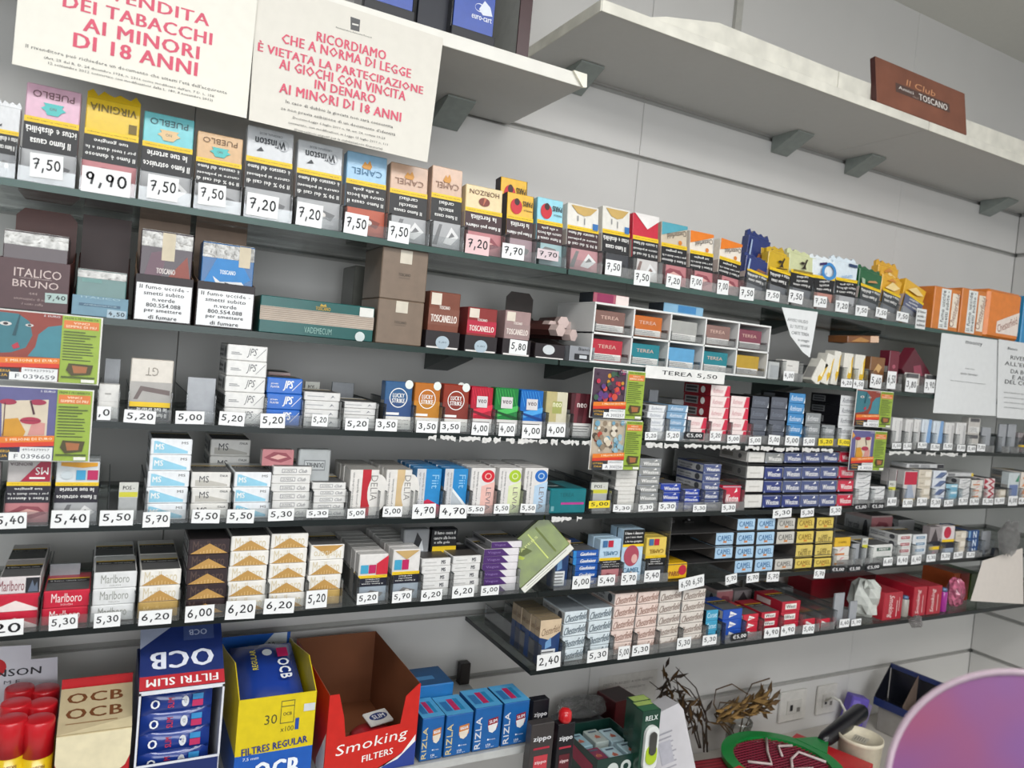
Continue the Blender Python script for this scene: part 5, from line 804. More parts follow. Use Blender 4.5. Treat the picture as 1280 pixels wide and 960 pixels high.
face2 = ('#5c5a8a', [('p', '#cfc2ac', [(.12, .8), (.56, .84), (.56, .35), (.14, .33)]), ('p', '#c8902a', [(.14, .33), (.16, .56), (.28, .58), (.36, .4), (.34, .33)]), ('p', '#d3963a', [(.02, .95), (.10, .86), (.02, .78)]), ('p', '#c98d86', [(.38, .35), (.42, .55), (.54, .52), (.54, .36)]), ('c', '#9c2c48', .18, .79, .08, .4), ('c', '#9c2c48', .46, .80, .08, .4), ('c', '#a8304a', .40, .55, .10, .4), ('p', '#4a2430', [(.38, .82), (.395, .82), (.44, .64), (.42, .63)]), ('r', '#4a2430', .3, .548, .5, .553), ('p', '#4a2430', [(.15, .78), (.158, .78), (.155, .34), (.147, .34)])])
def dots(seed, n, cs, bg):
    r = random.Random(seed); return (bg, [('c', r.choice(cs), r.uniform(.06, .6), r.uniform(.38, .95), r.uniform(.02, .055)) for _ in range(n)])
flow = dots(3, 40, ['#8c2f5e', '#b8304a', '#5c3a7a', '#3c5a48', '#c74a3a', '#c08a2c', '#402c40'], '#4c3848'); garden = dots(9, 44, ['#8c7c68', '#cfc2ac', '#6d9ab0', '#b04a38', '#8fb0bc', '#5c5248', '#dcd3c2'], '#b8ab98')
ticket(-16, 384, 129, 474, 'lottery ticket with a teal profile face, upper of the left pair', face1, 'F 039659'); ticket(-13, 481, 118, 576, 'lottery ticket with an abstract pale face, lower of the left pair', face2, 'F 039660')
ticket(742, 459, 806, 522, 'lottery ticket with a dark bouquet, upper of the middle pair', flow, 'A 300257'); ticket(741, 523, 803, 587, 'lottery ticket with a pale garden picture, lower of the middle pair', garden, 'A 300256')
ticket(1071, 486, 1117, 533, 'small lottery ticket with a teal face, upper of the right pair', face1, 'A 30025'); ticket(1065, 537, 1109, 588, 'small lottery ticket with a mask face, lower of the right pair', face2, 'A 30026')
sheet('notice', 'pointed white paper notice hanging from the top glass shelf', 'notice', [(977, 384), (1022, 390), (1016, 425), (1012, 447), (1003, 440), (988, 420)], DF-.004, [('T', '#55585c', s, cx, cy, w, 4, 0, 0) for s, cx, cy, w in (('AVVISO VALIDO', 997, 401, 26), ('SU TUTTE LE', 998, 409, 22), ('CARTE TEREA', 1000, 417, 22), ('in omaggio', 1004, 426, 14), ('scontrino', 1006, 432, 12))], body='#dfe1e1')
sheet('notice', 'creased white notice headed mooney at the right, left of two', 'notice', [(1177, 416), (1247, 425), (1245, 520), (1166, 516)], DF-.004, [('T', '#3c3e42', 'mooney', 1217, 430, 21, 5, 0, 1), ('T', '#55585c', 'Gentile Cliente', 1212, 461, 12, 1.6), ('T', '#55585c', 'SERVIZIO TEMPORANEO', 1211, 468, 22, 2.2), ('T', '#55585c', 'fino al ripristino delle linee di pagamento', 1210, 478, 44, 1.8)], body='#dadcdc')
sheet('notice', 'white notice with bold capitals RIVENDITORE cut by the right edge of the photo', 'notice', [(1248, 424), (1330, 436), (1330, 528), (1246, 522)], DF-.008, [('T', '#3c3e42', s, cx, cy, w, 5, 0, 1) for s, cx, cy, w in (('RIVENDITORE', 1287, 450, 48), ("ALL'EMISSIONE", 1287, 458, 62), ('DA BOLLO', 1280, 466, 34), ('E ALLA', 1278, 473, 26), ('DEL CONSUMO', 1284, 480, 56))]+[('T', '#6c6e72', 'autorizzazione generale ai sensi della legge vigente', 1290, 494+6*i, 70, 2.4) for i in range(4)]+[('T', '#55585c', 'Banca', 1265, 436, 12, 3)], body='#dadcdc')
# ================================================================ top shelf goods
zt = H+.5455
m = MB(); xa_, xb_ = xat(645, zt, DF+.004), xat(659.5, zt, DF+.004)
o = empty('upright_board', ((xa_+xb_)/2, -.302, zt), 'tall upright board with a dark brown front edge beside the blue displays', 'board')
m.box((xa_-xb_)/2, (xb_-xa_)/2, .004, .285, 0, .6, mat('#a3a49f', .5)); obj('side_panel', m, o); m = MB(); m.box((xa_-xb_)/2, (xb_-xa_)/2, 0, .004, 0, .6, mat('#3a1c20', .35)); obj('front_edge', m, o, label='dark reddish brown front edge')
for l, r, nm, full in ((453, 516, 'left', 0), (562, 616, 'right', 1)):
    a, b = xat(l, zt, DF+.01), xat(r, zt, DF+.01); w = b-a; t = empty('wall_display', ((a+b)/2, DF+.01-DW, zt), f'blue fronted display box standing on the short white shelf, {nm} of two', 'display box', 'blue fronted display boxes')
    m = MB(); m.box(-w/2, w/2, .004, .06, 0, .30, mat('#10131c', .25, coat=.4), .002); m.box(-w/2, w/2, -.006, .004, 0, .018, '#10131c', .001); obj('black_case', m, t)
    m = MB(); m.box(-w/2+.004, w/2-.003, 0, .003, .018, .30, mat('#3552a8', .35), .0005); L = [('c', '#dfe4ee', .62, .16, .11, .8), ('c', '#3552a8', .60, .16, .085, .8), ('p', '#dfe4ee', [(.6, .15), (.72, .21), (.86, .18), (.92, .13), (.7, .12)]), ('t', '#dfe4ee', 'euro-cart', .68, .10, .46, .03, 0, 1), ('c', '#11131a', .7, .36, .14), ('c', '#c3c8d4', .7, .36, .06)]
    m.art(((-w/2, 0, .018), (w, 0, 0), (0, 0, .282), (0, -1, 0)), L if full else L[4:5]); obj('blue_front', m, t)
m = MB(); a, b = xat(519, zt, DF+.03), xat(560, zt, DF+.03); m.box(0, b-a, 0, .09, 0, .32, mat('#0d1018', .3), .002); m.box(.002, b-a-.002, -.001, 0, .01, .3, '#151a28'); obj('black_display_case', m, None, (a, DF+.03-DW, zt), label='black display case between the two blue fronted boxes', cat='display case')
zp = H+.694; Y = DF-.0015; a, b = P(1096, 130, Y), P(1209, 171, Y); w = b.x-a.x; hp = .118
m = MB(); PB = mat('#875340', .4, var=.15, scale=14, coat=.2); m.box(0, w, 0, .016, 0, hp, PB, .003)
m.art(((0, 0, 0), (w, 0, 0), (0, 0, hp), (0, -1, 0)), [('r', '#5c4640', .2, .38, .8, .58), ('t', '#d99e72', 'Il Club', .48, .68, .32, .14, 0, 0, .3), ('t', '#e9e4de', 'Amici', .31, .50, .16, .07, 0, 1), ('t', '#b9a498', 'del', .41, .42, .06, .04), ('t', '#efeae4', 'TOSCANO', .61, .47, .32, .14, 0, 1)])
m.art(((0, .016, 0), (0, -.016, 0), (0, 0, hp), (-1, 0, 0)), [('r', '#4a1f1c', .1, .02, .95, .98)])
obj('wooden_box', m, None, (a.x, Y-DW, H+.6945), (math.radians(-9), 0, 0), label='brown wooden box lettered Toscano standing on the top right shelf', cat='wooden box')
# ================================================================ odd goods on the glass shelves
K['hc'] = dict(look='beige topped Chesterfield box', body='#26406e', front=[('p', '#cdb79a', [(0, .62), (.45, .55), (1, .72), (1, 1), (0, 1)]), ('t', '#6b4c36', 'Chesterfield', .52, .76, .86, .16, 10, 0, .3), ('p', '#6f9ac6', [(.3, .35), (.6, .4), (.55, .6), (.3, .5)]), ('r', '#d9dbdc', .1, .03, .8, .34)]+lines('#555555', .14, .05, .76, .32, 4), left=[('r', '#b09c80', 0, .62, 1, 1), ('t', '#6b4c36', 'Chesterfield', .5, .8, .8, .12, 0, 0, .2)], top=[('r', '#8a7a60', 0, 0, 1, 1)], dims=(.05, .018, .09), rough=.3)
col('F', 'hc', 671, 697, 775, 1, 'at the shelf corner', ('2,40', 671, 817, 700, 836), deep=5)
col('E', 'hc', 688, 708, 676, 1, 'behind the tilted green box', deep=1)
# green open box tilted
Y = DF+.004; c0 = P(652, 742, Y); t = empty('tray_of_papers', (c0.x, Y-DW+.006, SZ['E']+.006), 'green printed box of papers tilted over at the end of the fifth shelf', 'box'); GM = mat('#55641a', .35, var=.25, scale=40, coat=.3)
w_, h_, d_ = .085, .128, .10
R = Matrix.Rotation(math.radians(46), 4, 'Y'); t.rotation_euler = (math.radians(-16), math.radians(43), math.radians(-38))
m = MB(); m.box(-.075, 0, 0, .004, 0, h_, mat('#65761c', .3, var=.3, scale=30, coat=.3), .001); m.art(((-.075, 0, 0), (.075, 0, 0), (0, 0, h_), (0, -1, 0)), [('p', '#a5b534', [(.05, .1), (.5, .3), (.5, .35), (.05, .2)]), ('p', '#4d5a14', [(.25, .25), (.45, .35), (.5, .5), (.3, .45)]), ('r', '#c3cf6a', .1, .6, .9, .62), ('r', '#5c6a18', .1, .75, .9, .78), ('t', '#d3dc8a', 'PAPERS', .3, .5, .4, .06, 90)]); obj('printed_lid', m, t)
m = MB(); m.box(.0003, .012, -.002, .10, 0, h_, '#dcdcd2', .001); m.art(((0, -.002, 0), (.012, 0, 0), (0, 0, h_), (0, -1, 0)), [('r', '#333333', .3, .1, .36, .9), ('r', '#6b6f60', .65, .05, .7, .6)]); obj('white_spine', m, t)
m = MB(); m.box(-.075, 0, .0045, .10, 0, h_, GM, .001); m.art(((-.075, .0045, h_), (.075, 0, 0), (0, .0955, 0), (0, 0, 1)), [('r', '#2c3512', .05, .05, .95, .95)]+[('r', '#6c7a28', .08, .1+.1*i, .92, .13+.1*i) for i in range(8)]); obj('box_body', m, t)
# lowest shelf, right half
def crumple(name, label, c, r, mt, seed, cat, sx=1, sy=1, sz=1, amp=.35, group=None, n=9, rot=(0, 0, 0), smooth=False):
    rr = random.Random(seed); v = []; f = []
    for i in range(n+1):
        for j in range(2*n):
            th = math.pi*i/n; ph = math.pi*j/n; k = 1+amp*rr.uniform(-1, 1)*(0 if i in (0, n) else 1); v.append((r*sx*k*math.sin(th)*math.cos(ph), r*sy*k*math.sin(th)*math.sin(ph), r*sz*(k*math.cos(th)+1)))
    for i in range(n):
        for j in range(2*n): q = (j+1) % (2*n); f.append((i*2*n+j, (i+1)*2*n+j, (i+1)*2*n+q, i*2*n+q))
    m = MB(); m.add(v, f, mt, smooth); return obj(name, m, None, c, rot, label=label, cat=cat, group=group)
smk = [('t', '#e9d9d6', 'Smoking', .36, .5, .8, .34, -90, 0, .2), ('r', '#e9d9d6', .68, .12, .71, .7), ('r', '#e9d9d6', .8, .3, .82, .8)]
smk2 = [('t', '#e9d9d6', 'Smoking', .36, .5, .8, .34, 90, 0, .2), ('r', '#e9d9d6', .68, .12, .71, .7)]
for i, (l, r, tp, a_) in enumerate(((1103, 1126, 741, smk), (1140, 1156, 734, smk2), (1158, 1175, 733, smk2))):
    block('rolling_paper_box', ['red box lettered Smoking upright beside the white paper bundle', 'red box lettered Smoking, middle of three near the pink goods', 'red box lettered Smoking next to the magenta lighter'][i], l, r, tp, 'box', a_, '#a81f30', sh='F', d=.12, y=.008, group='red upright boxes on the lowest glass shelf')
block('carton', 'large dark red carton behind the paper bundle on the lowest shelf', 1012, 1094, 722, 'carton', [('r', '#7c1420', .0, 0, .02, 1)], '#8f1826', sh='F', d=.08, y=.19, left=[('r', '#7c1420', 0, 0, 1, 1)])
crumple('crumpled_paper', 'crumpled white paper bundle with torn folds on the lowest shelf', (P(1080, 760, DF+.05).x, DF+.05-DW, SZ['F']+.001), .043, mat('#c3c6c0', .6, var=.1), 5, 'paper', .95, .9, 1.15, amp=.2, n=7)
col('F', 'plate', 1060, 1069, 752, 1, 'beside the paper bundle', tr=False, y=.006)
def lighter(px, top, c, label):
    zf = SZ['F']+.0005; Y = DF+.012; x = xat(px, zf, Y); hh = P(px, top, Y).z-zf; t = empty('lighter', (x, Y-DW+.01, zf), label, 'lighter'); m = MB(); m.lathe([(.010, 0), (.0115, .003), (.0115, hh*.8), (.0105, hh*.84)], mat(c, .2, coat=.6), n=14); obj('body', m, t)
    m = MB(); m.lathe([(.0095, hh*.84), (.0095, hh*.97), (.006, hh)], mat('#5f7a9a', .25, metal=.4), n=12); obj('metal_head', m, t)
lighter(1181, 736, '#a02a8c', 'magenta lighter standing beside the red Smoking boxes'); lighter(1133, 746, '#a9a49c', 'grey lighter with a blue head between two red boxes')
crumple('plastic_bag', 'clear wrinkled bag of pink goods at the right end of red boxes', (P(1193, 750, DF+.04).x, DF+.04-DW, SZ['F']+.001), .032, mat('#b5607a', .3, var=.5, scale=90, coat=.5), 8, 'bag', 1, .7, 1.3, amp=.16, n=8)
crumple('plastic_bag', 'torn clear film hanging over the shelf edge between the red boxes', (P(1131, 775, DF+.01).x, DF-.022-DW, P(1131, 786, DF-.02).z), .02, FILM, 12, 'bag', 1.1, .6, .8, amp=.3, n=7)
for l, r, c, nm in ((1190, 1197, '#b5562a', 'orange'), (1198, 1209, '#a82a1c', 'red'), (1211, 1222, '#4f6a2c', 'green')):
    block('folder', f'{nm} folder standing behind the pink bag on the lowest shelf', l, r, 717, 'folder', [], c, sh='F', d=.10, y=.07, bevel=.001, group='folders standing on the lowest shelf')
o = sheet('paper_bag', 'blank off-white sheet held by a black clip at the far right', 'paper', [(1228, 701), (1278, 685), (1279, 755), (1213, 751)], DF-.012, [], body='#d6cec6')
p = P(1244, 690, DF-.016); m = MB(); m.prism([(-.014, 0), (.014, 0), (.009, .022), (-.009, .022)], 0, .01, mat('#15161a', .3, coat=.5)); obj('binder_clip', m, None, (p.x, p.y-.004, p.z-.01), label='black binder clip gripping the blank sheet at the far right', cat='clip')
crumple('plastic_bag', 'clear crumpled plastic bag hanging above the clipped sheet', (P(1254, 668, DF-.01).x, DF-.028-DW, P(1256, 688, DF-.01).z), .036, FILM, 21, 'bag', 1.3, .35, 1.2, amp=.34, n=10)
# ================================================================ bottom left displays on the laminate shelf
zG = zg+.0012
def gx(px, Y=DF+.004): return xat(px, zG+.08, Y)
YG = DF+.004; yg = YG-DW
# smoking box
x0, x1 = P(410, 900, YG).x, P(523, 890, YG).x; w = x1-x0; D = .26; yb = yg+D; hb = P(366, 799, yb+DW).z-zG; hf = P(410, 870, YG).z-zG; hl = P(465, 916, YG).z-zG
t = empty('display_box', (x0+w/2, yg, zG), 'red open display box lettered Smoking Filters with brown inside', 'display box', 'large open counter boxes'); RS = mat('#c5231c', .35, coat=.2); BRN = mat('#7d4a2c', .7, var=.08, scale=12)
m = MB(); m.prism([(-w/2, 0), (w/2, 0), (w/2, hf), (w/2-.003, hf), (w*.34, hf-.02), (w*.3, hl+.008), (-w*.3, hl), (-w*.33, hl+.035), (-w*.40, hf), (-w/2, hf)], 0, .0015, RS)
m.art(((-w/2, 0, 0), (w, 0, 0), (0, 0, hl), (0, -1, 0)), [('p', '#2a3f8c', [(.55, 0), (1, 0), (1, .62), (.8, .3)]), ('p', '#e8e3e0', [(.5, .0), (.56, .0), (.84, .34), (.99, .78), (.99, .6), (.8, .22)]), ('t', '#efe9e6', 'Smoking', .5, .74, .78, .34, 6, .8, .2), ('t', '#efe9e6', 'FILTERS', .57, .42, .34, .16, 6, 1, .1)]); obj('front_panel', m, t)
for s in (-1, 1):
    x = s*(w/2-.00075); m = MB(); m.prism([(.0016, 0), (D, 0), (D, hb), (D*.96, hb), (.0016, hf)], x-.0005, x+.0005, BRN, 'x')
    if s < 0: m.prism([(.0016, 0), (D, 0), (D, hb), (D*.96, hb), (.0016, hf)], x-.001, x-.0006, RS, 'x'); m.art(((x-.001, D, 0), (0, -D, 0), (0, 0, hf), (-1, 0, 0)), [('p', '#e8e3e0', [(.99, .02), (.99, .55), (.8, .1), (.8, 0)])])
    obj('side_panel', m, t)
m = MB(); m.box(-w/2, w/2, D, D+.0015, 0, hb, BRN); obj('back_panel', m, t); m = MB(); m.box(-w/2+.002, w/2-.002, .002, D, 0, .0015, BRN); obj('bottom_panel', m, t)
hb_ = P(468, 912, YG+.07).z-zG-.02; bx = P(466, 905, YG+.07).x
crumple('filter_bag', 'lone red and white filter bag lying inside the Smoking box', (bx, yg+.075, zG+hb_+.002), .036, mat('#a8202c', .3, var=.3, scale=30, coat=.4), 31, 'filter bag', 1.1, .9, .28, amp=.05, n=8, smooth=True)
m = MB(); m.box(0, .10, 0, .075, 0, hb_, '#8d4a34', .002); obj('inner_carton', m, None, (bx-.05, yg+.035, zG+.002), label='brown inner carton filling the lower part of the Smoking box', cat='carton')
m = MB(); m.box(0, .05, 0, .035, 0, .006, mat('#d6d4d0', .3), .002); m.art(((0, 0, .006), (.05, 0, 0), (0, .035, 0), (0, 0, 1)), [('c', '#26356b', .5, .5, .38, .5), ('t', '#e8e8e8', 'SLIM', .5, .5, .5, .3, 0, 1)]); obj('filter_bag', m, None, (bx-.005, yg+.065, zG+hb_+.026), (math.radians(14), 0, .25), label='small white filter bag with a blue oval on the red one', cat='filter bag')
# yellow OCB box
x0, x1 = P(297, 900, YG).x, P(394, 890, YG).x; w = x1-x0; D = .22; yb = yg+D; hb = P(268, 806, yb+DW).z-zG; hf = P(345, 870, YG).z-zG
t = empty('display_box', (x0+w/2, yg, zG), 'yellow and blue display box lettered Filtres Regular OCB', 'display box', 'large open counter boxes'); YE = mat('#d9c21a', .35, coat=.2); BL_ = mat('#1b58b0', .35, coat=.2)
m = MB(); m.box(-w/2, w/2, 0, .0015, hf*.42, hf, YE); m.box(-w/2, w/2, 0, .0015, 0, hf*.42, BL_)
m.art(((-w/2, 0, 0), (w, 0, 0), (0, 0, hf), (0, -1, 0)), [('t', '#4a4a28', '30', .42, .76, .16, .10, 0, .5), ('t', '#4a4a28', 'x100', .64, .64, .17, .055), ('r', '#6a682a', .54, .70, .72, .94), ('r', '#d9c21a', .55, .71, .71, .93), ('r', '#6a682a', .54, .875, .72, .885), ('t', '#3c3c2a', 'OCB', .63, .80, .11, .035, 0, 1), ('r', '#23489a', .74, .62, .79, .74), ('r', '#c9cdd0', .84, .80, .99, .88), ('t', '#26357a', 'FILTRES REGULAR', .5, .48, .84, .075, 4, 1.2), ('t', '#dfe6f0', '7,5 mm', .2, .38, .2, .035), ('t', '#e9eef4', 'OCB', .54, .22, .56, .22, 0, 1.6)]); obj('front_panel', m, t)
for s in (-1, 1):
    x = s*(w/2-.00075); m = MB(); m.prism([(.0016, hf*.42), (D, hf*.42), (D, hb), (D*.85, hb+.004), (D*.3, hf+.035), (.0016, hf)], x-.0007, x+.0007, YE, 'x'); m.prism([(.0016, 0), (D, 0), (D, hf*.42), (.0016, hf*.42)], x-.0007, x+.0007, BL_, 'x'); obj('side_panel', m, t)
m = MB(); m.box(-w/2, w/2, D, D+.0015, 0, hb+.012, BL_); m.art(((-w/2, D, hb-.03), (w, 0, 0), (0, 0, .042), (0, -1, 0)), [('p', '#c9cfd4', [(.45, 0), (.95, 0), (.95, 1), (.75, 1)]), ('t', '#3c4048', '30', .72, .45, .1, .3)]); obj('back_panel', m, t)
def fbag(label, c, w_, d_, h_, rot, big=True, art=None):
    m = MB(); n = 7; v = []; f = []; rr = random.Random(label)
    for i in range(n+1):
        for j in range(n+1):
            u, q = i/n, j/n; v.append(((u-.5)*w_, (q-.5)*d_, h_*(math.sin(math.pi*u)*math.sin(math.pi*q))**.5*(1+.12*rr.uniform(-1, 1)) if 0 < i < n and 0 < j < n else 0))
    for i in range(n):
        for j in range(n): a = i*(n+1)+j; f.append((a, a+n+1, a+n+2, a+1))
    b = len(v); f.append(tuple([i*(n+1) for i in range(n+1)]+[n*(n+1)+j for j in range(1, n+1)]+[i*(n+1)+n for i in range(n-1, -1, -1)]+[j for j in range(n-1, 0, -1)]))
    m.add(v, f, mat('#1d3a8c', .2, var=.15, scale=12, coat=.7), True); o = obj('filter_bag', m, None, c, rot, label=label, cat='filter bag', group='blue filter bags in the open boxes')
    L = MB(); L.art(((-w_*.42, -d_*.28, h_*1.02), (w_*.84, 0, 0), (0, d_*.56, 0), (0, 0, 1)), art or [('t', '#e4e8ee', 'O', .12, .5, .14, .6, 0, 1.5), ('t', '#c4283c', 'SLIM', .38, .5, .7, .10, 90, 1), ('c', '#d3d6dc', .62, .5, .06, 1.6), ('t', '#333333', 'x120', .62, .5, .3, .05, 90), ('r', '#2f86c0', .74, .55, .92, .95), ('r', '#b8245a', .74, .08, .92, .52)]); obj('printed_label', L, o); return o
for i, (q, zq, rx) in enumerate(((.5, hf*.62, 12), )):
    fbag('large blue filter bag lying in the top of the yellow box', (x0+w/2, yg+D*.45, zG+hf-.014), w*.88, D*.8, .035, (math.radians(18), 0, 0), art=[('t', '#cfc43a', 'REGULAR', .22, .6, .5, .10, 90, 1), ('t', '#e4e8ee', 'OCB', .74, .32, .5, .2, -90, 1.4), ('r', '#b8245a', .66, .62, .86, .85), ('c', '#cfd4da', .48, .76, .09)])
m = MB(); m.box(-w*.42, w*.42, .01, D-.01, 0, hf-.022, mat('#1d3a8c', .3), .004); obj('filter_bag', m, None, (x0+w/2, yg, zG+.001), label='blue filter bag filling the yellow box under the top one', cat='filter bag', group='blue filter bags in the open boxes')
# blue OCB slim box
x0, x1 = P(170, 920, YG).x, P(277, 905, YG).x; w = x1-x0; D = .15; hf = P(165, 868, YG).z-zG; hl = P(222, 950, YG).z-zG; WG = mat('#b9bcc6', .5); NB = mat('#1a2c66', .35, coat=.2)
t = empty('display_box', (x0+w/2, yg, zG), 'dark blue display box lettered OCB Filtri Slim with a raised lid', 'display box', 'large open counter boxes')
for s in (-1, 1):
    x = s*(w/2-.001); m = MB(); m.prism([(0, 0), (D, 0), (D, hf+.01), (0, hf)], x-.0008, x+.0008, WG if s > 0 else NB, 'x'); obj('side_panel', m, t)
m = MB(); m.box(-w/2+.002, w/2-.002, 0, .0015, 0, hl, NB); m.art(((-w/2, 0, 0), (w, 0, 0), (0, 0, hl), (0, -1, 0)), [('r', '#d9dbe2', 0, .95, 1, 1), ('r', RD, .05, .2, .95, .5)]); obj('front_panel', m, t)
m = MB(); m.box(-w/2+.002, w/2-.002, D, D+.0015, 0, hf+.01, NB); obj('back_panel', m, t)
LD = MB(); LL = .115; LD.box(-w/2, w/2, 0, LL, 0, .0015, NB); LD.art(((-w/2, 0, .0015), (w, 0, 0), (0, LL, 0), (0, 0, 1)), [('r', '#b3202c', 0, 0, 1, .2), ('t', '#e6e3e2', 'FILTRI SLIM', .5, .1, .84, .11, 180, 1.3), ('t', '#d6dae4', 'OCB', .5, .42, .74, .26, 180, 1.8), ('p', '#9aa2b8', [(0, .62), (.42, .98), (0, .98)]), ('r', '#3a4a7a', .52, .7, .9, .97), ('t', '#aab4cc', 'OCB', .7, .82, .22, .09, 180, 1)]); obj('raised_lid', LD, t, (0, .002, hf+.001), (math.radians(36), 0, 0))
m = MB(); m.box(-w/2, w/2, -.0012, .0, hf-.004, hf+.002, '#d9dbe2'); m.box(-w/2, -w/2+.003, -.0012, 0, hl, hf, '#d9dbe2'); m.box(w/2-.003, w/2, -.0012, 0, hl, hf, '#d9dbe2'); obj('white_rim', m, t)
step = (hf-hl)/3.6
for i in range(5): fbag(f'blue slim filter bag, {["topmost","second from top","third from top","fourth from top","lowest"][i]} in the dark blue box', (x0+w*.47, yg+.030+.006*i*0, zG+hf-.012-step*(i+.55)), w*.84, step*1.25, .014, (math.radians(84), 0, 0))
# beige OCB box
x0, x1 = P(70, 930, YG).x, P(164, 920, YG).x; w = x1-x0; hf = P(117, 915, YG).z-zG; D = .075
t = empty('display_box', (x0+w/2, yg, zG), 'beige paper box lettered OCB twice with a cream tongue', 'display box'); BE = mat('#b5a684', .5); RDM = mat('#b51f26', .35)
m = MB(); m.box(-w/2, w/2, 0, D, 0, hf-.001, RDM, .001); obj('red_box', m, t)
m = MB(); m.prism([(-w/2+.004, -.01), (w/2-.003, -.01), (w/2-.001, hf*.0+.02)]+[(w/2*math.cos(math.radians(a)), hf-.045+.03*math.sin(math.radians(a))) for a in (0,)]+[(w/2, hf), (-w/2, hf)]+[(-w/2, hf-.045)], -.003, -.001, mat('#e3d8b4', .6)); 
m = MB(); m.prism([(-w/2, hf), (-w/2, hf-.04), (-w/2+.006, hf-.055), (-w/2+.02, hf-.066), (w/2-.02, hf-.066), (w/2-.006, hf-.055), (w/2, hf-.04), (w/2, hf)], -.003, -.001, mat('#ddd2b0', .6)); obj('cream_tongue', m, t)
m = MB(); LL = .085; m.box(-w/2, w/2, 0, LL, 0, .002, BE); m.art(((-w/2, 0, .002), (w, 0, 0), (0, LL, 0), (0, 0, 1)), [('t', '#6b3f22', 'OCB', .48, .76, .76, .22, 0, 1.6), ('t', '#6b3f22', 'OCB', .48, .42, .76, .22, 0, 1.6), ('r', '#8a6a48', .1, .2, .8, .22), ('p', '#cbbd98', [(0, 0), (1, 0), (1, .22)])]); obj('printed_lid', m, t, (0, -.001, hf), (math.radians(24), 0, 0))
m = MB(); m.box(-w/2, w/2, 0, .002, 0, .05, RDM); obj('red_back', m, t, (0, D+.004, hf))
# canisters and header card
for ci, cx in enumerate((12, 47)):
    for ri in range(3):
        Y = YG+.024+.052*ri; x = P(cx-6*ri*0, 938, YG+.024).x; r = .0198; ht_ = P(cx, 898, YG+.024).z-zG; t = empty('gas_canister', (x, Y-DW, zG), f'yellow gas canister with red cap, {["left","right"][ci]} column, {["front","middle","rear"][ri]} row', 'canister', 'gas canisters at the bottom left')
        zc_ = P(cx, 941, YG+.024).z-zG; m = MB(); m.lathe([(r*.96, 0), (r, .003), (r, zc_-.001)], mat('#d9b81a', .25, coat=.4), n=24)
        if ri == 0: m.art(((-r*.6, -r-.0002, zc_-.03), (r*1.2, 0, 0), (0, 0, .03), (0, -1, 0)), [('t', '#7a4a1a', 'RONSON', .5, .6, .9, .16, 6, 1)])
        obj('canister_body', m, t); m = MB(); m.lathe([(r*1.02, zc_), (r*1.02, ht_-.003), (r*.97, ht_-.0005), (r*.9, ht_)], mat('#c01a24', .3, coat=.3), n=24); obj('red_cap', m, t)
sheet('header_card', 'grey white stepped header card lettered RONSON behind the gas canisters', 'card', [(-70, 812), (39, 806), (39, 824), (72, 821), (72, 890), (-70, 900)], YG+.17, [('C', '#c01a24', -6, 835, 14), ('T', '#26262c', 'RONSON', 8, 841, 88, 9, 0, 1), ('T', '#55555c', 'M E', 15, 852, 20, 4)], body='#c9c8d0')
# blue boxes on the end of the shelf
riz = lambda c: [('t', '#cfcfd6' if c else '#c9b98a', 'RIZLA', .16, .42, .72, .2, 90, 1.2), ('p', '#c4762a' if c == 0 else '#8e1c2c', [(.5, .7), (.86, .74), (.86, .5), (.68, .42), (.5, .48)]), ('p', '#dcdcdc' if c else '#d9cfc0', [(.5, .56), (.86, .6), (.8, .44), (.68, .38), (.55, .42)]), ('t', '#e4e8f0', 'SLIM' if c else 'REGULAR', .68, .65, .28, .07, 8, 1), ('c', '#dfe6f0', .54, .24, .03), ('t', '#dfe6f0', '6 mm', .7, .24, .22, .035), ('t', '#dfe6f0', '150', .56, .12, .16, .05, 0, 1), ('t', '#dfe6f0', 'filter tips', .62, .07, .3, .03)]
riztop = [('r', '#4f9fd0', .0, .0, 1, 1), ('r', '#b8245a', .4, .2, .62, .8), ('r', '#1f7fb0', .64, .2, .8, .8), ('r', '#2b6ea8', .1, .2, .35, .7)]
for i, (l, r, tpx) in enumerate(((524, 552, 897), (554, 588, 893), (590, 624, 884), (626, 658, 878))):
    block('filter_box', 'blue filter tip box with '+['an orange crest beside the Smoking box', 'an orange crest, second from the left', 'a red crest, second from the right', 'a red crest, rightmost of the four'][i], l, r, tpx, 'box', riz(0 if i < 2 else 1), '#1a5c9e', z=zG, y=.006, d=.075, topart=riztop, group='blue filter tip boxes', left=[('r', '#164a80', 0, 0, 1, 1)])
zb2 = P(555, 883, DF+.09).z-.02
block('filter_box', 'plain blue box lying behind the four filter tip boxes', 500, 562, 0, 'box', [('c', '#cfe0ee', .82, .5, .03), ('r', '#7fb0d8', .5, .48, .76, .5)], '#1f6aa8', z=zG+.001, y=.085, d=.08, h=P(540, 856, DF+.088).z-zG, left=[('r', '#164a80', 0, 0, 1, 1)], topart=[('r', '#17456f', .02, .02, .98, .98), ('r', '#3f78a8', .3, .3, .7, .5)])
m = MB(); p = P(581, 875, DW-.04); a, b = P(575, 850, DW-.03).x, P(587, 850, DW-.03).x; m.box(0, b-a, 0, .02, 0, P(581, 830, DW-.03).z-zG, mat('#26201f', .4), .001); obj('metal_upright', m, None, (a, DW-.03-DW, zG), label='short dark upright against the wall behind the blue boxes', cat='upright')
# ================================================================ counter and its clutter
zc = H-1.052
t = empty('counter', (.9, -.3, zc), 'pale worktop under the lowest shelf carrying boxes, racket and cup', 'counter')
m = MB(); m.box(-2.2, XC-.9-.002, -.47, .298, -.03, 0, mat('#b9b4ac', .45, var=.05, scale=9), .002); obj('worktop', m, t)
for x in (-1.9, .2, XC-.9-.06):
    m = MB(); m.box(x, x+.04, -.42, .25, -zc, -.0305, '#8e8a85', .002); obj('leg_panel', m, t)
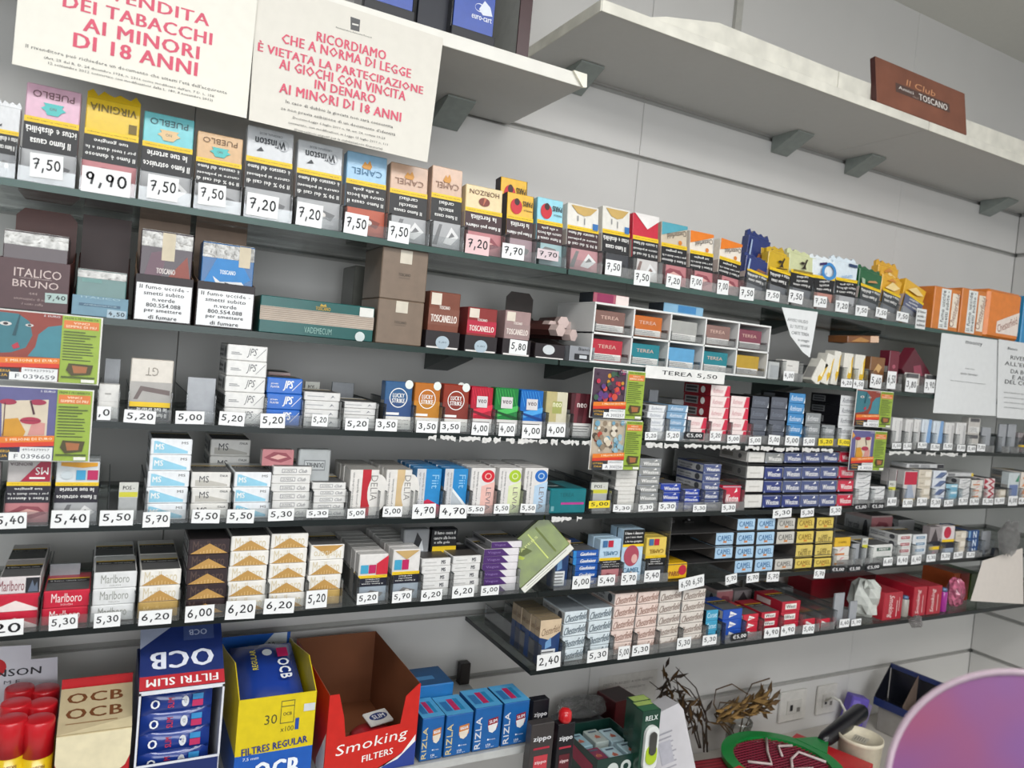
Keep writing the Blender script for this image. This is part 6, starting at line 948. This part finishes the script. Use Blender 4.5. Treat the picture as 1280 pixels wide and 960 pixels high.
# wall sockets
for l, tpx, r, b, nm in ((970, 866, 1006, 903, 'left'), (1017, 858, 1044, 893, 'right')):
    a, c = P(l, b, DW), P(r, tpx, DW); w, hh = c.x-a.x, P(l, tpx, DW).z-a.z; t = empty('wall_socket', (a.x, -.001, a.z), f'white wall socket plate above the racket, {nm} of two', 'socket', 'wall sockets')
    m = MB(); m.box(0, w, -.008, 0, 0, hh, '#d3d0ca', .002); obj('cover_plate', m, t)
    m = MB(); m.box(w*.25, w*.8, -.0105, -.008, hh*.25, hh*.72, '#c9c6c0', .001); obj('insert', m, t); m = MB(); m.box(w*.36, w*.46, -.0112, -.0106, hh*.36, hh*.56, '#1b1b1d'); m.box(w*.62, w*.74, -.0112, -.0106, hh*.3, hh*.44, '#77736d'); obj('switch', m, t)
a = P(1040, 905, DW-.03)
m = MB(); m.box(-.03, .03, 0, .035, 0, .105, '#5f4fa8', .003); m.art(fr_front(.06, 0, .105), [('r', '#7a6cc0', .1, .1, .5, .9), ('t', '#d6d0ea', 'plug', .3, .5, .5, .3, 90)]); m.art(fr_right(.06, .035, .105), [('r', '#b9b0c8', .1, .1, .9, .9)]); 
pb_ = PZ(1046, 903, zc); obj('purple_box', m, None, (pb_.x, -.06, zc+.0005), (0, math.radians(12), math.radians(-20)), label='purple cardboard box leaning against the wall below the sockets', cat='box')
m = MB(); pp = [P(1032, 876, DW-.02), P(1040, 871, DW-.05), P(1050, 876, DW-.07), P(1056, 888, DW-.08), P(1053, 898, DW-.075)]; m.tube(pp, .004, '#d6d4cc'); obj('power_cable', m, None, label='white power cable curling from the right socket past the purple box', cat='cable')
# cup
pc = PZ(1068, 915, H-.93); R_ = .056; m = MB(); m.lathe([(R_*.86, 0), (R_*.9, .002), (R_*.99, H-.93-zc-.012), (R_*1.03, H-.93-zc-.01), (R_*1.03, H-.93-zc), (R_*.97, H-.93-zc), (R_*.95, H-.93-zc-.012)], mat('#d8cfb8', .5), n=36)
o = obj('round_tub', m, None, (pc.x, pc.y-.02, zc+.0005), label='cream round tub with a recessed labelled lid on the counter', cat='tub')
m = MB(); m.box(-.02, .02, -.018, .018, 0, .0006, '#b9b3a4'); m.art(((-.02, -.018, .0006), (.04, 0, 0), (0, .036, 0), (0, 0, 1)), lines('#77726a', .1, .1, .9, .9, 5)); obj('lid_label', m, o, (0, 0, H-.93-zc-.011), (0, 0, .4))
# racket
zr = H-.955; pf = PZ(955, 912, zr); RR = .15; cx, cy = 1.545, 1.262-DW; t = empty('fly_swatter_racket', (cx, cy, zr), 'green electric fly swatter racket with a black handle on the counter', 'racket')
GRN = mat('#12803a', .3, coat=.3); m = MB(); n = 40; v = []; f = []
for i in range(n):
    a = 2*math.pi*i/n
    for rr_, zz_ in ((RR, .0), (RR, .012), (RR-.03, .012), (RR-.03, 0)): v.append((rr_*math.cos(a), rr_*math.sin(a), zz_))
for i in range(n):
    for k in range(4): f.append((i*4+k, ((i+1) % n)*4+k, ((i+1) % n)*4+(k+1) % 4, i*4+(k+1) % 4))
m.add(v, f, GRN); ha = P(1092, 893, 1.372); hd = Vector((ha.x-cx, ha.y-cy, 0)).normalized(); q = Vector((-hd.y, hd.x, 0))
b0 = hd*(RR-.01); m.add([tuple(b0+q*.045), tuple(b0-q*.045), tuple(hd*(RR+.055)-q*.016), tuple(hd*(RR+.055)+q*.016), tuple(b0+q*.045+Vector((0, 0, .013))), tuple(b0-q*.045+Vector((0, 0, .013))), tuple(hd*(RR+.055)-q*.016+Vector((0, 0, .013))), tuple(hd*(RR+.055)+q*.016+Vector((0, 0, .013)))], [(0, 1, 2, 3), (7, 6, 5, 4), (0, 4, 5, 1), (2, 6, 7, 3), (1, 5, 6, 2), (3, 7, 4, 0)], GRN); obj('frame', m, t)
m = MB(); NR = RR-.031
for k in range(-11, 12):
    c_ = k*NR/12; L_ = math.sqrt(NR*NR-c_*c_); m.box(c_-.0016, c_+.0016, -L_, L_, .004, .0055, '#7c1f34'); m.box(-L_, L_, c_-.0016, c_+.0016, .0056, .007, '#8c2a40')
go_ = obj('wire_mesh', m, t); go_['kind'] = 'stuff'
m = MB(); m.lathe([(NR, -.003), (NR, -.001)], '#6b2a3a', n=32); obj('mesh_backing', m, t)
m = MB()
for k, pts in enumerate(([(-.09, .03), (-.04, .0), (.0, .05), (.05, .1)], [(-.02, -.05), (.03, .0), (.08, .02), (.11, -.04)], [(-.1, -.04), (-.03, -.03), (.05, -.05)], [(.02, .02), (.05, .06), (.09, .05)])): m.tube([(a, b, .011) for a, b in pts], .0035, '#c9b9b6')
obj('cracked_logo', m, t, label='pale curling marks on the net')
m = MB(); m.tube([hd*(RR+.05)+Vector((0, 0, .006)), hd*(RR+.075)+Vector((0, 0, .01)), hd*(RR+.16)+Vector((0, 0, .02)), hd*(RR+.27)+Vector((0, 0, .035)), hd*(RR+.285)+Vector((0, 0, .037))], [.014, .02, .022, .024, .018], mat('#14141a', .35, coat=.3), n=10); obj('handle', m, t, label='matt black plastic handle')
def cbox(name, label, c, w, d, h, body, rz=0, cat='box', top=None, front=None, left=None, tilt=(0, 0), group=None, z=None):
    m = MB(); m.box(-w/2, w/2, -d/2, d/2, 0, h, mat(body, .4, coat=.2), .0015); m.art(fr_front(w, d, h), front or []); m.art(fr_top(w, d, h), top or []); m.art(fr_left(w, d, h), left or [])
    return obj(name, m, None, (c[0], c[1], zc+.0006 if z is None else z), (math.radians(tilt[0]), math.radians(tilt[1]), math.radians(rz)), label=label, cat=cat, group=group)
hr = zr-zc-.003
cbox('red_case', 'bright red flat case under the right side of the racket', (cx+.10, cy-.02, 0), .26, .2, hr-.002, '#b81f26', 20, 'case'); cbox('red_packet_box', 'ribbed dark red box under the left side of the racket', (cx-.15, cy+.045, 0), .15, .10, hr-.002, '#8f2430', -6, 'box', top=[('r', '#5f141f', .05, .08+.12*i, .95, .12+.12*i) for i in range(8)])
pr = PZ(900, 950, zr+.01); cbox('red_packet', 'bright red packet with a gold leaf mark in front of the racket', (pr.x-.01, pr.y-.075, 0), .09, .06, zr+.012-zc, '#c41c22', 12, 'packet', top=[('p', '#e8c860', [(.5, .2), (.58, .45), (.8, .5), (.6, .6), (.5, .9), (.42, .6), (.2, .5), (.44, .45)])], front=[('p', '#e8c860', [(.5, .6), (.58, .75), (.8, .8), (.6, .86), (.5, .98), (.42, .86), (.2, .8), (.44, .75)])])
# white cardboard box, crumpled
pw = P(848, 893, DF+.02); t = empty('white_carton', (pw.x+.045, pw.y, zc+.012), 'white wrinkled carton leaning beside the dried flowers', 'carton'); t.rotation_euler = (math.radians(-8), math.radians(-14), math.radians(-6))
m = MB(); hw = pw.z-zc; m.prism([(-.06, 0), (.07, 0), (.065, hw-.03), (.055, hw-.012), (-.03, hw-.02), (-.06, hw-.035)], 0, .055, mat('#c6c4c8', .4, var=.05, scale=20, coat=.3)); m.art(((-.05, 0, 0), (.11, 0, 0), (0, 0, hw), (0, -1, 0)), lines('#9b9aa2', .3, .5, .72, .8, 8)+[('r', '#aeadb6', .3, .55, .6, .72)]); obj('carton_body', m, t)
m = MB(); m.prism([(-.052, .05), (-.03, .05), (-.035, hw-.06), (-.055, hw-.08)], -.03, -.026, '#bdbbc0'); obj('open_flap', m, t)
# RELX packs
rel = [('t', '#dfe6e2', 'RELX', .5, .86, .6, .07, 0, 1)]
for i, (l, r, tpx, yy, f_) in enumerate(((803, 825, 889, 1.21, 1), (797, 818, 884, 1.25, 0), (790, 811, 877, 1.29, 0))):
    a, b = P(l, 905, yy), P(r, 905, yy); w = b.x-a.x; hh = P((l+r)/2, tpx, yy).z-zc; m = MB(); m.box(-w/2, w/2, 0, .028, 0, hh, mat('#153f30', .3, coat=.3), .001)
    m.art(((-w/2, 0, hh-.13), (w, 0, 0), (0, 0, .13), (0, -1, 0)), [('t', '#dfe6e2', 'RELX', .5, .88, .66, .08, 0, 1), ('r', '#d8dcd6', .1, .0, .92, .05)] if f_ else [('r', '#8fb04a', 0, .97, 1, 1)]); m.art(((-w/2, 0, hh), (w, 0, 0), (0, .028, 0), (0, 0, 1)), [('r', '#a9c26a' if i else '#3a6a4c', .05, .1, .95, .9)])
    if f_: m.art(((-w/2, 0, 0), (w, 0, 0), (0, 0, hh-.13), (0, -1, 0)), [('r', '#d3d6d4', .05, .3, .95, .98)]+lines('#5c5f60', .1, .35, .9, .95, 14))
    o = obj('vape_pack', m, None, ((a.x+b.x)/2, yy-DW, zc+.0006), label=f'green vape pack lettered RELX, {["front one showing the device","middle one of the row","rear one of the row"][i]}', cat='pack', group='green vape packs')
    if f_:
        m = MB(); R2 = w*.3
        def stad(rad, z0, z1): return [(rad*math.cos(math.radians(a)), z1+rad*math.sin(math.radians(a))) for a in range(0, 181, 20)]+[(rad*math.cos(math.radians(a)), z0+rad*math.sin(math.radians(a))) for a in range(180, 361, 20)]
        m.prism(stad(R2*1.25, hh-.112, hh-.048), -.008, -.0008, mat('#dfe2df', .3, coat=.4)); m.prism(stad(R2*1.0, hh-.098, hh-.085), -.0105, -.0082, mat('#a9c41e', .3, coat=.4)); m.prism(stad(R2*.62, hh-.082, hh-.05), -.013, -.0107, mat('#3a3b38', .3, coat=.4)); obj('vape_device', m, o, label='white lime and black device')
# burgundy box, green tray with packs, zippo stands
pb_ = P(778, 872, 1.44); cbox('burgundy_box', 'tall open burgundy box behind the green vape packs', (pb_.x, pb_.y+.02, 0), .075, .07, pb_.z-zc, '#4f1219', 6, 'box', top=[('r', '#2a0c10', .06, .06, .94, .94)], front=[('r', '#7a5a40', .93, .02, .98, .98)])
A_, B_, C_, D_ = PZ(747, 951, H-.82), PZ(812, 938, H-.82), PZ(770, 897, H-.82), PZ(715, 897, H-.82); ux = (B_-A_); w = ux.length; ang = math.atan2(ux.y, ux.x); dd = .15; th_ = H-.82-zc
t = empty('open_tray_box', (A_.x, A_.y, zc+.0006), 'dark green open box of small packs at the front of the counter', 'display box', rot=(0, 0, ang)); DG = mat('#12332c', .35, coat=.2)
for nm, bx in (('front_panel', (0, w, 0, .002)), ('back_panel', (0, w, dd, dd+.002)), ('side_panel', (0, .002, .0021, dd-.0001)), ('side_panel', (w-.002, w, .0021, dd-.0001))):
    m = MB(); m.box(*bx, 0, th_, DG)
    if nm == 'front_panel': m.art(((0, 0, th_-.06), (w, 0, 0), (0, 0, .06), (0, -1, 0)), [('c', '#c3cac6', .3, .55, .11), ('c', '#c3cac6', .55, .6, .10), ('c', '#12332c', .55, .6, .05), ('c', '#c3cac6', .8, .5, .10)])
    if bx[1] == .002: m.art(((0, dd, th_-.06), (0, -dd, 0), (0, 0, .06), (-1, 0, 0)), [('p', '#b9b04a', [(.05, .9), (.3, .9), (.25, .4), (.05, .5)]), ('p', '#9c2c48', [(.35, .8), (.9, .7), (.9, .2), (.4, .3)])])
    obj(nm, m, t)
m = MB(); m.box(.003, w-.003, .003, dd-.002, 0, .002, DG); obj('bottom_panel', m, t)
for i in range(6):
    cxp, cyp = (i % 3+.5)*w/3*.94+.003, (.035 if i < 3 else .105); v_ = Vector((cxp, cyp, 0)); v_.rotate(Matrix.Rotation(ang, 3, 'Z')); c = ['#7a2c4a', '#a9c3cc', '#b0ccd4', '#8fb0bc', '#a9b4b0', '#b4cdd6'][i]
    cbox('small_pack', f'small {["plum","pale blue","frosted blue","steel blue","greyish","ice blue"][i]} pack inside the dark green open box', (A_.x+v_.x, A_.y+v_.y, 0), w*.26, .055, th_-.012-.004*(i % 2), c, math.degrees(ang), 'pack', top=[('c', '#c98a6a', .5, .4, .2, .8), ('p', '#a85a4a', [(.3, .3), (.5, .6), (.7, .3)]), ('r', '#4a5a6a', .2, .75, .8, .85)], group='small packs in the green box', z=zc+.003)
crumple('plastic_bag', 'clear wrinkled bag of grey packs behind the green open box', (P(732, 880, 1.45).x, 1.46-DW, P(728, 890, 1.44).z-.018), .04, FILM, 41, 'bag', 1.5, .9, .5, amp=.3, n=10)
pgb = P(728, 890, 1.44); cbox('grey_carton', 'dim grey carton holding the clear bag on the counter', (pgb.x, pgb.y+.015, 0), .11, .08, pgb.z-.02-zc, '#5d6062', 10, 'carton', top=[('r', '#3a3c3f', .1, .1, .9, .9)])
for i, (l, r, tpx, yy, c, nm) in enumerate(((664, 692, 905, 1.18, '#3a3636', 'left grey one'), (697, 718, 905, 1.20, '#15141a', 'right black one'), (663, 683, 876, 1.24, '#101018', 'rear dark blue one'))):
    a, b = P(l, 920, yy), P(r, 920, yy); w = b.x-a.x; hh = P((l+r)/2, tpx, yy).z-zc; m = MB(); m.box(-w/2, w/2, 0, .02, 0, hh, mat(c, .35, coat=.2), .001)
    m.art(((-w/2, 0, hh-.10), (w, 0, 0), (0, 0, .10), (0, -1, 0)), [('t', '#d9d9dc', 'zippo', .5, .70, .76, .12, 0, 1.2), ('r', '#a8283c', .15, .50, .85, .54), ('r', '#b83a44' if i == 0 else '#5a1a24', .2, .02, .8, .38), ('t', '#e8d0d0', 'zippo', .5, .24, .5, .08, 0, 1)])
    o = obj('lighter_display', m, None, ((a.x+b.x)/2, yy-DW, zc+.0006), label=f'tall narrow display carton lettered zippo, {nm}', cat='display box', group='zippo lettered cartons')
    if i == 1: m = MB(); m.lathe([(.012, 0), (.014, .006), (.013, .02), (.007, .026)], mat('#c01a20', .2, coat=.5), n=14); obj('red_lighter_cap', m, None, ((a.x+b.x)/2, yy-DW+.010, zc+.0008+hh), label='red rounded lighter cap on top of the black zippo carton', cat='lighter')
# dark open bin box, bags, router
zq = H-.975; A2, B2 = PZ(1092, 880, zq), PZ(1166, 913, zq); u2 = (B2-A2); u2.z = 0; ang2 = math.atan2(u2.y, u2.x); w2 = u2.length*1.45; KM = mat('#14161f', .35, coat=.2); NB2 = mat('#1b2a5c', .3, coat=.3)
t = empty('open_bin', (A2.x, A2.y, zq+.001), 'black and navy open box with brown dividers near the corner', 'box', rot=(0, 0, ang2)); hq, dq = .115, .085
for nm, bx, mt in (('back_wall', (0, w2, dq, dq+.003, 0, hq), KM), ('bottom_wall', (0, w2, .001, dq, 0, .003), KM), ('front_rim', (0, w2, -.004, 0, 0, .024), NB2), ('top_rim', (0, w2, dq-.008, dq-.0005, hq-.012, hq+.002), NB2)):
    m = MB(); m.box(*bx, mt, .0005); obj(nm, m, t)
for nm, x, mt in (('side_wall', .0015, KM), ('divider', w2*.34, mat('#6a5a50', .6)), ('divider', w2*.67, mat('#6a5a50', .6)), ('side_wall', w2-.0015, KM)):
    m = MB(); m.prism([(0, .004), (dq-.009, .004), (dq-.009, hq-.002), (0, .03)], x-.001, x+.001, mt, 'x'); obj(nm, m, t)
mid = (A2+B2)/2; nq = Vector((-math.sin(ang2), math.cos(ang2), 0)); cq = A2+Vector((math.cos(ang2), math.sin(ang2), 0))*w2*.5+nq*dq*.5
cbox('support_carton', 'dim carton under the black and navy open box', (cq.x, cq.y, 0), w2*.9, dq*.9, zq-zc-.001, '#8b8782', math.degrees(ang2), 'carton')
cg = A2+Vector((math.cos(ang2), math.sin(ang2), 0))*w2*.62+nq*.03
cbox('green_packet', 'bright green packet lying at the mouth of the dark open box', (cg.x, cg.y, 0), .085, .05, .010, '#1a7a3c', math.degrees(ang2), 'packet', top=[('r', '#5ab07a', .2, .3, .8, .6)], z=zq+.032, tilt=(12, 0))
pr_ = PZ(1240, 845, zc+.05); cbox('router', 'flat cream router box in the corner with a black cable', (pr_.x-.07, -.13, 0), .20, .16, .05, '#c9c6b4', -12, 'router')
m = MB(); m.tube([(pr_.x-.1+.07*math.cos(a)+.02*a, -.16+.04*math.sin(a), zc+.056+.012*abs(math.sin(a*.7))) for a in [i*.35 for i in range(28)]], .0022, '#17171a'); obj('cable', m, None, label='thin black cable looped on the cream router box', cat='cable')
crumple('plastic_bag', 'clear plastic bag lying between the tub and the dark box', (2.20, -.44, zc+.0045), .06, FILM, 51, 'bag', 1.5, .9, .45, amp=.2, n=9)
crumple('black_bag', 'black crumpled bag with a small white tag behind the tub', (2.00, -.36, zc+.001), .045, mat('#15161b', .25, coat=.6), 61, 'bag', 1.1, .9, .8, amp=.25, n=8)
m = MB(); m.box(-.012, .012, -.009, .009, 0, .001, '#cfd4d8'); obj('small_label', m, None, (1.985, -.385, zc+.078), (.3, 0, .4), label='small white tag lying on the black crumpled bag', cat='label')
m = MB(); m.box(0, .26, 0, .18, 0, .003, '#c4c6c9'); obj('paper_sheet', m, None, (2.05, -.58, zc+.001), (0, 0, -.15), label='white sheet of paper flat on the counter right of the tub', cat='paper')
# dried flowers in a jar
pj = P(923, 925, 1.44); jx, jy = pj.x, pj.y; m = MB(); m.lathe([(.032, 0), (.035, .004), (.035, .09), (.030, .10), (.030, .112), (.033, .113), (.033, .124), (.030, .124)], JAR, n=24); hj = P(923, 905, 1.44).z-zc-.124
obj('glass_jar', m, None, (jx, jy, zc+.0006), label='clear glass jar with ribbed neck holding dried flowers behind the racket', cat='jar')
def stem(pts, r, mt): m = MB(); m.tube(pts, r, mt); return m
def leaf(m, p, d, L_, w_, mt):
    d = Vector(d).normalized(); s = d.cross(Vector((0, -1, .2))).normalized()*w_; p = Vector(p); up_ = Vector((0, -.004, 0)); m.add([tuple(p), tuple(p+d*L_*.5+s+up_), tuple(p+d*L_), tuple(p+d*L_*.5-s+up_), tuple(p+d*L_*.5-up_*1.2)], [(0, 1, 4), (1, 2, 4), (2, 3, 4), (3, 0, 4)], mt)
DRY = mat('#5c4426', .7, var=.3, scale=40); DR2 = mat('#8a6c3c', .7, var=.3, scale=40); DR3 = mat('#3d3128', .7, var=.3, scale=40)
def pts_of(l, Y): return [P(a, b, Y+.01*math.sin(i)) for i, (a, b) in enumerate(l)]
t = empty('dried_flowers', (jx, jy, zc+.01), 'drooping bunch of golden brown dried leaves standing in the jar', 'dried flowers'); t.matrix_world = Matrix.Translation((jx, jy, zc+.01)); inv_ = Vector((jx, jy, zc+.01))
rr = random.Random(4)
for i, l in enumerate(([(922, 930), (905, 905), (892, 880), (895, 862), (915, 855), (935, 868)], [(922, 930), (915, 912), (895, 895), (900, 878), (930, 880), (955, 880), (975, 866)], [(922, 930), (928, 900), (930, 875), (940, 855), (962, 848)], [(922, 930), (940, 890), (960, 876), (965, 862)], [(922, 930), (900, 905), (893, 893), (912, 876), (945, 884), (962, 890)])):
    obj('stem', stem([p-inv_ for p in pts_of(l, 1.44)], .0018, DRY), t)
m = MB()
for i in range(120):
    a = rr.uniform(893, 955); b = 897-(a-893)*.28+rr.uniform(-9, 9); p = P(a, b, 1.44+rr.uniform(-.03, .03))-inv_; leaf(m, p, (rr.uniform(.5, 1), rr.uniform(-.3, .3), rr.uniform(-.2, .5)), rr.uniform(.03, .06), rr.uniform(.003, .006), rr.choice([DRY, DR2, DR2]))
for a, b, dx, dz in ((958, 872, .3, 1), (962, 876, 1, .7), (955, 882, 1, -.4), (950, 886, .8, -.8), (960, 880, 1, .1), (952, 874, -.2, 1)): leaf(m, P(a, b, 1.43)-inv_, (dx, 0, dz), .05, .008, DRY)
o = obj('leaf_bunch', m, t); o['kind'] = 'stuff'
b0 = P(872, 930, 1.42); t = empty('dried_branches', tuple(b0), 'dark thin dried branches standing left of the glass jar', 'dried branches')
for l in ([(880, 935), (884, 900), (870, 860), (845, 834)], [(876, 935), (868, 900), (850, 875), (845, 845)], [(884, 940), (882, 890), (862, 862), (838, 850)], [(874, 935), (860, 890), (835, 870), (812, 852)], [(880, 940), (878, 905), (858, 880), (842, 858)]):
    obj('branch', stem([p-b0 for p in pts_of(l, 1.42)], [.0022, .002, .0016, .001], DR3), t)
m = MB()
for i in range(70): a = rr.uniform(828, 884); b = 848+(a-832)*1.1+rr.uniform(-12, 22); leaf(m, P(a, b, 1.42+rr.uniform(-.03, .03))-b0, (rr.uniform(-.4, .5), rr.uniform(-.2, .2), rr.uniform(-1, .4)), rr.uniform(.025, .055), rr.uniform(.002, .005), rr.choice([DR3, DRY]))
o = obj('leaf_bunch', m, t); o['kind'] = 'stuff'
pn = P(762, 862, DW); m = MB(); w = P(820, 855, DW).x-P(748, 858, DW).x; m.box(0, w, -.0008, 0, -.06, .04, '#cfccc6'); m.art(((0, -.0008, -.06), (w, 0, 0), (0, 0, .10), (0, -1, 0)), [('t', '#77736d', 'DIVIETO DI ACCESSO AI NON ADDETTI', .5, .78, .84, .06), ('t', '#77736d', 'PERSONALE AUTORIZZATO', .5, .62, .6, .05)]); obj('wall_note', m, None, (P(748, 858, DW).x, -.0005, P(748, 866, DW).z), label='white note with grey lettering on the wall behind the burgundy box', cat='note')
# purple round fan in the foreground on its own stand
r_ = ray(1303, 1026); c_ = r_*(.55/F/1.0)*1.0; cpos = Vector((c_[0], c_[1]-DW, c_[2]+H)); nrm = (Vector((0, -DW, H))-cpos).normalized()
t = empty('round_fan', tuple(cpos), 'purple round disc with a pale rim, blurred in the near right corner', 'round sign'); q_ = nrm.to_track_quat('Z', 'Y'); t.rotation_mode = 'QUATERNION'; t.rotation_quaternion = q_
def purple():
    m = mat('#84508f', .45).copy(); n = m.node_tree.nodes; l = m.node_tree.links; b = n['Principled BSDF']; rp = [x for x in n if x.type == 'VALTORGB'][0]; no = [x for x in n if x.type == 'TEX_NOISE'][0]
    no.inputs['Scale'].default_value = 9; rp.color_ramp.elements[0].color = lin('#6a4580')+(1,); rp.color_ramp.elements[1].color = lin('#85405f')+(1,); return m
m = MB(); m.lathe([(.1005, -.002), (.1005, .002)], purple(), n=64, smooth=False); obj('printed_disc', m, t)
m = MB(); m.lathe([(.1006, -.003), (.1055, -.003), (.1055, .003), (.1006, .003), (.1006, -.003)], mat('#a4919c', .4), n=64, cap=False); obj('pale_rim', m, t)
m = MB(); m.tube([Vector((0, 0, -.115)), Vector((0, 0, -(cpos.z)+.02))], .006, '#d8d2d6'); m.lathe([(.10, -cpos.z+.0), (.10, -cpos.z+.015), (.02, -cpos.z+.022)], '#c9c3c8', n=24); st = obj('stand', m, t); st.rotation_mode = 'QUATERNION'; st.rotation_quaternion = q_.inverted()
t.location = cpos
# ---- packs past the three hundred largest, and the ones queued behind the front packs, joined
def bake(name, lst, label):
    m = MB()
    for me, loc, rx, sc in lst:
        T = Matrix.Translation(loc) @ Matrix.Rotation(rx, 4, 'X') @ Matrix.Diagonal((*sc, 1)); n = len(m.v); m.v += [tuple(T @ v.co) for v in me.vertices]; idx = [m.mi(q) for q in me.materials]
        for p in me.polygons: m.f.append(tuple(n+k for k in p.vertices)); m.m.append(idx[p.material_index]); m.sm.append(False)
    return obj(name, m, None, label=label, cat='cigarette packs', kind='stuff')
bake('cigarette_packs', QUEUE, 'packs and boxes queued one behind another in the rows behind the front ones')
def size_(o):
    p = o.matrix_basis.translation; return o.scale.x*.055*o.scale.z*o.data.vertices[-1].co.z/mpp(p)**2 if 0 else 1/mpp(p)
PKS = sorted([o for o in C.objects if o.name.split('.')[0] == 'cigarette_pack' and not o.parent and o.data.name in [v.name for v in PM.values()]], key=lambda o: -size_(o))
print('PACKS', len(PKS)); small = PKS[290:]
if small:
    for o in small:
        for v in LABELS.values():
            if o.name in v: v.remove(o.name)
    bake('cigarette_packs', [(o.data, o.location.copy(), 0, o.scale.copy()) for o in small], 'small far packs in the stacks nearest the right corner of the wall')
    for o in small: bpy.data.objects.remove(o)
for k, v in LABELS.items():
    if len(v) > 1: print('DUPLABEL', k, v[:4])
